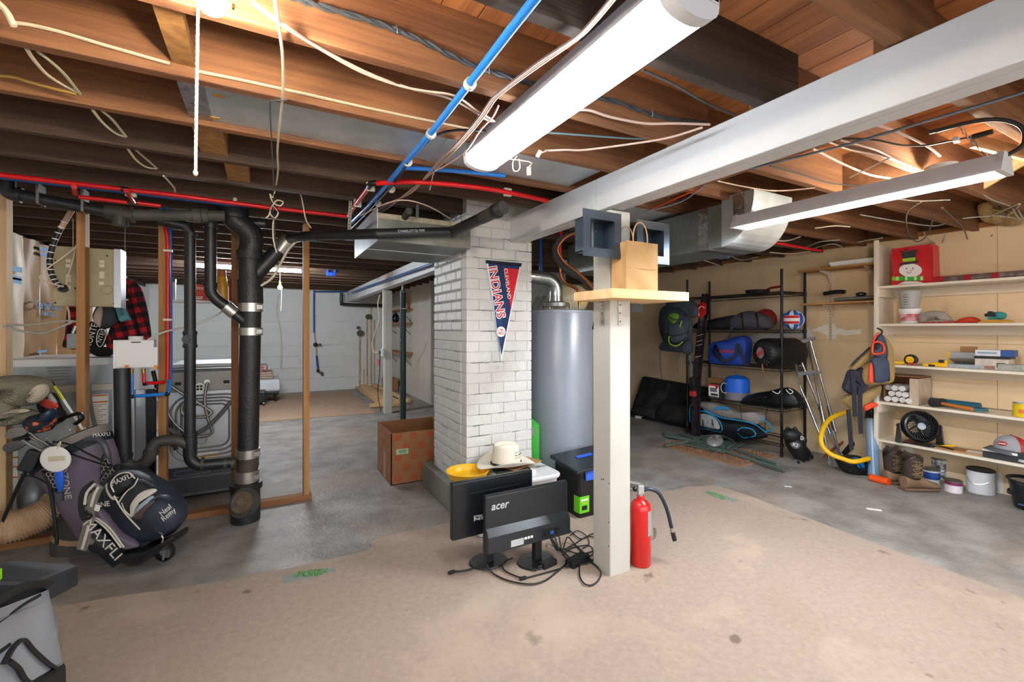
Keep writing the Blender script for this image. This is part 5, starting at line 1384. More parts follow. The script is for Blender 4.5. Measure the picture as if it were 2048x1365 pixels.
# strap loops
for pts,w_,m_ in((((190,970),(172,985),(168,1005),(170,1028),(178,1040)),.05,BAGK),(((198,972),(190,987),(183,1008),(179,1030),(177,1045),(172,1070),(164,1100)),.046,BAGG)):
    g=G();g.strip([pd(u,v,D2-.2) for u,v in pts],w_,.014,RIGHT,5);g.build('shoulder_strap',m_,t,smooth=True)
for pts in(((197,975),(189,990),(182,1014)),((177,1052),(171,1075),(164,1099)),((190,968),(174,986),(169,1010))):
    g=G();g.strip([pd(u,v,D2-.212) for u,v in pts],.012,.004,RIGHT,4);g.build('strap_stripe',BAGW,t)
pk('buckle',[(170,1030),(178,1027),(184,1032),(180,1040),(171,1038)],D2-.215,BLACK,.02,.01)
G().cbox(pd(186,1014,D2-.2),(.07,.006,.03),rz=-.5,ry=.3).build('white_label',PAPER,t)
# big pockets to the right
mp_=pk('main_pocket',[(222,950),(262,942),(320,968),(352,1000),(364,1030),(356,1058),(330,1075),(292,1078),(262,1062),(240,1030),(226,990)],D2-.02,BAGN,.12,.12)
pk('upper_flap',[(222,972),(228,955),(246,945),(262,950),(272,966),(262,978),(244,990),(232,992)],D2-.13,BAGK,.05,.03,mp_)
pk('side_gusset',[(214,970),(220,966),(228,985),(236,996),(230,1000),(220,988)],D2-.14,BAGW,.025,.02,mp_)
pk('middle_pocket',[(240,1000),(262,975),(278,958),(300,968),(312,980),(296,1000),(272,1018),(262,1032),(250,1030)],D2-.14,BAGK,.05,.03,mp_)
pk('white_yoke',[(262,1032),(264,1005),(282,985),(305,978),(314,982),(300,992),(280,1005),(270,1020),(266,1034)],D2-.175,BAGW,.02,.01,mp_)
pk('blue_insert',[(272,1022),(284,1006),(304,992),(308,1000),(292,1014),(276,1026)],D2-.165,M('pale_blue_cloth','#9fb4c2',.6),.02,.01,mp_)
pk('brown_gusset',[(270,1034),(282,1018),(306,998),(314,1004),(300,1020),(292,1036),(280,1038)],D2-.16,M('bag_brown','#5b4441',.6),.03,.02,mp_)
bp_=pk('ball_pocket',[(292,1025),(302,1005),(322,990),(342,1000),(360,1018),(362,1040),(350,1058),(330,1066),(310,1052),(296,1040)],D2-.12,BAGN,.08,.05,mp_)
for pts in(((290,1022),(302,1002),(324,990)),((290,1022),(292,1040),(306,1056),(326,1070))):
    g=G();g.tube([pd(u,v,D2-.18) for u,v in pts],.005,6,5);g.build('zip',M('zip_grey','#4c5260',.5),t)
for pts in(((228,985),(222,968),(236,950),(258,946),(270,958)),((236,1008),(252,985),(268,972),(276,957)),((244,1006),(250,1022),(262,1034)),((228,992),(248,1025),(280,1060))):
    g=G();g.tube([pd(u,v,D2-.185) for u,v in pts],.0035,6,5);g.build('white_piping',BAGW,t)
text('MAXFLI',.035,lt,frame(pd(243,960,D2-.19),RIGHT+UP*.45,UP-RIGHT*.4),t)
text('Neal',.038,lt,frame(pd(331,1021,D2-.215),RIGHT+UP*.85,UP-RIGHT*.5),t,'embroidered_lettering')
text('Remy',.038,lt,frame(pd(337,1030,D2-.215),RIGHT+UP*.85,UP-RIGHT*.5),t,'embroidered_lettering')
pk('top_tube',[(208,950),(240,928),(280,935),(320,965),(326,976),(300,968),(262,948),(230,952)],D2+.05,BAGK,.06,.06)
g=G();g.tube([pd(u,v,D2-.1) for u,v in((200,958),(214,940),(236,930),(232,945),(216,962))],.005,8,5);g.build('loop_handle',BAGK,t,smooth=True)
# moulded base and wheel
puff([(262,1095),(300,1090),(340,1075),(362,1062),(360,1076),(338,1090),(322,1098),(300,1118),(284,1127),(262,1124),(246,1112)],qd(D2-.06),-VIEW,.08,.12).build('moulded_base',BLACK,t,smooth=True)
wc=pd(329,1103,D2+.02)
g=G();m_=frame(wc,RIGHT,UP)
wh=g.lathe([(.046,-.016),(.056,-.01),(.056,.01),(.046,.016)],28,m_,close=False).build('wheel',BLACKM,t,smooth=True)
G().lathe([(.012,-.02),(.012,.02)],14,m_).build('hub',GREYP,wh)
for k in range(3):
    g=G();g.cyl(wc,wc+RIGHT*.05*math.cos(R(120*k+20))+UP*.05*math.sin(R(120*k+20)),.008,n=6);g.build('spoke',GREYP,wh)
g=G();g.tube([pd(u,v,D2-.2) for u,v in((323,1072),(326,1078),(324,1086))],.004,6,3);g.build('zip_pull',STEEL,t)

# ---------------------------------------------------------------- grey delivery cooler bag, bottom left
t=thing('cooler_bag','grey tarpaulin delivery bag with raised black lid at lower left','bag',(-.55,1.55,0))
TARP=M('tarp_grey','#8d9299',.32,col2='#7a7f87',vs=3,contrast=.2,bump=.2,bs=5,coat=.3)
LIDK=M('lid_black','#22262b',.55,col2='#2c3138',vs=4)
# right front edge of the bag; corners read on the floor plane
dfl=1.55
A=pd(105,1175,1.42);B=pd(133,1345,1.50);
fr=lambda u,v:pd(u,v,1.45)
top=[pd(-90,1252,1.05),pd(97,1180,1.40),pd(60,1168,1.75),pd(-140,1190,1.5)]
bz=.06
bot_r=pd(128,1335,1.46);base=[pd(-60,1475,1.12),pd(128,1340,1.44),pd(80,1275,1.8),pd(-120,1350,1.5)]
def wobgrid(p00,p10,p11,p01,amp,nu=16,nv=14,out=Vector((0,0,0)),ph=0.):
    def fn(i,j):
        p=p00.lerp(p10,i).lerp(p01.lerp(p11,i),j)
        return p+out*(amp*math.sin(math.pi*i)*math.sin(math.pi*j)+amp*.35*math.sin(math.pi*i)*math.sin(math.pi*j)*math.sin(i*11+j*6+ph))
    return fn
nf=(-VIEW-RIGHT*.2).normalized()
g=G()
g.grid(wobgrid(base[0],base[1],top[1],top[0],.05,out=nf),18,16)
g.grid(wobgrid(base[1],base[2],top[2],top[1],.03,out=RIGHT,ph=1),12,16)
g.grid(wobgrid(base[2],base[3],top[3],top[2],.02,out=VIEW),8,8)
g.grid(wobgrid(base[3],base[0],top[0],top[3],.02,out=-RIGHT),8,8)
g.add([tuple(p) for p in base],[(3,2,1,0)]);g.add([tuple(p-UP*.03) for p in top],[(0,1,2,3)])
g.build('bag_body',TARP,t,smooth=True)
# elasticated rim
rim=[top[0],top[0].lerp(top[1],.35)+UP*.02,top[0].lerp(top[1],.7)+UP*.035,top[1]+UP*.02,top[1].lerp(top[2],.6)+UP*.01,top[2],top[3]]
g=G();g.tube(rim,.012,8,6,closed=True);g.build('elastic_rim',BLACKM,t,smooth=True)
# black base boot
g=G();boot=[]
for i,p in enumerate(base):boot.append(p)
lowb=[Vector((p.x,p.y,0.0)) for p in base]
upb=[b_+(t_-b_)*.10 for b_,t_ in zip(base,top)]
cen=sum(base,Vector())/4
ex=[p+(p-cen).normalized()*.012 for p in upb];exl=[Vector((p.x,p.y,.0))+(Vector((p.x,p.y,0))-Vector((cen.x,cen.y,0))).normalized()*.012 for p in base]
g.hexa([tuple(p) for p in exl]+[tuple(p) for p in ex]);g.build('black_boot',BLACK,t,bevel=.015)
# diagonal pocket seam, handle and print
onf=lambda i,j,o:wobgrid(base[0],base[1],top[1],top[0],.05,out=nf)(i,j)+nf*o
for pts in(((.0,.74),(.4,.86),(.7,.95),(.9,.98)),((0,.40),(.35,.53),(.62,.62))):
    g=G();g.tube([onf(i,j,.006) for i,j in pts],.007,6,5);g.build('seam_binding',BLACK,t,smooth=True)
for pts in(((.62,.48),(.67,.60),(.78,.62),(.83,.45),(.90,.22),(.97,.08)),((.64,.50),(.70,.36),(.72,.2),(.74,.05))):
    g=G();g.strip([onf(i,j,.02) for i,j in pts],.042,.008,RIGHT,5);g.build('web_handle',BLACK,t,smooth=True)
g=G()
for k in range(2):
    a_,b_=onf(.42,.20-.03*k,.02),onf(.62,.27-.03*k,.02)
    g=G();g.strip([a_,b_],.006,.002,UP,1);g.build('white_stripe',PAPER,t)
# the open lid
Lc=[pd(0,1163,1.35),pd(12,1126,1.62),pd(148,1132,1.72),pd(80,1162,1.42)]
Lc=[pd(-120,1160,1.3),pd(15,1120,1.72),pd(158,1130,1.78),pd(78,1162,1.42)]
dn=UP*-.085
g=G();g.hexa([tuple(p+dn) for p in Lc]+[tuple(p) for p in Lc]);g.build('lid',LIDK,t,bevel=.014)
lk=G();
g=G();c=pd(-1,1150,1.33);g.cbox(c,(.006,.014,.03));g.build('lime_tab',M('lime_tab','#8be01f',.4),t)
# ---------------------------------------------------------------- cardboard box
t=thing('cardboard_box','open brown cardboard box printed with orange blotches by the chimney','box',(1.23,4.16,0))
bx0,bx1,by0,by1,bh=.955,1.5,3.91,4.43,.445
CPR=M('card_printed','#93643f',.8,col2='#9d6e48',vs=6)
CIN=M('card_inside','#8c6239',.85)
wl_=.008
for lo,hi in(((bx0,by0,0),(bx1,by0+wl_,bh)),((bx0,by1-wl_,0),(bx1,by1,bh+.01)),((bx0,by0,0),(bx0+wl_,by1,bh+.005)),((bx1-wl_,by0,0),(bx1,by1,bh))):
    G().box(lo,hi).build('side_panel',CPR,t)
G().box((bx0,by0,.0),(bx1,by1,.006)).build('bottom_panel',CIN,t)
BLOT=M('orange_blot','#b3552c',.85,col2='#9b5a36',vs=40,contrast=.5)
for r_ in range(5):
    for c_ in range(4):
        x=bx0+.06+.14*c_+(.07 if r_%2 else 0);z=.05+.09*r_
        if x<bx1-.03 and z<bh-.03:
            g=G();g.prism([(math.cos(R(q))*(.035+.006*math.sin(q*3+c_)),math.sin(R(q))*(.032+.006*math.cos(q*2+r_))) for q in range(0,360,30)],.001,Matrix.Translation((x,by0-.0002,z))@Matrix.Rotation(R(90),4,'X'))
            g.build('printed_blotch',BLOT,t)
        y=by0+.08+.14*c_+(.05 if r_%2 else 0)
        if y<by1-.04 and z<bh-.03:
            g=G();g.prism([(math.cos(R(q))*.034,math.sin(R(q))*.031) for q in range(0,360,30)],.001,Matrix(((0,0,-1,bx0-.0001),(1,0,0,y),(0,1,0,z),(0,0,0,1))))
            g.build('printed_blotch',BLOT,t)
G().box((bx0+.045,by0-.0025,.26),(bx0+.15,by0-.0005,.305)).build('pale_green_label',M('label_green','#b5cfa4',.7),t)
bars(frame(Vector((bx0+.1,by0-.003,.282)),(1,0,0),UP),.08,.03,3,M('label_ink','#54705a',.7),t)
G().box((bx0-.002,by0+.2,0),(bx0-.0005,by0+.26,.24)).build('packing_tape',M('tape_tan','#b08a68',.35),t)

# ---------------------------------------------------------------- water heater
hx,hy_,hr,hh=2.205,3.17,.272,1.505
HEAT=M('heater_grey','#8b919d',.32,.1,col2='#838995',vs=2)
t=thing('water_heater','tall grey cylindrical water heater right of the chimney','water heater',(hx,hy_,0))
T=Matrix.Translation((hx,hy_,0))
G().lathe([(hr-.01,.0),(hr-.01,.04),(hr,.05),(hr,hh-.02),(hr-.008,hh-.004)],48,T).build('jacket',HEAT,t,smooth=True)
G().lathe([(hr-.006,hh-.03),(hr+.004,hh-.026),(hr+.004,hh-.006),(hr-.01,hh)],48,T).build('top_rim',HEAT,t,smooth=True)
FLU=M('flue_metal','#b3b7b8',.25,.9)
hood=Vector((hx-.06,hy_-.02,hh))
G().lathe([(.105,.03),(.11,.06),(.06,.075),(.052,.14)],24,Matrix.Translation(hood)).build('draft_hood',FLU,t,smooth=True)
for k in range(3):
    a_=R(120*k+200);G().cyl(hood+Vector((math.cos(a_)*.09,math.sin(a_)*.09,-.005)),hood+Vector((math.cos(a_)*.09,math.sin(a_)*.09,.035)),.005,n=6).build('hood_leg',STEEL,t)
g=G();top_=hood+UP*.12
g.tube([top_,top_+Vector((0,0,.05)),top_+Vector((-.02,0,.10)),top_+Vector((-.07,0,.135)),top_+Vector((-.14,0,.145)),top_+Vector((-.335,0,.15))],.055,20,5);g.build('flue_pipe',FLU,t,smooth=True)
G().cyl(top_+Vector((-.16,0,.146)),top_+Vector((-.18,0,.146)),.059,n=20).build('flue_band',FLU,t,smooth=True)
for dx in(.03,.12):G().cyl((hx+dx,hy_-.1,hh-.01),(hx+dx,hy_-.1,hh+.05),.012,n=10).build('nipple',STEELD,t,smooth=True)
# labels at the right edge
for z0,z1,m_ in((.98,1.06,M('tag_redwhite','#c2b7ae',.6,col2='#a33a36',vs=30)),(.55,.96,M('tag_grey','#a9a8a6',.6))):
    q0=R(-38);g=G();n=6
    vs=[(hx+(hr+.002)*math.cos(q0+R(4*k)),hy_+(hr+.002)*math.sin(q0+R(4*k)),z) for z in(z0,z1) for k in range(n)]
    g.add(vs,[(k,k+1,n+k+1,n+k) for k in range(n-1)]);g.build('label',m_,t)
g=G();g.cyl((hx+.19,hy_-.2,.35),(hx+.19,hy_-.2,1.49),.009,n=8);g.build('side_pipe',STEELD,t)
# copper and red tube up from the heater
t=thing('copper_riser','copper pipe with red tube rising from the water heater','pipe',(hx+.12,hy_-.1,hh))
cp_=[(hx+.12,hy_-.1,hh+.05),(hx+.12,hy_-.1,hh+.14),(hx+.09,hy_-.1,hh+.18),(hx-.03,hy_-.12,hh+.22),(hx-.08,hy_-.12,hh+.28),(hx-.085,hy_-.12,hh+.40)]
g=G();g.tube(cp_,.0115,10,5);g.build('copper_pipe',COPPER,t,smooth=True)
g=G();g.tube([cp_[-1],(hx-.09,hy_-.12,hh+.5),(hx-.08,hy_-.12,2.19)],.0135,10,4);g.build('red_tube',REDP,t,smooth=True)
G().cyl(Vector(cp_[-1])+UP*.01,Vector(cp_[-1])+UP*.05,.0155,n=12).build('yellow_collar',BRASS,t)
G().cbox((hx-.05,hy_-.14,hh+.38),(.03,.006,.05)).build('blue_tag',M('tag_blue','#4aa3d8',.5),t)
t=thing('blue_drop_tube','blue water tube dropping behind the chimney to a brass fitting','pipe',(1.99,3.5,1.6))
q=lambda u,v:py(u,v,3.51)
g=G();g.tube([Vector((q(1080,480).x,3.51,2.2)),q(1080,480),q(1081,520),q(1083,552)],.017,10,3);g.build('tube',BLUED,t,smooth=True)
g=G();g.cyl(q(1083,552),q(1083,566),.022,n=12);g.build('brass_fitting',BRASS,t,smooth=True)
pipe('insulated_line',[pd(*p,3.0) for p in((1158,464),(1130,474),(1113,492),(1112,510),(1122,528),(1140,545),(1160,555),(1178,570),(1192,590),(1198,618),(1190,660))],.021,M('black_foam','#1c1e20',.8),'thick black foam insulated line curving past the post','pipe',6)
pipe('copper_line',[pd(*p,2.93) for p in((1158,464),(1135,473),(1119,490),(1117,505),(1130,525),(1150,540),(1170,558),(1188,580))],.008,COPPER,'copper line running along the black foam insulation','pipe',6)
t=thing('expansion_tank','cream expansion tank lying above the water heater','tank',(2.45,3.5,1.5))
p=pd(1132,598,4.25);dv=(VIEW*.35+RIGHT).normalized()
CRM=M('tank_cream','#c9b893',.4)
m_=frame(p-dv*.08,dv.cross(UP),UP)
G().lathe([(.02,-.16),(.1,-.14),(.135,-.08),(.14,0),(.14,.02),(.145,.03),(.14,.04),(.135,.12),(.1,.18),(.02,.2)],28,Matrix.Translation(p)@dv.to_track_quat('Z','Y').to_matrix().to_4x4()).build('shell',CRM,t,smooth=True)
G().cbox(p+dv*.13-VIEW*.13-UP*.04,(.05,.01,.05),rz=-.5).build('yellow_sticker',M('sticker_yellow','#d4b51c',.5),t)
for dx in(-.05,.05):G().cyl(p+RIGHT*dx-UP*.1,Vector((p.x,p.y,0))+RIGHT*dx+UP*1.45,.012,n=8).build('strut',STEELD,t)
for k,(u0,v0,u1,v1) in enumerate(((1093,596,1074,626),(1080,598,1066,622))):
    pipe('vent_tube',[pd(u0,v0,3.95),pd(u1,v1,3.9)],.032,M('vent_grey','#8b8b84',.4,.4),('front','rear')[k]+' slanted grey vent tube left of the expansion tank','pipe',1)
t=thing('green_carton','bright green carton squeezed between chimney and heater','carton',(1.86,3.2,0))
p0,p1=py(1060,880,3.25),py(1077,815,3.25)
g=G();g.hexa([(1.81,3.1,0),(1.885,3.0,0),(1.93,3.2,0),(1.83,3.3,0),(1.81,3.1,.62),(1.885,3.0,.60),(1.93,3.2,.62),(1.83,3.3,.66)]);g.build('body',M('carton_lime','#4fbf4e',.5),t)
G().cbox((1.845,3.048,.54),(.05,.004,.06),rz=-.92).build('barcode',M('barcode','#d9dcd6',.6,col2='#4d4d4d',vs=60,stretch=(8,8,.1),contrast=.8),t)

# ---------------------------------------------------------------- pennant on the chimney
YPn=Y0-.012
t=thing('sports_pennant','navy and red felt pennant pinned to the white brick chimney','pennant',py(1004,725,YPn))
NAVY=M('felt_navy','#1b2c55',.9,col2='#22375f',vs=6);FRED=M('felt_red','#d3222f',.9);FWH=M('felt_white','#eef0f2',.85);FBL=M('felt_blue','#2c5fa8',.9)
def flat(pts,y,th,mat,name,parent=t):
    g=G();P=[py(u,v,y) for u,v in pts];n=len(P)
    g.add([tuple(p) for p in P]+[(p.x,p.y+th,p.z) for p in P],[tuple(range(n)),tuple(range(2*n-1,n-1,-1))]+[(i,(i+1)%n,n+(i+1)%n,n+i) for i in range(n)])
    return g.build(name,mat,parent)
flat([(973,522),(1042,529),(1003,724)],YPn,.003,FWH,'white_border')
fe=flat([(976,524),(1040,530),(1003,712)],YPn-.0015,.002,NAVY,'felt')
flat([(971.5,520.5),(1044,527),(1042,534),(972,527)],YPn-.003,.003,M('felt_dark','#141c33',.9),'header_band')
flat([(1007,536),(1038,539),(1022,617)],YPn-.003,.001,FRED,'red_wedge')
for du in(0,6,12):flat([(977+du,528),(979+du,528.3),(1001+du*.35,705-du*3),(1000+du*.35,704-du*3)],YPn-.0028,.001,FBL,'blue_stripe')
dwn=Vector((.055*1,0,-.3)).normalized()
tp=lambda u,v:py(u,v,YPn-.005)
d1=(tp(1000,628)-tp(984,540)).normalized()
mm=frame(tp(993,585),d1,Vector((1,0,.1)))
text('INDIANS',.098,FWH,mm,t,extrude=.0008,offset=.006,sx=1.0);
text('INDIANS',.098,FRED,Matrix.Translation((0,-.0012,0))@mm,t,extrude=.0008,sx=1.0)
d2=(tp(1018,595)-tp(1011,540)).normalized()
text('CLEVELAND',.042,FWH,frame(tp(1014.5,568)+Vector((0,-.001,0)),d2,Vector((1,0,.1))),t,extrude=.0008)
c=tp(1002,664);G().cyl(c,c+Vector((0,-.0015,0)),.038,n=24).build('white_roundel',FWH,t)
for s in(-1,1):
    g=G();g.tube([c+Vector((s*.034,-.002,.012)),c+Vector((s*.02,-.002,0)),c+Vector((s*.03,-.002,-.02))],.0016,5,4);g.build('stitch_curve',FRED,t)
g=G();g.tube([c+Vector((-.014,-.002,.016)),c+Vector((.012,-.002,.018)),c+Vector((0,-.002,.0)),c+Vector((-.016,-.002,-.012)),c+Vector((.018,-.002,-.016))],.003,5,4);g.build('script_mark',FRED,t)
c=tp(1004,702);G().cyl(c,c+Vector((0,-.0015,0)),.006,n=12).build('small_roundel',FBL,t)

# ---------------------------------------------------------------- post fixtures: boxes, shelf, paper bag
DKM=M('dark_frame_metal','#4c5763',.35,.5,col2='#414b56',vs=4)
def frame_box(x0,x1,y,z0,z1,label,solid):
    t=thing('metal_frame_box',label,'metal box',((x0+x1)/2,y,z0),group='metal frame boxes on the post')
    w_=.045
    for lo,hi in(((x0,y,z1-w_),(x1,y+.006,z1)),((x0,y,z0),(x1,y+.006,z0+w_)),((x0,y,z0+w_),(x0+w_,y+.006,z1-w_)),((x1-w_,y,z0+w_),(x1,y+.006,z1-w_))):
        G().box(lo,hi).build('flange',DKM,t)
    i0,i1,j0,j1=x0+.03,x1-.03,z0+.03,z1-.03;yb=y+.11
    for lo,hi in(((i0,y+.006,j0),(i0+.004,yb,j1)),((i1-.004,y+.006,j0),(i1,yb,j1)),((i0,y+.006,j0),(i1,yb,j0+.004)),((i0,y+.006,j1-.004),(i1,yb,j1))):
        G().box(lo,hi).build('sleeve',DKM,t)
    if solid:G().box((i0,yb,j0),(i1,yb+.004,j1)).build('back_sheet',DKM,t)
    else:
        G().box((x0+.135,yb-.004,j0),(x0+.15,yb,j1)).build('bright_edge',STEEL,t);G().box((x0+.15,yb-.003,j0),(i1,yb+.002,j1)).build('back_sheet',DKM,t)
        for z in(z0+.07,z1-.08):G().ball((x0+.165,yb-.006,z),.004,8).build('screw',STEEL,t)
frame_box(1.39,1.637,1.80,1.715,1.95,'dark metal frame box on the left of the near post',False)
frame_box(1.788,2.035,1.84,1.715,1.95,'dark metal frame box on the right of the near post',True)
t=thing('post_shelf','thick pine board shelf fixed to the white post','shelf',(1.77,1.86,1.5))
g=G();g.box((1.50,1.712,1.502),(2.045,1.888,1.55));g.build('board',PINE,t,bevel=.002)
for lo,hi in(((1.50,1.889,1.502),(1.638,2.03,1.55)),((1.787,1.889,1.502),(2.045,2.03,1.55))):G().box(lo,hi).build('board',PINE,t,bevel=.002)
for c in((1.6365,1.95,1.435),(1.705,1.8865,1.435)):
    s=(.004,.024,.13) if c[0]<1.66 else(.024,.004,.13)
    br=G().cbox(c,s).build('angle_bracket',STEEL,t)
    for dz in(-.045,0,.045):
        o_=Vector((-.003,0,dz)) if c[0]<1.66 else Vector((0,-.003,dz));G().ball(Vector(c)+o_,.005,8).build('screw',STEELD,br)
t=thing('paper_bag','brown paper carrier bag with twisted handles on the post shelf','bag',(1.72,1.79,1.55))
bx_,by_=(1.61,1.832),(1.735,1.845);zb_,zt_=1.5505,1.80
KR=M('bag_kraft','#c39a66',.75,col2='#b98f5b',vs=7,contrast=.2,bump=.25,bs=12)
def wall(p0,p1,inn,crease):
    def fn(i,j):
        p=Vector(p0).lerp(Vector(p1),i);k=.006*math.sin(j*9+i*5)*math.sin(math.pi*i)+crease*math.sin(math.pi*i)*(.4+.6*j)
        return(p.x+inn[0]*k,p.y+inn[1]*k,zb_+(zt_-zb_)*j)
    return fn
g=G();c4=[(bx_[0],by_[0],0),(bx_[1],by_[0],0),(bx_[1],by_[1],0),(bx_[0],by_[1],0)]
for k,(inn,cr) in enumerate((((0,1),.004),((-1,0),.02),((0,-1),.004),((1,0),.025))):g.grid(wall(c4[k],c4[(k+1)%4],inn,cr),13,14)
g.add([(p[0],p[1],zb_+.001) for p in c4],[(3,2,1,0)]);g.build('bag',KR,t,smooth=25)
for yy in(by_[0]+.003,by_[1]-.004):
    g=G();x0=1.66;g.tube([(x0,yy,zt_-.03),(x0+.002,yy,zt_+.04),(x0+.02,yy,zt_+.085),(x0+.05,yy,zt_+.1),(x0+.08,yy,zt_+.085),(x0+.098,yy,zt_+.04),(x0+.1,yy,zt_-.03)],.0035,8,5);g.build('twisted_handle',KR,t,smooth=True)
g=G();g.box((bx_[0]+.002,by_[0]-.0012,1.66),(bx_[1]-.002,by_[0]+.001,1.662));g.build('fold_crease',M('kraft_dark','#a97f4c',.8),t)

# ---------------------------------------------------------------- white bin with hat, bowl, papers
t=thing('white_tote','white plastic storage tote with marble look lid before the chimney','storage tote',(1.48,2.76,0))
def tote(x0,x1,y0,y1,h,t,mat,lidm,taper=.03,lid=True):
    g=G();g.hexa([(x0+taper,y0+taper,.009),(x1-taper,y0+taper,.009),(x1-taper,y1-taper,.009),(x0+taper,y1-taper,.009),(x0,y0,h),(x1,y0,h),(x1,y1,h),(x0,y1,h)]);g.build('tub',mat,t,bevel=.02)
    if lid:
        g=G();g.prism([(p.x,p.z) for p in rrect(x0-.025,x1+.025,y0-.025,y1+.025,.06)],.03,Matrix.Translation((0,0,h)),bevel=.008);g.build('lid',lidm,t,smooth=True)
MARB=M('lid_marble','#e6e7ea',.35,col2='#d3d5da',vs=5,contrast=.3);add_spots(MARB,'#4c4e57',7,.60,.66,.8,(1,3,1),2.2)
tote(1.17,1.79,2.60,2.925,.322,t,M('tub_white','#dcdde0',.45),MARB)
zl=.3525
t=thing('yellow_dish','round yellow plastic dish on the left of the white tote','dish',(1.19,2.79,zl))
T=Matrix.Translation((1.19,2.79,zl))@Matrix.Scale(1.08,4)
G().lathe([(.0,.004),(.09,.002),(.115,.012),(.128,.045),(.134,.05),(.13,.052),(.122,.047),(.108,.016),(.09,.008),(.0,.009)],40,T,close=False).build('dish',YELLOW,t,smooth=True)
t=thing('paper_stack','papers and books under the straw hat on the white tote','papers',(1.48,2.78,zl))
for k,(x,y,w_,d_,h_,a_,m_) in enumerate(((1.49,2.76,.30,.21,.02,.1,PAPER),(1.5,2.78,.24,.2,.018,-.15,M('book_dark','#2a2d2c',.6)),(1.58,2.8,.3,.2,.008,.35,CARD))):
    z0=zl+.001+(0,.021,.04)[k];G().cbox((x,y,z0+h_/2),(w_,d_,h_),rz=a_).build(('paper_pile','book','brown_folder')[k],m_,t)
t=thing('cowboy_hat','cream straw cowboy hat resting on papers on the tote','hat',(1.475,2.78,.41))
HATM=M('straw_cream','#e6dfcf',.8,bump=.25,bs=260);hc=Vector((1.475,2.78,.418));ha=R(-8)
def hatp(r,q,z):
    r*=1.12;z*=1.1;x,y=r*math.cos(q)*1.12,r*math.sin(q)*.92;return hc+Vector((x*math.cos(ha)-y*math.sin(ha),x*math.sin(ha)+y*math.cos(ha),z))
def brim(i,j):
    q=2*math.pi*i;r=.082+.083*j;lift=.045*j*j*abs(math.sin(q))**2.2-.012*j*abs(math.cos(q))**3
    return hatp(r,q,lift)
g=G();g.grid(brim,48,8,wrap=True);o_=g.build('brim',HATM,t,smooth=True)
md=o_.modifiers.new('solid','SOLIDIFY');md.thickness=.004
def crown(i,j):
    q=2*math.pi*i;jj=min(j/.62,1)
    if j<.62:return hatp(.083-.010*jj,q,.115*jj)
    k=(j-.62)/.38;r=.073*(1-k);dent=-.028*math.exp(-((math.sin(q)*r/.022)**2))*min(1,k*2.2)+.012*math.sin(min(1,k*1.5)*math.pi)
    return hatp(max(r,.001),q,.115+dent+.008*(1-abs(math.cos(q)))*0)
g=G();g.grid(crown,40,18,wrap=True);g.build('crown',HATM,t,smooth=True)
g=G();g.tube([hatp(.085,2*math.pi*k/24,.006) for k in range(24)],.006,6,1,closed=True);g.build('band',BLACKM,t,smooth=True)
bq=R(215);
for s in(-1,1):
    g=G();p=hatp(.088,bq,.008);g.tube([p,p+Vector((-.012,-.02*s,.012*s)),p+Vector((-.03,-.02,.018*s))],.002,5,3);g.build('band_tie',BLACKM,t)
for zz in(.04,.075):
    g=G();g.tube([hatp(.083-zz*.09,R(-70+10*k),zz) for k in range(7)],.0016,5,2);g.build('vent_stitch',M('vent_thread','#6d665a',.8),t)
for k in range(3):
    p=hatp(.0815,R(-62+22*k),.058);G().cbox(p,(.016,.004,.006),rz=R(28)).build('vent_motif',M('vent_thread','#6d665a',.8),t)

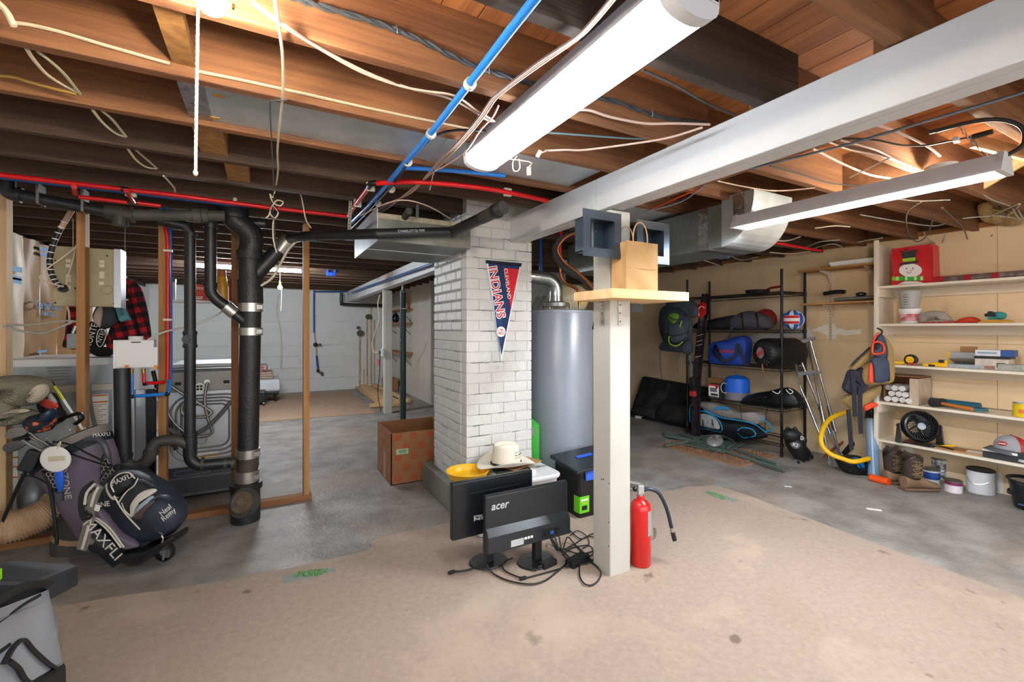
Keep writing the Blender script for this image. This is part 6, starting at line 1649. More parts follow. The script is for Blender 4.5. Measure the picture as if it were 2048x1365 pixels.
# ---------------------------------------------------------------- monitors
def monitor(x0,x1,y,z0,z1,rz,label,kind):
    c=Vector(((x0+x1)/2,y,0));t=thing('computer_monitor',label,'monitor',(c.x,c.y+.03,.009),rz,group='two monitors on the carpet')
    Lm=INV[t.name].inverted();w_=x1-x0;hh_=z1-z0;zc=z0-.009
    MK=M('monitor_shell','#1f2327',.42) if kind==2 else M('monitor_gloss','#15191d',.3)
    def part(g,n,m_,p=t,**k):
        g.v=[Lm@v for v in g.v];return g.build(n,m_,p,**k)
    sh=part(G().hexa([(-w_/2,-.02,zc),(w_/2,-.02,zc),(w_/2,.02,zc),(-w_/2,.02,zc),(-w_/2,-.02,zc+hh_),(w_/2,-.02,zc+hh_),(w_/2,.02,zc+hh_),(-w_/2,.02,zc+hh_)]),'shell',MK,bevel=.008)
    part(G().box((-w_/2+.008,.02,zc+.012),(w_/2-.008,.022,zc+hh_-.008)),'screen',BLACKG)
    if kind==2:
        part(G().hexa([(-w_/2+.002,-.048,zc+.012),(w_/2-.002,-.048,zc+.012),(w_/2-.002,-.015,zc+.004),(-w_/2+.002,-.015,zc+.004),(-w_/2+.002,-.048,zc+.10),(w_/2-.002,-.048,zc+.10),(w_/2-.002,-.015,zc+.145),(-w_/2+.002,-.015,zc+.145)]),'lower_bulge',M('monitor_bulge','#262b31',.3),sh,bevel=.004)
        part(G().box((.075,-.0495,zc+.03),(.19,-.046,zc+.075)),'port_bay',BLACKM,sh)
        for k,(xx,m_) in enumerate(((.10,BLACK),(.135,M('vga_blue','#3360b4',.4)),(.17,BLACK))):part(G().box((xx-.012,-.055,zc+.04),(xx+.012,-.047,zc+.058)),'port',m_,sh)
        part(G().box((-.13,-.0495,zc+.022),(-.05,-.047,zc+.058)),'label',M('label_grey','#b8babb',.6),sh)
        for k in range(3):part(G().box((-.045+.02*k,-.0495,zc+.045),(-.03+.02*k,-.047,zc+.058)),'icon_print',PAPER,sh)
        text('acer',.06,M('logo_silver','#c3c7ca',.4,.3),Lm@Matrix.Translation((-w_/2+.085,-.0215,zc+hh_-.06))@Matrix.Rotation(R(90),4,'X'),t,'logo_lettering',shear=.2,offset=.001)
    else:
        part(G().box((-.15,-.0215,zc+hh_-.075),(.17,-.019,zc+hh_-.066)),'vent_slot',BLACKM,sh)
        part(G().box((-.13,-.0212,zc+.085),(-.03,-.019,zc+.115)),'sticker',M('sticker_bw','#c9cccd',.6,col2='#2c2f31',vs=70,contrast=.8),sh)
        for xx in(.0,.07):part(G().cyl((xx,-.021,zc+.21),(xx,-.019,zc+.21),.003,n=8),'screw',BLACKM,sh)
    # foot and neck
    part(G().lathe([(0,.0),(.11,.0),(.115,.004),(.11,.011),(.03,.014),(0,.014)],36,Matrix.Translation((.06 if kind==2 else-.03,.0,0)),close=False,squash=(1,.8)),'foot',M('foot_black','#17191b',.3),smooth=True)
    nk=.06 if kind==2 else-.03
    part(G().box((nk-.022,-.03,.01),(nk+.022,.012,zc+.06)),'neck',BLACK,bevel=.004)
    return t
monitor(.9,1.42,2.32,.185,.50,R(1),'plain black monitor standing behind the other, seen from the back',1)
monitor(1.04,1.58,2.185,.135,.447,R(0),'front black monitor with silver brand lettering, seen from the back',2)

# ---------------------------------------------------------------- cables and adapters on the carpet
zc_=.0135
def fc(pts,r,label,mat=CABLEB):
    P=[pz(u,v,zc_+.002+.004*abs(math.sin(i*1.9))) for i,(u,v) in enumerate(pts)];return pipe('floor_cable',P,r,mat,label,'cable',6,7)
fc(((905,1144),(930,1142),(955,1134),(980,1118),(1000,1100),(1040,1090)),.005,'black video cable with plug lying farthest left')
fc(((974,1120),(976,1135),(990,1150),(1020,1163),(1060,1169),(1090,1162),(1115,1143),(1130,1130)),.0045,'long black cable sweeping round the front of the monitors')
fc(((1025,1117),(1008,1125),(1006,1138),(1020,1148),(1045,1156),(1070,1152),(1120,1138)),.004,'black cable looping from monitor foot to small plug')
fc(((1100,1112),(1065,1115),(1052,1125),(1056,1138),(1072,1142)),.004,'black cable curling around the small adapter')
fc(((1136,1058),(1160,1078),(1180,1070),(1195,1066)),.0038,'thin black cable passing toward the post top side')
fc(((1128,1100),(1150,1088),(1175,1074),(1196,1080),(1190,1100),(1160,1108),(1130,1100)),.0038,'black cable loop nearest the monitor right side')
fc(((1125,1110),(1145,1096),(1178,1092),(1186,1108),(1160,1120),(1135,1118),(1126,1108)),.0038,'tangled inner black cable loop')
fc(((1150,1090),(1165,1104),(1180,1122),(1196,1136),(1202,1150),(1190,1168),(1172,1170),(1160,1155),(1158,1130),(1150,1112)),.0042,'wide black cable loop in front of the white post')
fc(((1118,1096),(1135,1112),(1150,1126),(1170,1128),(1190,1118)),.0038,'black cable crossing over the big adapter')
fc(((1140,1072),(1155,1062),(1172,1072),(1178,1088),(1165,1098)),.003,'small thin black cable ring behind the tangle')
for k,(pts,lab) in enumerate(((((1092,1064),(1106,1084),(1112,1100),(1118,1098)),'left lead plugged into the front monitor'),(((1112,1060),(1104,1076),(1110,1092),(1125,1106)),'middle lead plugged into the front monitor'),(((1118,1056),(1135,1075),(1150,1090),(1180,1118),(1184,1128)),'right lead plugged into the front monitor'))):
    P=[Vector((1.405+.03*k,2.128,.19))]+[Vector((1.405+.03*k,2.09,.15-.02*k))]+[pz(u,v,.06) for u,v in pts[1:2]]+[pz(u,v,.018) for u,v in pts[2:]]
    pipe('monitor_lead',P,.0042,CABLEB,lab,'cable',6,7)
def brick(u,v,sz,rz,label):
    p=pz(u,v,.0);t=thing('power_adapter',label,'power adapter',(p.x,p.y,.0095),rz)
    Lm=INV[t.name].inverted();g=G();g.box((-sz[0]/2,-sz[1]/2,0),(sz[0]/2,sz[1]/2,sz[2]));g.v=[Lm@q_ for q_ in g.v];g.build('case',BLACK,t,bevel=.005)
    g=G();g.cyl((-sz[0]/2-.03,0,sz[2]/2),(-sz[0]/2,0,sz[2]/2),.007,.01,10);g.v=[Lm@q_ for q_ in g.v];g.build('strain_relief',BLACK,t)
    return t
brick(1096,1136,(.10,.05,.032),R(10),'small black power adapter in front of the monitor foot')
brick(1155,1130,(.15,.065,.035),R(14),'larger black power adapter near the white post')
for u,v,a_,lab in((903,1145,.1,'plug end of the left video cable'),(1046,1157,0,'small plug lying before the adapters')):
    p=pz(u,v,.018);single(G().cbox(p,(.04,.018,.012),rz=a_),'cable_plug',BLACK,lab,'plug',bevel=.002)

# ---------------------------------------------------------------- black tote with blue latch
t=thing('black_tote','black file tote with blue latch and green label behind the post','storage tote',(2.08,2.68,0))
tx0,tx1,ty0,ty1,th_=1.93,2.36,2.55,2.86,.345
g=G();g.hexa([(tx0+.02,ty0+.02,.001),(tx1-.02,ty0+.02,.001),(tx1-.02,ty1-.02,.001),(tx0+.02,ty1-.02,.001),(tx0,ty0,th_),(tx1,ty0,th_),(tx1,ty1,th_),(tx0,ty1,th_)]);g.build('tub',M('tote_black','#15171a',.4),t,bevel=.015)
G().cbox(((tx0+tx1)/2-.03,(ty0+ty1)/2-.02,th_+.04),(tx1-tx0+.03,ty1-ty0+.03,.025),rx=.1,ry=-.06).build('lid',M('tote_lid','#20252b',.35),t,bevel=.008)
G().cbox(((tx0+tx1)/2-.05,(ty0+ty1)/2-.0,th_+.058),(.14,.03,.006),rx=.1,ry=-.06).build('blue_handle',BLUEPL,t)
G().cbox((tx0+.10,ty0-.008,th_-.02),(.10,.01,.09),rx=-.12).build('blue_latch',BLUEPL,t,bevel=.003)
for k,(lo,hi) in enumerate((((tx0+.012,ty0+.006,.05),(tx0+.095,ty0+.011,.165)),((tx0+.008,ty0+.012,.05),(tx0+.012,ty0+.07,.165)))):
    lb=G().box(lo,hi).build('green_label',LIME,t)
bars(frame(Vector((tx0+.054,ty0+.005,.14)),(1,0,0),UP),.06,.022,1,PAPER,t);bars(frame(Vector((tx0+.06,ty0+.005,.118)),(1,0,0),UP),.035,.01,1,YELLOW,t)
G().box((tx0+.03,ty0+.004,.07),(tx0+.075,ty0+.006,.1)).build('label_picture',BLACKM,t)
G().box((tx0+.02,ty0+.03,th_),(tx1-.05,ty1-.03,th_+.02)).build('papers_inside',PAPER,t)

# ---------------------------------------------------------------- fire extinguisher
ec=fl(1281,1131);ec.z=.0095
t=thing('fire_extinguisher','red fire extinguisher with black hose beside the white post','fire extinguisher',ec)
T=Matrix.Translation(ec);er=.058
G().lathe([(er-.004,0),(er,.006),(er,.315),(er*.93,.338),(er*.7,.358),(.022,.368),(.02,.39)],36,T).build('cylinder',REDPL,t,smooth=True)
G().cyl(ec+UP*.385,ec+UP*.41,.017,n=14).build('neck_collar',STEEL,t,smooth=True)
vd=(-RIGHT*.9+VIEW*.3).normalized()
G().cbox(ec+UP*.425,(.034,.034,.05),rz=-.5).build('valve_block',M('valve_alu','#c9ccce',.35,.7),t,bevel=.004)
for dz,ln in((.455,.13),(.42,.11)):
    g=G();g.strip([ec+UP*dz,ec+UP*(dz+.012)+vd*ln],.024,.006,VIEW,1);g.build('handle_lever' if dz>.44 else 'carry_handle',M('valve_alu','#c9ccce',.35,.7),t)
G().ball(ec+UP*.425+vd*.035-VIEW*.015,.014,12).build('gauge',BLACKG,t,smooth=True)
hp_=[ec+UP*.42+RIGHT*.02,ec+UP*.425+RIGHT*.05,ec+UP*.40+RIGHT*.105,ec+UP*.31+RIGHT*.15,ec+UP*.2+RIGHT*.178]
g=G();g.tube(hp_,.0105,10,6);g.build('hose',M('hose_blue_black','#1d2938',.4),t,smooth=True)
dv=(hp_[-1]-hp_[-2]).normalized()
G().cyl(hp_[-1]-dv*.004,hp_[-1]+dv*.02,.0115,n=12).build('ferrule',STEEL,t);G().cyl(hp_[-1]+dv*.02,hp_[-1]+dv*.07,.013,n=12).build('nozzle',BLACK,t,smooth=True)
q0=math.atan2(-S_,C_);g=G();n=8
vs=[(ec.x+(er+.0012)*math.cos(q0-R(62)+R(7*k)),ec.y+(er+.0012)*math.sin(q0-R(62)+R(7*k)),z) for z in(.185,.325) for k in range(n)]
g.add(vs,[(k,k+1,n+k+1,n+k) for k in range(n-1)]);g.build('instruction_label',M('ext_label','#a8aaad',.5,col2='#8d8f93',vs=70,stretch=(.4,.4,3),contrast=.5),t)
g=G();g.tube([ec+UP*.14+RIGHT*.06,ec+UP*.15+RIGHT*.078,ec+UP*.18+RIGHT*.084,ec+UP*.2+RIGHT*.08],.004,8,5,flat=2.);g.build('loose_strap',STEELD,t)
# ---------------------------------------------------------------- wire rack
FX,BX,RY0,RY1=4.77,5.2,2.81,4.02
ZS=(1.744,1.335,.925,.50,.135)
t=thing('wire_rack','black wire shelving rack against the tan wall','rack',((FX+BX)/2,(RY0+RY1)/2,0))
RK=M('rack_black','#0f1012',.4,.3)
for(x,y) in((FX,RY0),(FX,RY1),(BX,RY0),(BX,RY1)):
    pl_=G().cyl((x,y,.02),(x,y,1.98),.0135,n=12).build('upright',RK,t,smooth=True)
    G().cyl((x,y,0),(x,y,.022),.017,n=10).build('foot',BLACK,pl_)
    for z in ZS:G().cyl((x,y,z-.03),(x,y,z+.012),.019,.017,12).build('collar',BLACK,pl_,smooth=True)
for z in ZS:
    g=G();zz=z
    for dz in(0,-.028):
        g.tube([(FX,RY0,zz+dz),(BX,RY0,zz+dz),(BX,RY1,zz+dz),(FX,RY1,zz+dz)],.0035,6,1,closed=True)
    fr_=g.build('shelf_frame',RK,t);fr_['kind']='stuff'
    g=G()
    n=44
    for k in range(1,n):
        y=RY0+(RY1-RY0)*k/n;g.tube([(FX,y,zz+.003),(BX,y,zz+.003)],.0014,4,1)
    for x in(FX+.14,FX+.29):g.tube([(x,RY0,zz),(x,RY1,zz)],.0022,4,1)
    for x in(FX,BX):
        pts=[(x,RY0+(RY1-RY0)*k/52,zz-(.028 if k%2 else 0)) for k in range(53)];g.tube(pts,.002,4,1)
    for y in(RY0,RY1):
        pts=[(FX+(BX-FX)*k/18,y,zz-(.028 if k%2 else 0)) for k in range(19)];g.tube(pts,.002,4,1)
    o_=g.build('wire_grid',RK,fr_);o_['kind']='stuff'
XM=4.93
fx=lambda X:(lambda u,v:px(u,v,X))
NX=Vector((-1,0,0))
def pk2(name,pts,X,mat,f,b,parent,**k):return puff(pts,fx(X),NX,f,b,sub=k.pop('sub',5),**k).build(name,mat,parent,smooth=True)
# frying pan
p=pz(1516,585,ZS[0]+.005)
t=thing('frying_pan','black frying pan with red handle on the top rack shelf','pan',(4.98,px(1515,580,4.98).y,ZS[0]+.005))
yc=px(1515,580,4.98).y;T=Matrix.Translation((4.98,yc,ZS[0]+.006))
G().lathe([(0,0),(.10,0),(.118,.01),(.128,.045),(.125,.045),(.112,.012),(0,.006)],32,T,close=False).build('pan',BLACKM,t,smooth=True)
g=G();g.tube([(4.96,yc-.125,ZS[0]+.045),(4.94,yc-.18,ZS[0]+.06),(4.92,yc-.30,ZS[0]+.066)],.013,8,4);g.build('handle',M('pan_red','#8e1d27',.45),t,smooth=True)
# long bag, balls
t=thing('long_sport_bag','long grey and black sports bag on the second rack shelf','bag',(XM,px(1470,660,XM).y,ZS[1]+.006))
pk2('dark_end',[(1388,656),(1396,646),(1420,640),(1450,634),(1478,632),(1480,658),(1440,660),(1400,660)],XM,BLACKM,.09,.09,t)
pk2('grey_body',[(1464,640),(1480,627),(1500,622),(1520,626),(1540,636),(1545,650),(1540,658),(1500,659),(1468,658)],XM-.02,M('bag_grey','#56525a',.6,col2='#44414a',vs=6),.09,.1,t)
for u in(1482,1512):
    g=G();g.strip([px(u,626,XM-.12),px(u+3,640,XM-.16),px(u+4,656,XM-.13)],.02,.004,(0,1,0),4);g.build('strap',BLACK,t)
def ball(u,v,X,r,zf,name,label,cols):
    c=px(u,v,X);c.z=zf+r;t=thing(name,label,'ball',(c.x,c.y,zf));return t,c,r
t,c,r=ball(1531,636,5.06,.118,ZS[1]+.006,'basketball','red basketball behind the grey sports bag',None)
G().ball(c,r,32).build('skin',M('ball_red','#a3202a',.5,bump=.2,bs=300),t,smooth=True)
for ax in range(3):
    g=G();pts=[]
    for k in range(32):
        q=2*math.pi*k/32;v_=[math.cos(q),math.sin(q)];w_=Vector((0,*v_)) if ax==0 else Vector((v_[0],0,v_[1])) if ax==1 else Vector((*v_,0));pts.append(c+Matrix.Rotation(.5,3,'X')@w_*(r+.0005))
    g.tube(pts,.0022,5,1,closed=True);g.build('seam',BLACKM,t)
t,c,r=ball(1586,638,4.95,.105,ZS[1]+.006,'volleyball','red white and blue volleyball on the rack',None)
G().ball(c,r-.002,32).build('bladder',M('ball_white','#e6e6e6',.5),t,smooth=True)
def patch(lat0,lat1,lon0,lon1,mat,rot):
    g=G();g.grid(lambda i,j:tuple(c+rot@(Vector((math.cos(R(lat0+(lat1-lat0)*j))*math.cos(R(lon0+(lon1-lon0)*i)),math.cos(R(lat0+(lat1-lat0)*j))*math.sin(R(lon0+(lon1-lon0)*i)),math.sin(R(lat0+(lat1-lat0)*j))))*(r+.001))),12,6)
    g.build('panel',mat,t,smooth=True)
rt=Matrix.Rotation(R(200),3,'Z')
VR,VW,VB=M('vb_red','#d32330',.45),M('vb_white','#ecebea',.45),M('vb_blue','#1f5fc0',.45)
for a0,a1,m_ in((-24,-9,VR),(-8,8,VW),(9,24,VR)):patch(a0,a1,-42,42,m_,rt)
for a0,a1,l0,l1,m_ in((27,85,-42,-14,VB),(27,85,-13,13,VW),(27,85,14,42,VB),(-85,-27,-42,-14,VB),(-85,-27,-13,13,VW),(-85,-27,14,42,VB),(-40,40,46,70,VB),(-40,40,72,100,VW),(-40,40,-70,-46,VB),(-40,40,-100,-72,VW)):patch(a0,a1,l0,l1,m_,rt)
# third shelf
t=thing('blue_tote_bag','blue zip bag with red lettering on the third rack shelf','bag',(4.92,px(1460,730,4.92).y,ZS[2]+.006))
BLB=M('blue_nylon','#1d3f9e',.55,col2='#234bb4',vs=6,bump=.4,bs=14)
pk2('body',[(1424,688),(1440,682),(1475,674),(1496,673),(1502,690),(1498,718),(1494,731),(1460,732),(1424,728),(1421,705)],4.92,BLB,.12,.1,t)
for pts in(((1432,690),(1428,706),(1446,722),(1470,712),(1474,688)),((1430,690),(1440,712),(1446,731)),((1476,690),(1486,712),(1492,730)),((1454,682),(1462,664),(1464,655))):
    g=G();g.strip([px(u,v,4.795) for u,v in pts],.028,.005,(0,1,.4),5);g.build('strap',BLACK,t)
text('KidBeds',.06,M('letter_red','#e0392d',.6),frame(px(1453,703,4.79),(0,-1,.05),UP),t)
t=thing('stuff_sack','round black stuff sack with orange cord on the third shelf','bag',(4.93,px(1540,735,4.93).y,ZS[2]+.006))
c0=px(1522,706,4.70);c1=px(1592,706,5.1);r=.145;c0.z=c1.z=ZS[2]+.008+r*1.09
dv=(c1-c0).normalized();L_=.42
m_=Matrix.Translation(c0)@dv.to_track_quat('Z','Y').to_matrix().to_4x4()@Matrix.Scale(1.09,4)
SK=M('sack_black','#0f1013',.5,bump=.5,bs=10)
G().lathe([(.045,-.005),(.08,-.012),(.12,.0),(.142,.03),(r,.08),(r,L_-.06),(.12,L_),(0,L_+.005)],32,m_,close=False).build('sack',SK,t,smooth=True)
for k in range(24):
    q=2*math.pi*k/24;g=G();g.tube([m_@Vector((math.cos(q)*.06,math.sin(q)*.06,-.012)),m_@Vector((math.cos(q)*.1,math.sin(q)*.1,-.008)),m_@Vector((math.cos(q)*.135,math.sin(q)*.135,.018))],.006,5,2);g.build('gather',SK,t,smooth=True)
G().lathe([(0,-.008),(.055,-.008),(.05,-.002)],20,m_,close=False).build('contents',M('grey_fleece','#9a9aa2',.9,col2='#c0332f',vs=14,contrast=.6),t)
g=G();p_=c0-VIEW*.02;g.tube([p_+UP*.04,p_,p_-UP*.1,p_-UP*.2+RIGHT*.01],.004,6,4);g.build('orange_cord',M('cord_orange','#e0921e',.6),t)
# fourth shelf
def zbox(name,u,v,X,sz,rz,z0,mat,label,cat,bevel=.003):
    p=px(u,v,X);t=thing(name,label,cat,(p.x,p.y,z0),rz);Lm=INV[t.name].inverted()
    g=G();g.box((-sz[0]/2,-sz[1]/2,0),(sz[0]/2,sz[1]/2,sz[2]));g.v=[Lm@q_ for q_ in g.v];g.build('body',mat,t,bevel=bevel);return t,Lm
def addp(t,Lm,g,name,mat,parent=None,**k):g.v=[Lm@q_ for q_ in g.v];return g.build(name,mat,parent or t,**k)
t,Lm=zbox('gadget_carton',1434,790,4.86,(.12,.15,.17),0,ZS[3]+.006,M('carton_dark','#3b3b3e',.5),'small white and red printed carton on the fourth shelf','carton')
addp(t,Lm,G().box((-.0625,-.07,.02),(-.06,.07,.165)),'white_face',PAPER);addp(t,Lm,G().box((-.0635,-.07,.145),(-.0615,.07,.165)),'red_band',M('band_red','#c9252b',.5))
addp(t,Lm,G().box((-.0635,-.045,.075),(-.0615,.05,.125)),'grey_print',M('print_grey','#6a6c72',.6));addp(t,Lm,G().box((-.0635,-.06,.03),(-.0615,.04,.055)),'black_print',BLACKM)
addp(t,Lm,G().cyl((-.0635,-.045,.135),(-.0615,-.045,.135),.018,n=16),'red_dot',M('band_red','#c9252b',.5))
t,Lm=zbox('brown_carton_small',1432,770,5.02,(.1,.16,.22),0,ZS[3]+.006,CARD,'brown carton behind the printed carton on the rack','carton')
t=thing('blue_stuff_sack','bright blue stuff sack with grey base on the fourth shelf','bag',(4.9,px(1474,800,4.9).y,ZS[3]+.006))
yc=px(1474,800,4.9).y;T=Matrix.Translation((4.9,yc,ZS[3]+.006))
G().lathe([(.11,0),(.135,.015),(.137,.10)],28,T).build('grey_base',M('sack_grey','#77727d',.7),t,smooth=True)
G().lathe([(.137,.10),(.136,.22),(.125,.26),(.08,.285),(.03,.29),(.02,.30)],28,T).build('blue_top',M('sack_blue','#1463d8',.5,bump=.4,bs=12),t,smooth=True)
g=G();cc_=Vector((4.9-.12,yc+.07,ZS[3]+.15));g.tube([cc_+Vector((-.012-.01*math.cos(q),.04*math.cos(q),.06*math.sin(q))) for q in[2*math.pi*k/16 for k in range(16)]],.003,5,1,closed=True);g.build('white_ring_print',PAPER,t)
t=thing('black_cloth_bag','crumpled black bag with white print on the fourth shelf','bag',(4.9,px(1550,812,4.9).y,ZS[3]+.006))
pk2('body',[(1484,805),(1494,793),(1515,786),(1540,782),(1560,777),(1580,776),(1597,787),(1608,803),(1604,814),(1570,818),(1530,814),(1495,811)],4.9,M('satin_black','#0e0f12',.4,bump=.7,bs=9),.13,.1,t,wob=.015)
for pts in(((1545,783),(1556,788),(1562,780)),((1572,780),(1580,788),(1586,784),(1578,778))):
    g=G();g.tube([px(u,v,4.765) for u,v in pts],.005,6,4);g.build('white_print',PAPER,t)
# bottom shelf: board bag
XG=4.94
t=thing('board_bag','big grey black and blue board bag on the bottom rack shelf','bag',(XG,px(1460,885,XG).y,ZS[4]+.006))
pk2('black_side',[(1380,815),(1392,808),(1415,820),(1450,838),(1500,846),(1525,858),(1536,872),(1525,878),(1490,882),(1440,880),(1400,870),(1382,850)],XG,M('bag_blk','#111419',.6),.10,.13,t)
pk2('grey_top',[(1394,806),(1420,804),(1450,812),(1480,825),(1505,832),(1518,824),(1530,838),(1520,850),(1490,842),(1450,836),(1420,824)],XG-.03,M('bag_lgrey','#a39d99',.7,col2='#8f8985',vs=6),.08,.13,t)
for pts in(((1380,845),(1380,815),(1390,806)),((1408,820),(1440,835),(1480,842),(1510,850),(1535,868)),((1392,830),(1396,822),(1420,828),(1440,845),(1442,864),(1415,860),(1396,855),(1392,840)),((1520,834),(1540,850),(1545,860),(1530,864)),((1475,862),(1485,856),(1505,860),(1510,872),(1488,876),(1476,868))):
    g=G();g.tube([px(u,v,XG-.145) for u,v in pts],.007,6,5);g.build('blue_piping',M('pipe_cyan','#249ad8',.5),t,smooth=True)
puff([(1394,832),(1410,828),(1428,834),(1438,848),(1438,860),(1414,857),(1396,850)],fx(XG-.115),NX,.012,.01,sub=2).build('picture_panel',M('photo_panel','#8f9498',.5,col2='#c3c6c7',vs=9,contrast=.5),t)
for u in(1405,1424):
    g=G();g.tube([px(u,838,XG-.14),px(u+1,846,XG-.14),px(u+2,853,XG-.14)],.006,6,3,radii=[.004,.009,.006]);g.build('printed_figure',M('fig_dark','#3a2d2c',.6),t)
for pts in(((1428,818),(1450,816),(1458,820)),):
    g=G();g.strip([px(u,v,XG-.13) for u,v in pts],.03,.008,UP,4);g.build('blue_handle',M('pipe_cyan','#249ad8',.5),t)
for pts in(((1480,810),(1484,845),(1482,880)),((1535,815),(1530,850),(1534,875))):
    g=G();g.tube([px(u,v,XG-.14) for u,v in pts],.003,5,3);g.build('cord',BLACK,t)

# ---------------------------------------------------------------- backpack and skis on the rack's left end
XK=4.66
t=thing('hiking_backpack','dark grey hiking backpack with lime straps hung on the rack','backpack',(XK,px(1355,702,XK).y,1.1))
GR=M('pack_grey','#3c444f',.6,col2='#2f3640',vs=6,bump=.4,bs=12)
pk2('main_body',[(1326,620),(1340,608),(1362,608),(1378,622),(1384,650),(1380,680),(1362,694),(1342,694),(1330,680),(1323,650)],XK,GR,.13,.06,t)
pk2('top_lid',[(1334,606),(1352,598),(1378,598),(1394,610),(1395,632),(1384,636),(1368,622),(1350,616),(1338,616)],XK-.08,GR,.07,.06,t)
pk2('hip_belt',[(1318,696),(1328,682),(1345,690),(1365,694),(1380,686),(1386,698),(1372,706),(1350,704),(1326,702)],XK-.08,GR,.05,.05,t)
pk2('lime_pocket',[(1336,632),(1350,626),(1358,632),(1350,648),(1340,642)],XK-.115,M('lime_cloth','#6c9a2e',.6),.03,.02,t)
for pts in(((1364,642),(1358,658),(1348,668),(1338,674),(1340,688),(1354,692),(1366,684)),):
    g=G();g.strip([px(u,v,XK-.15) for u,v in pts],.016,.004,(0,1,.5),5);g.build('lime_strap',M('lime_strap','#a9cf2e',.5),t)
for pts in(((1321,700),(1320,728),(1324,758)),((1360,702),(1356,730),(1357,752)),((1376,700),(1382,730),(1384,752)),((1352,620),(1346,650),(1340,690))):
    g=G();g.strip([px(u,v,XK-.08) for u,v in pts],.022,.004,(0,1,0),4);g.build('strap',M('strap_grey2','#6f7479',.6),t)
pk2('front_pocket',[(1338,655),(1352,648),(1368,652),(1374,672),(1362,684),(1344,684)],XK-.12,M('pack_slate','#4a5563',.6,bump=.3,bs=14),.04,.03,t)
pk2('side_pocket',[(1326,650),(1334,646),(1338,664),(1334,682),(1327,676)],XK-.1,M('pack_dark','#232932',.7),.04,.03,t)
pk2('belt_pocket',[(1366,690),(1378,680),(1386,690),(1384,706),(1372,710),(1364,702)],XK-.14,GR,.04,.03,t)
for pts in(((1330,628),(1350,640),(1378,634)),((1328,668),(1350,672),(1380,664)),((1372,610),(1378,640),(1374,680))):
    g=G();g.strip([px(u,v,XK-.16) for u,v in pts],.014,.004,(0,.3,1),4);g.build('compression_strap',BLACK,t)
g=G();g.tube([px(1378,600,XK-.05),px(1376,594,XK+.05),Vector((FX,RY1,px(1376,596,FX).z))],.01,8,3);g.build('grab_loop',BLACK,t)
XSK=4.74
for k,(du,lab) in enumerate(((0,'front ski with red tip standing at the left of the rack'),(7,'rear ski standing at the left of the rack'))):
    t=thing('ski',lab,'ski',(XSK+.03*k,px(1390+du,870,XSK).y,0),group='skis by the rack')
    SKB=M('ski_black','#17151a',.35,col2='#3a2a33',vs=18,contrast=.6)
    P=[px(1388+du,868,XSK+.03*k),px(1390+du,760,XSK+.03*k),px(1400+du,660,XSK+.03*k),px(1407+du,605,XSK+.03*k),px(1410+du,590,XSK-.03+.03*k)]
    P[0].z=.003
    g=G();g.strip(P,.075,.012,(0,1,0),5);g.build('blade',SKB,t)
    if k==0:
        puff([(1394,612),(1406,604),(1413,610),(1412,628),(1404,636),(1394,634)],fx(XSK-.016),NX,.005,.004,sub=1).build('red_tip_graphic',M('ski_red','#d1232a',.4),t)
        g=G();g.tube([px(u,v,XSK-.024) for u,v in((1398,632),(1397,620),(1402,613),(1409,616))],.005,6,4);g.build('white_logo',PAPER,t)
        for v in(672,684,692,715):
            g=G();g.tube([px(1390+(716-v)*.1,v,XSK-.02),px(1402+(716-v)*.1,v-3,XSK-.02)],.003,5,1);g.build('white_graphic',PAPER,t)
        G().cbox(px(1386,765,XSK-.04),(.07,.08,.12)).build('binding_heel',BLACK,t,bevel=.01);G().cbox(px(1386,788,XSK-.04),(.06,.07,.07)).build('binding_toe',M('bind_red','#b3332f',.5),t,bevel=.01)
# black organiser against the wall, behind the post
t=thing('car_organiser','black padded seat cover slumped on the floor left of the rack','seat cover',(5.0,4.6,0))
ORG=M('organiser_black','#1b1d20',.75,col2='#26282c',vs=7,bump=.5,bs=12)
ya,yb=4.06,5.25
g=G();g.hexa([(5.0,ya,.0),(5.27,ya,.0),(5.27,yb,.0),(4.92,yb,.0),(5.2,ya,.56),(5.28,ya,.56),(5.28,yb,.60),(5.2,yb,.60)]);g.build('back_board',ORG,t,bevel=.02)
for(y0_,y1_,z0_,z1_,f_) in((4.66,5.2,.14,.46,.06),(4.1,4.72,.06,.32,.12),(4.7,5.2,.05,.2,.1)):
    def fn(i,j,a=y0_,b=y1_,c=z0_,d_=z1_,f=f_):
        return(5.12-.2*(1-(c+(d_-c)*j)/.56)-f*(math.sin(math.pi*i)*math.sin(math.pi*j))**.4-.012*math.sin(i*14+j*5),a+(b-a)*i,c+(d_-c)*j)
    g=G();g.grid(fn,16,12);g.build('pocket',ORG,t,smooth=True)
for y in(4.68,4.98):
    g=G();g.strip([(5.17,y,.55),(5.05,y,.3),(4.96,y,.05)],.03,.005,(0,1,0),3);g.build('binding',M('bind_grey','#3c4044',.7),t)
single(G().cbox(fl(1283,837)+Vector((0,0,.02)),(.12,.16,.04),rz=.4),'white_scrap',PAPER,'white scrap lying beside the black seat cover','scrap',bevel=.01)

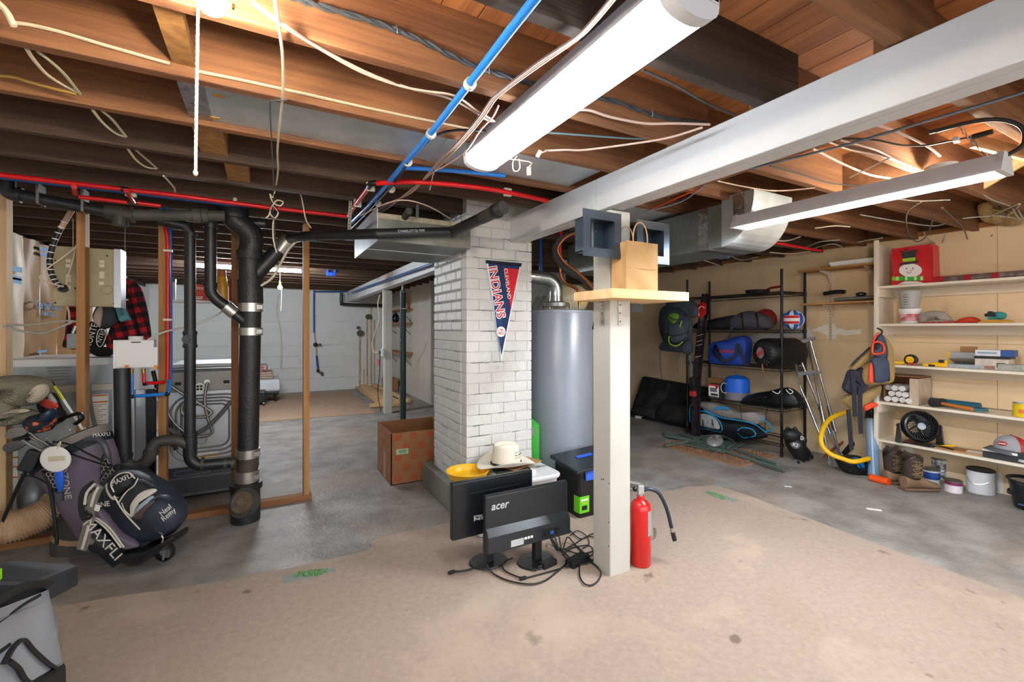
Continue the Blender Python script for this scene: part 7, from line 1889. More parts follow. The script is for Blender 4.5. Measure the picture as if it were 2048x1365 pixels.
# ---------------------------------------------------------------- mat and green folding frame on the floor
t=thing('door_mat','brown shaggy mat on the floor before the rack','mat',fl(1440,905))
MATB=M('mat_brown','#a98064',.95,col2='#8f6a50',vs=60,contrast=.2,bump=1.,bs=120)
P=[fl(*p) for p in((1322,892),(1380,880),(1555,915),(1480,936))]
g=G();g.prism([(p.x,p.y) for p in P],.018);g.build('backing',MATB,t)
random.seed(3);g=G()
for k in range(1600):
    i,j=random.random(),random.random();p=P[0].lerp(P[1],j).lerp(P[3].lerp(P[2],j),i);a_=random.uniform(0,6.28);h_=random.uniform(.012,.024)
    x,y=p.x,p.y;c,s=math.cos(a_)*.006,math.sin(a_)*.006
    g.add([(x-s,y+c,.017),(x+s,y-c,.017),(x+c,y+s,.017+h_)],[(0,1,2)])
o_=g.build('pile',MATB,t);o_['kind']='stuff'
t=thing('folding_stool_frame','dark green folding camp stool lying flat on the mat','stool',fl(1440,900))
GRN=M('stool_green','#4d5d56',.45,col2='#596a62',vs=5)
zf=.03
for pts in(((1325,866),(1380,880)),((1330,872),(1450,895)),((1360,868),(1390,877)),((1330,892),(1375,884)),((1400,888),(1568,940)),((1440,888),(1555,930)),((1370,882),(1440,902))):
    g=G();g.cyl(pz(*pts[0],zf),pz(*pts[1],zf+.012),.017,n=10);g.build('tube',GRN,t,smooth=True)
    for p in pts[:1]+pts[1:]:G().cyl(pz(*p,zf),pz(*p,zf)+Vector((.0,0,.001)),.0135,n=10).build('end_cap',BLACK,t)
P=[pz(*p,.045) for p in((1370,889),(1412,874),(1490,888),(1448,905))]
g=G();g.hexa([tuple(p-UP*.012) for p in P]+[tuple(p) for p in P]);g.build('seat_cloth',GRN,t,bevel=.004)
g=G();g.tube([pz(u,v,.055) for u,v in((1395,880),(1410,873),(1440,872),(1462,880),(1468,888),(1455,896))],.011,8,5);g.build('bent_tube',GRN,t,smooth=True)
t=thing('clear_plastic_bag','crumpled clear plastic bag on the green stool','plastic bag',pz(1430,890,.06))
puff([(1412,884),(1424,876),(1440,874),(1447,884),(1436,893),(1420,892)],lambda u,v:pz(u,v,.062),UP,.05,0,wob=.02,rings=5).build('bag',M('clear_film','#c9c8cb',.15,alpha=.45),t,smooth=True)

# ---------------------------------------------------------------- inline skate
t=thing('inline_skate','black inline skate lying beside the rack','skate',fl(1600,930))
SKT=M('skate_black','#121417',.4);SKG=M('skate_grey','#6f737a',.4)
sd=lambda d:(lambda u,v:pd(u,v,d))
def sk(name,pts,d,m_,f,b):return puff(pts,sd(d),-VIEW,f,b,sub=5).build(name,m_,t,smooth=True)
sk('boot',[(1568,862),(1580,857),(1594,860),(1602,872),(1606,888),(1616,900),(1618,912),(1604,922),(1590,918),(1580,905),(1572,888)],4.62,SKT,.09,.06)
sk('cuff',[(1566,866),(1578,858),(1596,862),(1600,874),(1586,880),(1570,878)],4.56,M('skate_cuff','#1d2024',.5),.07,.05)
sk('grey_plate',[(1580,888),(1592,884),(1600,890),(1596,897),(1586,897)],4.515,SKG,.03,.02);sk('grey_plate',[(1600,870),(1608,876),(1606,882),(1599,880)],4.52,SKG,.03,.02)
text('K2',.05,PAPER,frame(pd(1591,891,4.475),RIGHT-UP*.3,UP),t)
text('D',.05,PAPER,frame(pd(1604,877,4.48),RIGHT,UP),t)
for pts in(((1570,862),(1574,855),(1580,857)),((1586,858),(1590,855),(1595,860))):
    g=G();g.tube([pd(u,v,4.55) for u,v in pts],.006,6,4);g.build('pull_loop',BLACK,t)
g=G();g.tube([pd(1592,924,4.58),pd(1610,918,4.66),pd(1624,908,4.74)],.02,8,3);g.build('wheel_rail',SKG,t,smooth=True)
for k,(u,v,d) in enumerate(((1597,929,4.55),(1607,925,4.60),(1616,921,4.66),(1624,915,4.72))):
    c=pd(u,v,d);m_=frame(c,VIEW*.9+RIGHT*.4,UP);wh_=G().lathe([(.012,-.012),(.03,-.01),(.04,0),(.03,.01),(.012,.012)],18,m_).build('wheel',M('wheel_blk','#25282c',.5),t,smooth=True)
    G().lathe([(.012,-.014),(.012,.014)],10,m_).build('bearing',STEEL,wh_)

# ---------------------------------------------------------------- crutches
ALU=M('crutch_alu','#c9ccd0',.25,.9);CGR=M('crutch_grey','#8d9095',.6)
def crutch(off,lab,tip,d0,d1,top,mid,sp):
    t=thing('crutch',lab,'crutch',fl(*tip),group='aluminium crutches')
    A,B=pd(*top[0],d0),pd(*top[1],d0-.02);m0,m1=pd(*mid[0],(d0+d1)/2),pd(*mid[1],(d0+d1)/2)
    e0,e1=pd(*sp[0],d1+.03),pd(*sp[1],d1+.03)
    for a_,m_,e_ in((A,m0,e0),(B,m1,e1)):
        g=G();g.tube([a_,m_,m_.lerp(e_,.35),e_],.011,10,4);g.build('tube',ALU,t,smooth=True)
    p0,p1=A+(A-B)*.35,B+(B-A)*.35
    g=G();g.tube([p0,(A+B)/2+UP*.006,p1],.024,12,5,radii=[.014,.024,.024,.014]);g.build('underarm_pad',CGR,t,smooth=True)
    h0,h1=A.lerp(m0,.75),B.lerp(m1,.75)
    g=G();g.cyl(h0,h1,.018,n=12);g.build('hand_grip',CGR,t,smooth=True)
    jn=(e0+e1)/2;bt=pd(*tip,d1);bt.z=.0
    G().strip([m0.lerp(e0,.45),e0.lerp(jn,.4)],.03,.016,RIGHT,1).build('slotted_bar',ALU,t);G().strip([m1.lerp(e1,.45),e1.lerp(jn,.4)],.03,.016,RIGHT,1).build('slotted_bar',ALU,t)
    for k in range(7):
        for(m_,e_) in((m0,e0),(m1,e1)):
            q_=m_.lerp(e_,.48+.065*k)-VIEW*.009;G().ball(q_,.004,6).build('adjust_hole',BLACKM,t)
    g=G();g.strip([e0,e1],.03,.02,UP,1);g.build('clamp_block',CGR,t)
    G().cyl(jn+UP*.03,bt+UP*.05,.0125,n=12).build('lower_tube',ALU,t,smooth=True)
    G().cyl(bt+UP*.001,bt+UP*.06,.021,.016,14).build('rubber_tip',GREYP,t,smooth=True)
    return t
crutch(0,'front aluminium crutch with grey pad leaning on the tan wall',(1659,931),4.95,4.50,((1583,690),(1616,682)),((1600,770),(1632,766)),((1638,866),(1652,862)))
crutch(1,'rear aluminium crutch partly behind the yellow hoop',(1680,915),4.9,4.62,((1590,690),(1620,680)),((1622,772),(1645,768)),((1660,868),(1672,866)))

# ---------------------------------------------------------------- fishing vest on the bookcase end
BY=2.05;BF=4.97
t=thing('fishing_vest','khaki and slate vest with orange trim hung on the bookcase end','vest',(4.9,2.2,.9))
KH=M('vest_khaki','#a88d5c',.75,col2='#9a7f50',vs=6,bump=.3,bs=14);SL=M('vest_slate','#3e4760',.65,col2='#353d54',vs=6,bump=.4,bs=16);VO=M('vest_orange','#e8481f',.6)
vd_=lambda d:(lambda u,v:pd(u,v,d))
def vp(name,pts,d,m_,f,b,**k):return puff(pts,vd_(d),-VIEW,f,b,sub=5,**k).build(name,m_,t,smooth=True)
vp('front_panel',[(1746,690),(1752,676),(1765,670),(1776,682),(1784,700),(1786,740),(1783,766),(1760,769),(1730,768),(1728,742),(1742,722)],4.02,KH,.05,.05)
vp('left_panel',[(1745,692),(1730,705),(1712,720),(1700,736),(1704,740),(1724,732),(1742,716)],4.08,KH,.04,.04)
vp('slate_yoke',[(1750,680),(1760,668),(1768,678),(1774,700),(1772,716),(1750,714),(1745,700)],3.97,SL,.03,.02)
vp('slate_pocket',[(1742,716),(1770,716),(1776,740),(1774,763),(1748,764),(1744,740)],3.97,SL,.045,.02)
vp('orange_edge',[(1739,730),(1744,730),(1746,763),(1738,764)],3.96,VO,.012,.01)
for pts in(((1745,684),(1752,672),(1757,666)),((1746,686),(1745,706),(1756,708),(1768,704),(1766,690),(1756,684),(1748,686))):
    g=G();g.tube([pd(u,v,3.93) for u,v in pts],.009,6,4);g.build('orange_trim',VO,t,smooth=True)
vp('black_badge',[(1752,690),(1758,687),(1757,698),(1751,700)],3.93,BLACKM,.01,.005)
vp('lower_flap',[(1682,800),(1698,788),(1720,782),(1740,776),(1760,770),(1758,786),(1742,800),(1722,818),(1705,822),(1694,814)],4.15,KH,.05,.04)
vp('orange_flap',[(1728,812),(1742,806),(1752,806),(1755,812),(1740,818),(1730,822)],4.1,VO,.02,.02)
vp('mesh_panel',[(1698,740),(1712,740),(1724,735),(1728,750),(1734,772),(1726,786),(1706,790),(1686,780),(1690,760)],4.1,M('vest_mesh','#23252e',.8,col2='#3a3f52',vs=20),.05,.04)
for pts in(((1704,742),(1708,780),(1710,834)),((1721,775),(1720,810),(1722,868)),((1697,820),(1700,860),(1703,900)),((1712,756),(1722,764),(1726,772)),((1703,732),(1722,712),(1740,696))):
    g=G();g.strip([pd(u,v,4.02) for u,v in pts],.038 if pts[0][0]!=1703 else .012,.006,RIGHT,4);g.build('strap',M('strap_navy','#1c1e2b',.7),t)
g=G();g.tube([pd(u,v,3.95) for u,v in((1772,694),(1775,730),(1777,762))],.005,6,4);g.build('zip',BLACK,t)
G().cbox(pd(1777,759,3.945),(.02,.015,.03)).build('zip_pull',BLACK,t)
g=G();g.tube([pd(1762,670,4.0),pd(1764,662,4.1),Vector((4.98,2.06,1.36))],.008,6,3);g.build('hang_loop',BLACK,t)

# ---------------------------------------------------------------- hoop, tube, bag, orange tube
c=pd(1700,860,4.25)
hp=[pd(u,v,d) for u,v,d in((1705,822,4.45),(1680,828,4.45),(1656,842,4.4),(1643,868,4.3),(1644,890,4.25),(1660,908,4.2),(1685,918,4.15),(1708,924,4.1),(1738,918,4.12))]
pipe('yellow_hoop',hp,.021,YELLOW,'thick yellow foam hoop leaning by the crutches','hoop',6,12)
t=thing('pump_tube','translucent blue grey plastic tube standing at the bookcase end','tube',fl(1748,948))
b_,tp_=pd(1748,952,4.12),pd(1742,835,4.3);b_.z=.0
G().cyl(b_,tp_,.046,n=24).build('tube',M('tube_frost','#8fa3b5',.3,col2='#6f9ac4',vs=3),t,smooth=True)
dv=(tp_-b_).normalized();G().cyl(tp_-dv*.02,tp_+dv*.07,.05,.042,20).build('cap',BLACK,t,smooth=True);G().cyl(tp_+dv*.07,tp_+dv*.09,.03,n=14).build('cap_knob',BLACK,t)
t=thing('net_bag','black mesh bag with bright blue panel on the floor','bag',fl(1708,948))
puff([(1674,918),(1690,912),(1712,911),(1728,918),(1738,932),(1742,948),(1730,955),(1710,954),(1690,946),(1678,930)],vd_(4.25),-VIEW,.1,.08,sub=5,wob=.01).build('body',M('net_black','#111318',.6,bump=.6,bs=16),t,smooth=True)
puff([(1700,918),(1716,916),(1728,930),(1730,942),(1716,938),(1704,928)],vd_(4.17),-VIEW,.025,.02,sub=4).build('blue_panel',M('net_blue','#1583d6',.5),t,smooth=True)
for pts in(((1690,920),(1706,926),(1724,944),(1736,950)),((1700,914),(1716,926),(1730,946)),((1720,916),(1712,932),(1698,944))):
    g=G();g.tube([pd(u,v,4.14) for u,v in pts],.004,6,4);g.build('cord',BLACK,t)
t=thing('black_rod','black padded rod slanting behind the vest straps','rod',fl(1672,925))
b_,e_=pd(1688,908,4.62),pd(1730,858,4.7);g=G();g.cyl(b_,e_,.024,n=12);g.build('rod',BLACKM,t,smooth=True)
b2=Vector((b_.x,b_.y,.002));g=G();g.cyl(b_+Vector((0,0,-.02)),b2,.012,n=10);g.build('foot',BLACK,t)
t=thing('wooden_saw','rust orange saw blade leaning behind the hoop','saw',fl(1650,915))
g=G();P=[pd(u,v,4.72) for u,v in((1645,918),(1650,908),(1700,872),(1712,862),(1708,872),(1660,908))];n=len(P)
g.add([tuple(p) for p in P]+[tuple(p+VIEW*.004) for p in P],[tuple(range(n)),tuple(range(2*n-1,n-1,-1))]+[(i,(i+1)%n,n+(i+1)%n,n+i) for i in range(n)]);g.build('blade',M('saw_rust','#8d4a2c',.6,col2='#b0552d',vs=8),t)
t=thing('orange_tube','short bright orange tube lying by the boots','tube',fl(1757,965))
G().cyl(fl(1742,962)+UP*.03,fl(1778,972)+UP*.03,.03,n=20).build('tube',M('tube_orange','#ef5413',.35),t,smooth=True)
G().cyl(fl(1740,961.5)+UP*.03,fl(1742,962)+UP*.03,.031,n=20).build('end_ring',M('tube_orange_d','#b8400f',.5),t)
# white board scraps at bookcase foot
for k,(u,h_) in enumerate(((1746,.16),(1752,.2))):
    p=fl(u+4,951);single(G().cbox((p.x,p.y+.02*k,h_/2),(.03,.012,h_)),'board_scrap',CREAM,('shorter','taller')[k]+' cream board scrap at the foot of the bookcase','board')

# ---------------------------------------------------------------- wall shelves left of the bookcase
def wall_shelf(pl,pr,lab):
    a,b=px(*pl,XW-.24),px(*pr,XW-.24);z=(a.z+b.z)/2
    t=thing('wall_shelf',lab,'shelf',(XW-.12,(a.y+b.y)/2,z))
    G().box((XW-.25,BY+.04,z-.018),(XW-.003,a.y,z)).build('board',wood('ws_wood','#a9793f','#c0905a','Y'),t)
    for yy in(a.y-.22,a.y-.62):
        g=G();g.prism([(0,0),(-.2,0),(-.2,-.012),(-.06,-.035),(-.02,-.09),(0,-.13)],.012,Matrix(((1,0,0,XW-.006),(0,0,1,yy),(0,1,0,z-.019),(0,0,0,1))));g.build('bracket',CREAM,t)
    return t,z,a.y
t1_,z1_,ya1=wall_shelf((1594,545),(1760,520),'upper wooden wall shelf left of the bookcase')
t2_,z2_,ya2=wall_shelf((1600,608),(1760,600),'lower wooden wall shelf left of the bookcase')
for yy in(ya1-.22,ya1-.62):
    r_=single(G().box((XW-.006,yy-.008,1.2),(XW-.001,yy+.02,1.98)),'shelf_standard',CREAM,('left' if yy>ya1-.4 else 'right')+' slotted cream shelf standard on the tan wall','shelf standard')
    for k in range(22):
        g=G().cbox((XW-.0065,yy+.006,1.24+.033*k),(.0012,.006,.014));g.build('slot',M('slot_dark','#6b5b45',.8),r_)
t=thing('white_tray','white plastic tray on the upper wall shelf','tray',(XW-.13,2.35,z1_+.001))
ty=[px(1665,520,XW-.15).y,px(1757,512,XW-.15).y]
g=G();g.hexa([(XW-.22,ty[0]-.02,z1_+.001),(XW-.04,ty[0]-.02,z1_+.001),(XW-.04,BY+.07,z1_+.001),(XW-.22,BY+.07,z1_+.001),(XW-.24,ty[0],z1_+.05),(XW-.02,ty[0],z1_+.05),(XW-.02,BY+.05,z1_+.05),(XW-.24,BY+.05,z1_+.05)]);g.build('tray',WPLAS,t,bevel=.008)
G().box((XW-.2,ty[0]+.01,z1_+.001),(XW-.12,ty[0]+.09,z1_+.02)).build('brown_block',CARD,t)
t=thing('tool_bundle','grey wrapped tool with black handle on the lower wall shelf','tool',(XW-.13,2.4,z2_+.001))
g=G();g.tube([px(1648,588,XW-.13),px(1672,584,XW-.13),px(1690,584,XW-.13)],.02,10,4);
for v_ in g.v:v_.z=max(v_.z,z2_+.005)
g.build('handle',BLACK,t,smooth=True)
yq=px(1670,590,XW-.13).y
g=G();g.tube([(XW-.13,yq,z2_+.03),(XW-.12,(yq+BY)/2,z2_+.035),(XW-.1,BY+.1,z2_+.035)],.03,10,5,flat=.6);g.build('wrapped_body',M('wrap_grey','#8c8f8c',.35,col2='#6a6d6a',vs=20,contrast=.5),t,smooth=True)
G().ball((XW-.14,px(1722,580,XW-.14).y,z2_+.07),.045,14,(1,1,.5)).build('black_knob',BLACK,t,smooth=True)
# cup hook sheet on wall
t=thing('wall_sheet','small white plate on the tan wall beside the post','plate',px(1276,620,XW-.004))
a,b=px(1264,625,XW-.004),px(1284,603,XW-.004)
G().box((XW-.005,b.y,a.z),(XW-.001,a.y,b.z)).build('plate',M('plate_white','#dfe6ee',.4),t)

# ---------------------------------------------------------------- bookcase
SZ=(1.743,1.396,1.026,.68,.333)
BYN=-.6
t=thing('bookcase','cream built in bookcase with five shelves at right','bookcase',(5.13,.7,0))
BK=M('bookcase_cream','#dccdb8',.55,col2='#d0bfa8',vs=4,contrast=.1);BKE=M('bookcase_edge','#e6dccb',.5)
for k in range(3):
    a_,b_=BF+.02+k*.106,BF+.02+(k+1)*.106
    G().box((a_+.001,BY,0),(b_-.001,BY+.018,2.13)).build('end_board',BK,t)
G().box((BF-.008,BY-.01,0),(BF+.022,BY+.022,2.17)).build('face_post',BKE,t,bevel=.003)
for z in SZ:
    G().box((BF,BYN,z-.022),(XW-.004,BY-.002,z)).build('shelf_board',BKE,t,bevel=.002)
    G().box((BF+.012,BY-.03,z-.10),(XW-.02,BY-.002,z-.024)).build('cleat',BK,t)
    G().box((XW-.03,BYN,z-.10),(XW-.004,BY-.03,z-.024)).build('rear_cleat',BK,t)
p=px(1890,822,XW-.04);G().ball((XW-.035,px(1899,829,XW-.035).y,SZ[3]-.06),.012,10).build('screw_eye',STEEL,t)

# items on the shelves --------------------------------------------
NXv=(-1,0,0)
xs_=5.1
t=thing('gift_bag','red gift bag with a winter snowman picture on the top shelf','gift bag',(5.12,px(1825,565,5.05).y,SZ[0]+.001))
xg=5.05;a,b=px(1780,567,xg),px(1871,490,xg);z0,z1=SZ[0]+.001,SZ[0]+.34
y0_,y1_=px(1783,560,xg).y,px(1866,560,xg).y
def sn(i,j):return(xg+.012*math.sin(i*6+j*5)*math.sin(math.pi*j),y0_+(y1_-y0_)*i,z0+(z1-z0)*j)
g=G();g.grid(sn,14,14);GB=M('gift_red','#c21a22',.3,col2='#d4303a',vs=7)
g.add([tuple(sn(0,0)),tuple(sn(1,0)),(5.2,y1_,z0),(5.2,y0_,z0),tuple(sn(0,1)),tuple(sn(1,1)),(5.17,y1_,z1-.01),(5.17,y0_,z1-.01)],[(0,3,2,1),(2,3,7,6),(1,2,6,5),(0,4,7,3)])
g.build('bag',GB,t,smooth=25)
def gf(pts,X,m_,nm):
    P=[px(u,v,X) for u,v in pts];n=len(P);g=G();g.add([tuple(p) for p in P]+[(p.x+.002,p.y,p.z) for p in P],[tuple(range(n)),tuple(range(2*n-1,n-1,-1))]+[(i,(i+1)%n,n+(i+1)%n,n+i) for i in range(n)]);g.build(nm,m_,t)
XS=xg-.016
ell=lambda cu,cv,ru,rv,n=20:[(cu+ru*math.cos(2*math.pi*k/n),cv+rv*math.sin(2*math.pi*k/n)) for k in range(n)]
gf(ell(1821,541,23,13.5),XS,M('snow_white','#f0ece8',.5),'face_print')
gf([(1797,528),(1836,521),(1838,525),(1824,528),(1800,531)],XS-.001,M('hat_charcoal','#35373b',.5),'hat_brim_print')
gf([(1803,505),(1834,499),(1830,522),(1806,524)],XS-.001,M('hat_charcoal','#35373b',.5),'hat_print')
gf([(1804,518),(1831,515),(1830,522),(1806,524)],XS-.002,M('band_lime','#9ccf2f',.5),'hat_band_print')
gf([(1783,560),(1800,553),(1822,554),(1846,552),(1847,561),(1825,562),(1800,562)],XS-.001,M('scarf_green','#3fae3c',.5),'scarf_print')
for u in(1792,1810,1828,1841):gf([(u,553.5),(u+5,553.5),(u+5,561),(u,561.5)],XS-.002,M('scarf_pale','#cfe39c',.5),'scarf_stripe')
gf([(1785,553),(1800,556),(1797,562),(1783,561)],XS-.0015,M('band_lime','#9ccf2f',.5),'scarf_end_print')
gf([(1819,541),(1828,540),(1819,543)],XS-.002,M('carrot','#e4893f',.5),'nose_print')
for u,v in((1813,537.5),(1826,537)):gf(ell(u,v,1.3,1.3,8),XS-.002,BLACKM,'eye_print')
g=G();g.tube([px(u,v,XS-.002) for u,v in((1813,543),(1815,546),(1819,546.5),(1823,544))],.0018,5,4);g.build('smile_print',BLACKM,t)
gf([(1795,569),(1810,563),(1835,563),(1850,567)],XS-.001,M('snow_white','#f0ece8',.5),'snow_print')
g=G();g.tube([px(1797,502,xg-.004),px(1806,504,xg-.02),px(1816,497,xg-.004)],.003,6,4);g.build('ribbon_handle',BLACK,t)
t=thing('gift_wrap_roll','roll of red and grey gift wrap lying on the top shelf','wrapping paper',(5.15,1.5,SZ[0]+.001))
yy=[px(1874,562,5.15).y,px(1890,562,5.15).y,px(1930,562,5.15).y,px(1945,562,5.15).y,px(1985,560,5.15).y,px(2000,560,5.15).y,px(2048,556,5.15).y-.3]
for k in range(6):G().cyl((5.15,yy[k],SZ[0]+.031),(5.15,yy[k+1],SZ[0]+.031),.03,n=14).build('printed_band',M('wrap_red','#b0202c',.4) if k%2==0 else M('wrap_grey2','#8d827e',.35,col2='#5b4a48',vs=25,contrast=.6),t,smooth=True)
# second shelf
z=SZ[1]+.001
t=thing('plaster_tub','white tub with red label on the second shelf','tub',(5.1,px(1820,640,5.1).y,z))
yc=px(1820,640,5.1).y;T=Matrix.Translation((5.1,yc,z))
G().lathe([(.066,0),(.07,.004),(.076,.115)],28,T).build('tub',M('tub_w','#e4e0de',.5),t,smooth=True);G().lathe([(.0735,.022),(.0768,.085)],28,T,close=False).build('red_label',M('lab_red','#b9323a',.5,col2='#d9c9c6',vs=14,contrast=.5),t,smooth=True)
G().lathe([(.079,.11),(.081,.115),(.081,.132),(.0,.134)],28,T).build('lid',WPLAS,t,smooth=True)
t=thing('measuring_cup','clear mixing cup upside down on the white tub','cup',(5.1,yc,z+.135))
T=Matrix.Translation((5.1,yc,z+.136));G().lathe([(.06,.0),(.064,.01),(.078,.15),(.08,.155),(.077,.155),(.06,.008)],28,T,close=False).build('cup',M('cup_clear','#b9b9b8',.3,alpha=.75),t,smooth=True)
for k in range(5):G().cbox((5.1-.071-.001*k,yc+.005,z+.17+.022*k),(.002,.03,.003)).build('scale_mark',BLACKM,t)
t=thing('sandpaper_bag','clear plastic bag of sandpaper spread on the second shelf','plastic bag',(5.08,px(1880,645,5.08).y,z))
pk2('film',[(1838,640),(1842,628),(1860,622),(1885,623),(1897,630),(1905,640),(1912,645),(1890,648),(1860,648),(1842,648)],5.08,M('film_grey','#b3aaa6',.2,alpha=.7),.06,.06,t,wob=.012)
gf([(1841,645),(1870,640),(1905,642),(1910,648),(1870,649),(1850,649)],5.03,M('grit_red','#a83a35',.7),'red_sheet')
t=thing('orange_cloth','orange red cloth heap on the second shelf','cloth',(5.1,px(1935,645,5.1).y,z))
pk2('heap',[(1910,645),(1925,637),(1945,634),(1960,640),(1965,646),(1940,648),(1915,648)],5.1,M('cloth_or','#c93a1f',.8),.07,.07,t)
TAN_L=M('glove_tan','#c9973f',.8);TEA=M('glove_teal','#2f8a8c',.7)
t=thing('leather_glove','tan leather work glove flat on the second shelf','glove',(5.08,px(1995,645,5.08).y,z))
pk2('palm',[(1958,644),(1975,640),(2000,639),(2024,642),(2028,647),(1995,648),(1965,648)],5.08,TAN_L,.07,.06,t)
for k in range(4):
    g=G();g.tube([px(1985-6*k,642+k*1.2,5.03),px(1965-3*k,643+k,5.02)],.011,8,3);g.build('finger',TAN_L,t,smooth=True)
t=thing('teal_glove','teal and black garden glove on top of the leather glove','glove',(5.08,px(1990,635,5.08).y,z+.05))
pk2('cuff',[(1986,626),(2000,624),(2012,628),(2010,637),(1995,639),(1988,634)],5.08,TEA,.04,.04,t)
for pts in(((1992,633),(1980,630),(1970,631)),((1994,636),(1984,636),(1976,638)),((1990,630),(1982,626),(1976,627))):
    g=G();g.tube([px(u,v,5.05) for u,v in pts],.013,8,4);g.build('finger',M('glove_blk','#22252c',.7) if pts[0][0]!=1994 else TEA,t,smooth=True)
# third shelf
z=SZ[2]+.001
t=thing('tape_measure','black and yellow tape measure on the third shelf','tape measure',(5.05,px(1820,715,5.05).y,z))
yc=px(1822,715,5.05).y;m_=frame(Vector((5.05,yc,z+.048)),(0,1,0),UP)
G().lathe([(.0,-.022),(.04,-.022),(.047,-.015),(.047,.015),(.04,.022),(0,.022)],24,m_).build('case',BLACK,t,smooth=True);
g=G();g.lathe([(.0,.0225),(.03,.0225)],20,frame(Vector((5.05,yc,z+.048)),(0,-1,0),UP),close=False);g.build('yellow_face',YELLOW,t)
t=thing('screwdriver','yellow handled screwdriver at the left of the third shelf','screwdriver',(5.0,px(1795,725,5.0).y,z))
P0,P1=(5.0,px(1786,722,5.0).y,z+.017),(5.04,px(1808,720,5.04).y,z+.017)
g=G();g.tube([P0,P1],.016,12,1,radii=[.016,.013]);g.build('handle',YELLOW,t,smooth=True);G().cyl(P1,(5.15,P1[1]-.02,z+.017),.004,n=8).build('shaft',STEELD,t)
G().ball(P0,.0165,12).build('end_cap',M('cap_blk','#1b1b1c',.5),t)
for k,(u0,u1,m1,lab) in enumerate(((1816,1848,M('tool_red','#b33a2b',.5),'flat red and silver tool on the third shelf'),(1846,1870,YELLOW,'slim yellow tipped tool next to the red one'))):
    g=G();a,b=px(u0,727,5.0),px(u1,727,5.0);t=thing('hand_tool',lab,'tool',(5.0,(a.y+b.y)/2,z))
    G().box((4.99,b.y,z),(5.03,(a.y+b.y)/2,z+.016)).build('blade',STEELD if k==0 else BLACK,t);G().box((4.988,(a.y+b.y)/2,z),(5.032,a.y,z+.022)).build('grip',m1,t,bevel=.004)
t=thing('stud_finder','yellow and black boxy tool on the third shelf','tool',(5.05,px(1878,725,5.05).y,z))
a,b=px(1862,728,5.02),px(1895,720,5.02)
G().box((5.0,b.y,z),(5.07,a.y,z+.035)).build('body',YELLOW,t,bevel=.006);G().box((5.01,b.y+.02,z+.034),(5.06,a.y-.05,z+.06)).build('black_top',BLACK,t,bevel=.004);G().box((5.02,b.y,z+.03),(5.05,b.y+.03,z+.058)).build('yellow_lug',YELLOW,t)
t=thing('screw_case','clear plastic case of screws with open lid on the third shelf','case',(5.1,px(1930,730,5.1).y,z))
a,b=px(1893,735,5.02),px(1968,738,5.02)
G().box((5.02,b.y,z),(5.22,a.y,z+.03)).build('tray',M('screws','#9ba6ad',.3,.4,col2='#c3ccd2',vs=60,contrast=.6),t)
g=G();g.hexa([(5.2,b.y,z+.03),(5.205,b.y,z+.028),(5.205,a.y,z+.028),(5.2,a.y,z+.03),(5.05,b.y,z+.075),(5.055,b.y,z+.072),(5.055,a.y,z+.072),(5.05,a.y,z+.075)]);g.build('open_lid',M('lid_clear','#c9c3bd',.25,alpha=.7),t)
t,Lm=zbox('silver_carton',1932,712,5.16,(.1,.2,.05),0,z+.076,M('carton_silver','#a9adb4',.4),'silver carton with yellow end lying on the screw case','carton')
addp(t,Lm,G().box((-.0505,.085,.001),(.0505,.101,.051)),'yellow_end',YELLOW)
single(G().cbox((5.2,px(1938,702,5.2).y,z+.15),(.03,.1,.045),rz=.2),'card_scrap',CARD,'torn brown card piece behind the silver carton','card')
t,Lm=zbox('nail_carton',1992,712,5.1,(.12,.21,.05),0,z+.105,M('carton_white','#d9dcdf',.5),'white and blue carton on top of the clear jar','carton')
addp(t,Lm,G().box((-.0605,-.1055,-.0005),(.0605,-.04,.0505)),'blue_end',M('carton_blue','#234f93',.5));addp(t,Lm,G().box((-.061,-.02,.018),(-.0605,.09,.034)),'print_bar',M('print_lblue','#8fa6bd',.6))
t,Lm=zbox('clear_jar',1989,730,5.1,(.14,.19,.085),0,z,M('jar_clear','#c2b6ac',.25,col2='#d9cfc6',vs=30),'square clear jar with black lid on the third shelf','jar')
addp(t,Lm,G().box((-.074,-.099,.085),(.074,.099,.103)),'black_lid',BLACK,bevel=.004);addp(t,Lm,G().box((-.0712,-.08,.02),(-.0702,-.03,.055)),'black_label',BLACKM);addp(t,Lm,G().box((-.0712,-.02,.005),(-.0702,.08,.03)),'copper_contents',M('contents_cu','#b98a6a',.5,col2='#7d5b46',vs=60),None)
t,Lm=zbox('small_clear_box',2030,735,5.05,(.12,.16,.05),0,z,M('box_clear','#b7b2a6',.3,col2='#8b938c',vs=30),'small clear box at the right end of the third shelf','box')
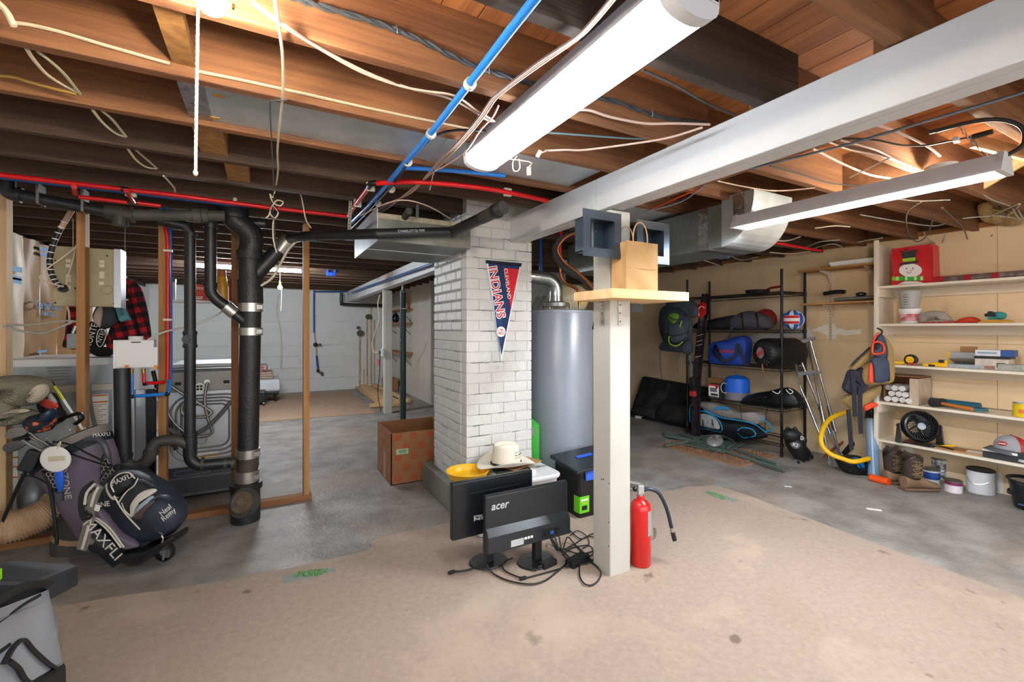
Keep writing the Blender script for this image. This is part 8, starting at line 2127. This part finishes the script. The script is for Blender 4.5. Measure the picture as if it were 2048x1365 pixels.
# fourth shelf
z=SZ[3]+.001
t=thing('caulk_carton','torn open carton full of white caulk cartridges','carton',(5.1,px(1820,790,5.1).y,z))
y0_,y1_=2.01,1.76;x0_,x1_=5.0,5.27
CW_=M('carton_print','#cbb8a4',.7,col2='#b29a86',vs=18,contrast=.4)
for lo,hi,m_ in(((x0_,y1_,z),(x1_,y1_+.004,z+.23),CW_),((x0_,y0_-.004,z),(x1_,y0_,z+.24),CARD),((x1_-.004,y1_,z),(x1_,y0_,z+.24),CARD),((x0_,y1_,z),(x1_,y0_,z+.003),CARD),((x0_+.02,y1_,z+.24),(x1_,y0_,z+.244),CARD),((x0_-.001,y1_-.002,z),(x0_+.003,y1_+.06,z+.23),CW_)):G().box(lo,hi).build('carton_wall',m_,t)
nn=0
for r_,(zz,n_) in enumerate(((.03,4),(.081,3),(.132,3))):
    for k in range(n_):
        y=y0_-.032-.052*k-(.026 if r_%2 else 0);
        ct=thing('caulk_cartridge','white caulk cartridge in the torn carton, %s row, %s from the left'%(('bottom','middle','top')[r_],('first','second','third','fourth')[k]),'caulk',(5.1,y,z+zz),group='caulk cartridges in the carton')
        G().cyl((4.99+.01*((k+r_)%3),y,z+zz),(5.24,y,z+zz),.0242,n=18).build('tube',M('caulk_white','#dcdcdb',.45),ct,smooth=True)
        m_=frame(Vector((4.9895+.01*((k+r_)%3),y,z+zz)),(0,1,0),UP)
        G().lathe([(.0,.001),(.02,.001)],16,m_,close=False).build('end_disc',M('caulk_end','#a7a6a2',.4,.3),ct)
t=thing('caulking_gun','teal caulking gun lying on the fourth shelf','caulking gun',(5.1,px(1915,805,5.1).y,z))
TL=M('gun_teal','#1b5b6e',.4);a,b=px(1862,798,5.14),px(1960,805,5.1)
G().cyl((5.14,a.y,z+.034),(5.1,b.y,z+.034),.032,n=20).build('barrel',TL,t,smooth=True)
G().cyl((5.125,a.y+(b.y-a.y)*.62,z+.0345),(5.12,a.y+(b.y-a.y)*.76,z+.0345),.0328,n=20).build('label',M('lab_w','#c9ccd0',.5),t,smooth=True)
g=G();g.strip([(5.1,b.y,z+.02),(5.04,b.y-.06,z+.02),(4.99,b.y+.03,z+.02)],.02,.012,UP,3);g.build('trigger',TL,t)
G().cyl((5.1,b.y,z+.03),(5.1,b.y-.25,z+.03),.005,n=8).build('rod',STEELD,t)
t=thing('rubber_mallet','black rubber mallet with orange wooden handle','mallet',(5.03,px(1880,800,5.03).y,z))
hc_=Vector((5.02,px(1868,805,5.02).y,z+.036));dv=Vector((-.1,-.35,.0)).normalized();ax_m=Vector((.9,-.25,0)).normalized()
G().cyl(hc_-ax_m*.02,hc_+ax_m*.1,.034,n=20).build('head',M('rubber_blk','#202124',.6),t,smooth=True)
h0=hc_+ax_m*.04;h1=Vector((4.985,px(1945,820,4.985).y,z+.022))
g=G();g.tube([h0,h0.lerp(h1,.5),h1],.013,12,4,radii=[.011,.013,.016]);g.build('handle',M('handle_or','#c9762c',.5),t,smooth=True)
t=thing('yellow_can','small yellow can at the right of the fourth shelf','can',(5.05,px(2044,825,5.05).y,z))
yc=px(2044,825,5.05).y;T=Matrix.Translation((5.06,yc,z))
G().lathe([(.05,0),(.052,.004),(.052,.1)],24,T).build('can',M('can_yellow','#e3c313',.4),t,smooth=True);G().lathe([(.054,.1),(.054,.108),(.046,.108),(.046,.104),(0,.104)],24,T,close=False).build('metal_rim',STEEL,t,smooth=True)
g=G();vs=[(5.06+.0527*math.cos(R(170+10*k)),yc+.0527*math.sin(R(170+10*k)),zz) for zz in(z+.03,z+.06) for k in range(6)];g.add(vs,[(k,k+1,6+k+1,6+k) for k in range(5)]);g.build('orange_label',M('can_or','#d9772a',.5),t)
# fifth shelf
z=SZ[4]+.001
t=thing('desk_fan','round black air circulator fan on the fifth shelf','fan',(5.08,px(1835,875,5.08).y,z))
fc_=px(1838,846,5.06);fc_.z=z+.155;fn_=(Vector((-.75,-.72,.25))).normalized()
m_=Matrix.Translation(fc_)@fn_.to_track_quat('Z','Y').to_matrix().to_4x4()
hs=G().lathe([(.05,-.075),(.11,-.06),(.135,-.01),(.138,.02),(.125,.045),(.112,.05),(.118,.02),(.11,-.02)],36,m_,close=False).build('housing',M('fan_black','#14171b',.3),t,smooth=True)
for k in range(30):
    q=2*math.pi*k/30;g=G();g.tube([m_@Vector((math.cos(q)*.03,math.sin(q)*.03,.035)),m_@Vector((math.cos(q+.35)*.075,math.sin(q+.35)*.075,.05)),m_@Vector((math.cos(q+.6)*.115,math.sin(q+.6)*.115,.042))],.0022,4,2);g.build('grille_rib',M('fan_rib','#2b3036',.35),hs)
G().lathe([(0,.05),(.03,.046),(.032,.03)],20,m_,close=False).build('hub_cap',M('fan_grey','#8f959c',.3,.4),hs,smooth=True)
for k in range(4):
    q=R(90*k);g=G();g.strip([m_@Vector((math.cos(q)*.02,math.sin(q)*.02,.0)),m_@Vector((math.cos(q+.4)*.1,math.sin(q+.4)*.1,.012))],.05,.004,tuple(fn_+Vector((0,0,.5))),3);g.build('blade',BLACK,hs)
for s in(-1,1):
    side=fn_.cross(UP).normalized()*s;g=G();b_=fc_+side*.142
    g.hexa([tuple(Vector((b_.x,b_.y,z))+fn_*.06*k2+side*k3) for k2,k3 in((-1,0),(1,0),(1,.012),(-1,.012))]+[tuple(b_+UP*.02+fn_*.022*k2+side*k3) for k2,k3 in((-1,0),(1,0),(1,.012),(-1,.012))]);g.build('stand_arm',M('fan_black','#14171b',.3),t,bevel=.004)
    G().ball(b_+side*.012,.014,10).build('pivot_knob',BLACKG,t,smooth=True)
for v_ in(0,):G().box((4.99,fc_.y-.1,z),(5.16,fc_.y+.1,z+.012)).build('base',M('fan_black','#14171b',.3),t)
t=thing('flat_cutters','yellow and black pliers lying on the fifth shelf','pliers',(5.06,px(1880,888,5.06).y,z))
for s in(-1,1):
    g=G();y=px(1878,888,5.06).y;g.tube([(5.06,y,z+.012),(5.04+.01*s,y-.05,z+.014+.012*(s>0)),(5.03+.03*s,y-.11,z+.012+.03*(s>0))],.008,8,4);g.build('grip',YELLOW if s>0 else BLACK,t,smooth=True)
G().cbox((5.07,y+.02,z+.012),(.03,.05,.016)).build('jaw',STEELD,t)
for k,(u,w_,m_,lab) in enumerate(((1848,.14,M('bits_dark','#2a2b2d',.6),'dark tool roll beside the fan'),(1905,.2,CARD,'thin brown wood shims on the fifth shelf'),(1818,.06,M('strap_red','#a5332f',.6),'red strip at the foot of the fan'))):
    p=px(u,885,5.04);single(G().cbox((5.05,p.y,z+.006),(.09,w_,.012),rz=.2*k),'shelf_oddment',m_,lab,'oddment')
t=thing('brown_envelope','brown padded envelope with label on the fifth shelf','envelope',(5.07,px(1955,900,5.07).y,z))
y_=px(1950,900,5.05).y;G().cbox((5.09,y_,z+.006),(.19,.3,.01),rz=.12).build('envelope',M('env_brown','#b98a5a',.7),t);G().cbox((5.08,y_-.02,z+.0118),(.1,.15,.001),rz=.12).build('address_label',PAPER,t)
t,Lm=zbox('tool_carton',2035,912,5.08,(.17,.34,.075),R(0),z,M('carton_black','#2c3036',.45),'black printed carton at the right end of the fifth shelf','carton')
addp(t,Lm,G().box((-.0865,-.02,.052),(-.0852,.17,.07)),'white_label',PAPER);addp(t,Lm,G().box((-.0865,-.13,.01),(-.0852,-.02,.03)),'white_icons',M('icons','#c6c9cb',.6,col2='#2c3036',vs=50,contrast=.8))
t=thing('baseball_cap','grey and red cap resting on the black carton','cap',(5.08,px(2020,890,5.08).y,z+.076))
cy=px(2022,890,5.08).y;cz=z+.077;cc_=Vector((5.09,cy,cz))
def capf(l0,l1):
    return lambda i,j:tuple(cc_+Vector((math.cos(R(l0+(l1-l0)*i))*math.cos(j*math.pi/2)*.085,math.sin(R(l0+(l1-l0)*i))*math.cos(j*math.pi/2)*.1,.11*math.sin(j*math.pi/2)**.8)))
CG_,CR_=M('cap_lgrey','#9a9ca3',.8),M('cap_red','#c2262b',.75)
G().grid(capf(60,220),16,10).build('front_panels',CG_,t,smooth=True);G().grid(capf(220,420),18,10).build('back_panels',CR_,t,smooth=True)
G().ball(cc_+UP*.11,.008,8).build('button',CR_,t)
def brimf(i,j):
    q=R(80+120*i);r0=1+.75*j*math.sin(math.pi*i)**.6;return tuple(cc_+Vector((math.cos(q)*.085*r0,math.sin(q)*.1*r0,.006-.018*j*(1-.5*math.sin(math.pi*i))-.02*j*abs(2*i-1))))
o_=G().grid(brimf,16,5).build('brim',M('cap_dgrey','#5c6068',.8),t,smooth=True);o_.modifiers.new('s','SOLIDIFY').thickness=.003
p=cc_+Vector((-.078,.03,.05));g=G();g.ball(p,.03,14,(.3,1,.6));g.build('oval_badge',CR_,t,smooth=True)
bars(frame(p+Vector((-.011,0,0)),(0,-1,0),UP),.04,.01,1,PAPER,t)

# ---------------------------------------------------------------- boots, cans and caddy on the floor
def boot(u,v,ang,label):
    p=fl(u,v);t=thing('cowboy_boot',label,'boot',(p.x,p.y,0),ang,group='pair of cowboy boots');Lm=INV[t.name].inverted()
    BL,BT=M('boot_dark','#3a2a20',.6,col2='#2c2019',vs=8),M('boot_tan','#8c7058',.75,col2='#6f563f',vs=7,bump=.4,bs=20)
    g=G();  # shaft: elliptical loft with dipped top
    def fn(i,j):
        q=2*math.pi*i;rx=.066+.014*j;ry=.05+.012*j;top=.27+.035*abs(math.sin(q))**2-.03*abs(math.cos(q))**4
        return(math.cos(q)*rx-.01,math.sin(q)*ry,.10+(top-.10)*j)
    g.grid(fn,28,10,wrap=True);o_=addp(t,Lm,g,'shaft',BL,smooth=True);md=o_.modifiers.new('s','SOLIDIFY');md.thickness=.005
    g=G()
    prof=[(-.085,.03,.04,.075),(-.08,.045,.05,.10),(-.03,.05,.05,.13),(.04,.047,.046,.115),(.10,.05,.046,.075),(.15,.05,.038,.055),(.19,.036,.03,.045),(.205,.012,.022,.035)]
    vs=[];n=16
    for x,w_,zc,h_ in prof:
        for k in range(n):q=2*math.pi*k/n;vs.append((x,math.cos(q)*w_,max(.018,.018+h_*.5+math.sin(q)*h_*.5)))
    fs=[(a_*n+k,a_*n+(k+1)%n,(a_+1)*n+(k+1)%n,(a_+1)*n+k) for a_ in range(len(prof)-1) for k in range(n)]+[tuple(range(n-1,-1,-1)),tuple((len(prof)-1)*n+k for k in range(n))]
    g.add(vs,fs);addp(t,Lm,g,'foot',BT,smooth=True)
    g=G();g.prism([(-.095,-.035),(-.09,-.045),(0,-.05),(.1,-.056),(.17,-.05),(.21,-.02),(.21,.02),(.17,.05),(.1,.056),(0,.05),(-.09,.045),(-.095,.035)],.018,Matrix.Translation((0,0,.008)));addp(t,Lm,g,'sole',M('sole_brown','#6e5442',.8),bevel=.003)
    g=G();g.box((-.095,-.04,0),(-.03,.04,.02));addp(t,Lm,g,'heel',M('sole_brown','#6e5442',.8),bevel=.003)
    ST=M('boot_stitch','#b09468',.7)
    for s in(-1,1):
        for k in range(3):
            g=G();pts=[]
            for m in range(11):
                z=.12+.014*m;q=R(90*s+18*math.sin(m*2.4)+(k-1)*16);jj=(z-.1)/.19
                pts.append((math.cos(q)*(.07+.014*jj)-.01,math.sin(q)*(.054+.012*jj),z))
            g.tube(pts,.0016,4,2);addp(t,Lm,g,'stitching',ST)
    for s in(-1,1):
        g=G();g.strip([(-.01,s*.062,.285),(-.01,s*.07,.315),(-.01,s*.066,.29)],.025,.004,(1,0,0),3);addp(t,Lm,g,'pull_strap',BL)
    return t
boot(1789,968,R(-34),'left brown stitched cowboy boot, partly behind its mate')
boot(1826,981,R(-30),'right brown stitched cowboy boot with square toe forward')
def can(u,v,r,h,body,label,rim=STEELD,handle=False,cat='paint can',lidm=None,band=None):
    p=fl(u,v);t=thing('paint_can',label,cat,(p.x,p.y,0));T=Matrix.Translation((p.x,p.y,.0))
    G().lathe([(r,.0),(r+.002,.004),(r,.01),(r,h-.012)],28,T).build('can',body,t,smooth=True)
    G().lathe([(r+.003,h-.014),(r+.004,h-.004),(r-.004,h),(r-.012,h-.006),(0,h-.006)],28,T,close=False).build('rim_lid',lidm or rim,t,smooth=True)
    if band:G().lathe([(r+.0012,h*band[0]),(r+.0012,h*band[1])],28,T,close=False).build('label_band',band[2],t,smooth=True)
    if handle:
        g=G();g.tube([p+Vector((-.2*r,r*1.0,h*.72)),p+Vector((-r*1.02,r*.5,h*.5)),p+Vector((-r*1.04,-.2*r,h*.42)),p+Vector((-r*.75,-r*.75,h*.55))],.002,5,5);g.build('wire_handle',STEEL,t)
    return t,p
CANW=M('can_white','#d9dce2',.45,col2='#c8ccd4',vs=5)
can(1961,985,.085,.195,CANW,'large white paint can with black lid in the middle',handle=True,lidm=M('lid_blk','#1d2024',.4))
can(1907,984,.055,.10,M('can_w2','#dcd5da',.45),'small white paint can with purple band',band=(.62,.94,M('band_purple','#7d2a58',.5)))
t_,p_=can(1863,968,.056,.135,CANW,'mid size paint can with blue and orange label behind the boots',band=(.35,.8,M('lab_blue','#1f4a97',.5,col2='#d8622e',vs=10,contrast=.8)))
t_,p_=can(1884,957,.085,.19,M('can_drip','#ccd0d3',.45,col2='#4b4e52',vs=22,contrast=.75),'drippy white paint can at the back carrying another can',handle=True)
t2,p2=can(1880,957,.065,.10,M('can_pale','#c9c4b8',.5),'small pale can stacked on the drippy paint can');t2.location=(p_.x,p_.y,.191)
t2,p2=can(1812,945,.085,.19,M('can_dark_lbl','#7d7a72',.5),'grey paint can behind the boots carrying another can')
t3,p3=can(1812,945,.065,.10,M('can_pale2','#cfc9bb',.5),'pale can with barcode stacked behind the boots');t3.location=(p2.x,p2.y,.191)
t=thing('squeeze_bottle','white squeeze bottle with yellow cap between the cans','bottle',fl(2000,985));p=fl(2000,985);T=Matrix.Translation((p.x,p.y,0))
G().lathe([(.036,0),(.038,.01),(.036,.13),(.024,.19)],20,T).build('body',WPLAS,t,smooth=True);G().lathe([(.024,.19),(.022,.21),(.01,.245),(.004,.255)],16,T).build('cap',M('cap_yellow','#dfc21f',.4),t,smooth=True)
t=thing('stain_can','dark red stain can behind the black caddy','can',fl(2045,968));p=fl(2040,968);p.z=0
G().cbox((p.x,p.y,.095),(.11,.16,.19)).build('can',M('stain_red','#6d1d20',.4),t,bevel=.006);G().cbox((p.x-.056,p.y+.055,.095),(.002,.04,.17)).build('pale_label',M('lab_pale','#c99a94',.6),t)
t=thing('tray_bucket','black paint bucket caddy with handle at the right edge','bucket',fl(2052,1028));p=fl(2068,1020);p.z=0
T=Matrix.Translation((p.x,p.y,0))@Matrix.Rotation(R(-35),4,'Z')
CAD=M('caddy_black','#12161b',.35)
g=G();g.grid(lambda i,j:tuple(T@Vector((math.cos(2*math.pi*i)*(.095+.03*j)*(1+.12*abs(math.cos(4*math.pi*i))),math.sin(2*math.pi*i)*(.11+.035*j),.012+.20*j))),32,8,wrap=True);o_=g.build('tub',CAD,t,smooth=True);o_.modifiers.new('s','SOLIDIFY').thickness=.006
G().lathe([(.0,.006),(.09,.006),(.095,.014)],24,T,close=False).build('bottom',CAD,t)
for z_ in(.105,.118):
    g=G();g.tube([T@Vector((math.cos(R(q))*.125,math.sin(R(q))*.142,z_+.012*math.sin(R(q*2)))) for q in range(90,300,15)],.006,8,3);g.build('bail_handle',M('bail_blk','#1c2126',.4),t,smooth=True)
g=G();g.tube([T@Vector((math.cos(R(q))*.135,math.sin(R(q))*.15,.212)) for q in range(0,360,15)],.006,8,1,closed=True);g.build('rim',CAD,t,smooth=True)
bars(frame(T@Vector((-.112,-.045,.045)),(T.to_3x3()@Vector((.35,-1,0))),UP),.06,.02,1,M('emboss_blue','#3f5f86',.5),t)
g=G();g.tube([T@Vector((-.05,-.02,.2)),T@Vector((-.02,-.06,.22)),T@Vector((.03,-.12,.215))],.011,8,3);g.build('brush_handle',YELLOW,t,smooth=True)
G().cyl(T@Vector((-.05,.03,.198)),T@Vector((-.05,.03,.206)),.07,n=20).build('inner_lid',M('lid_tan','#9d8f7b',.5,.3),t)
# specks on the concrete
for k,(u,v,w_,lab) in enumerate(((1748,1020,.03,'long white paint chip on the bare concrete'),(1576,974,.018,'small white chip near the skate'))):
    p=fl(u,v);single(G().cbox((p.x,p.y,.002),(w_*3,w_,.003),rz=-.9),'paint_chip',PAPER,lab,'chip')
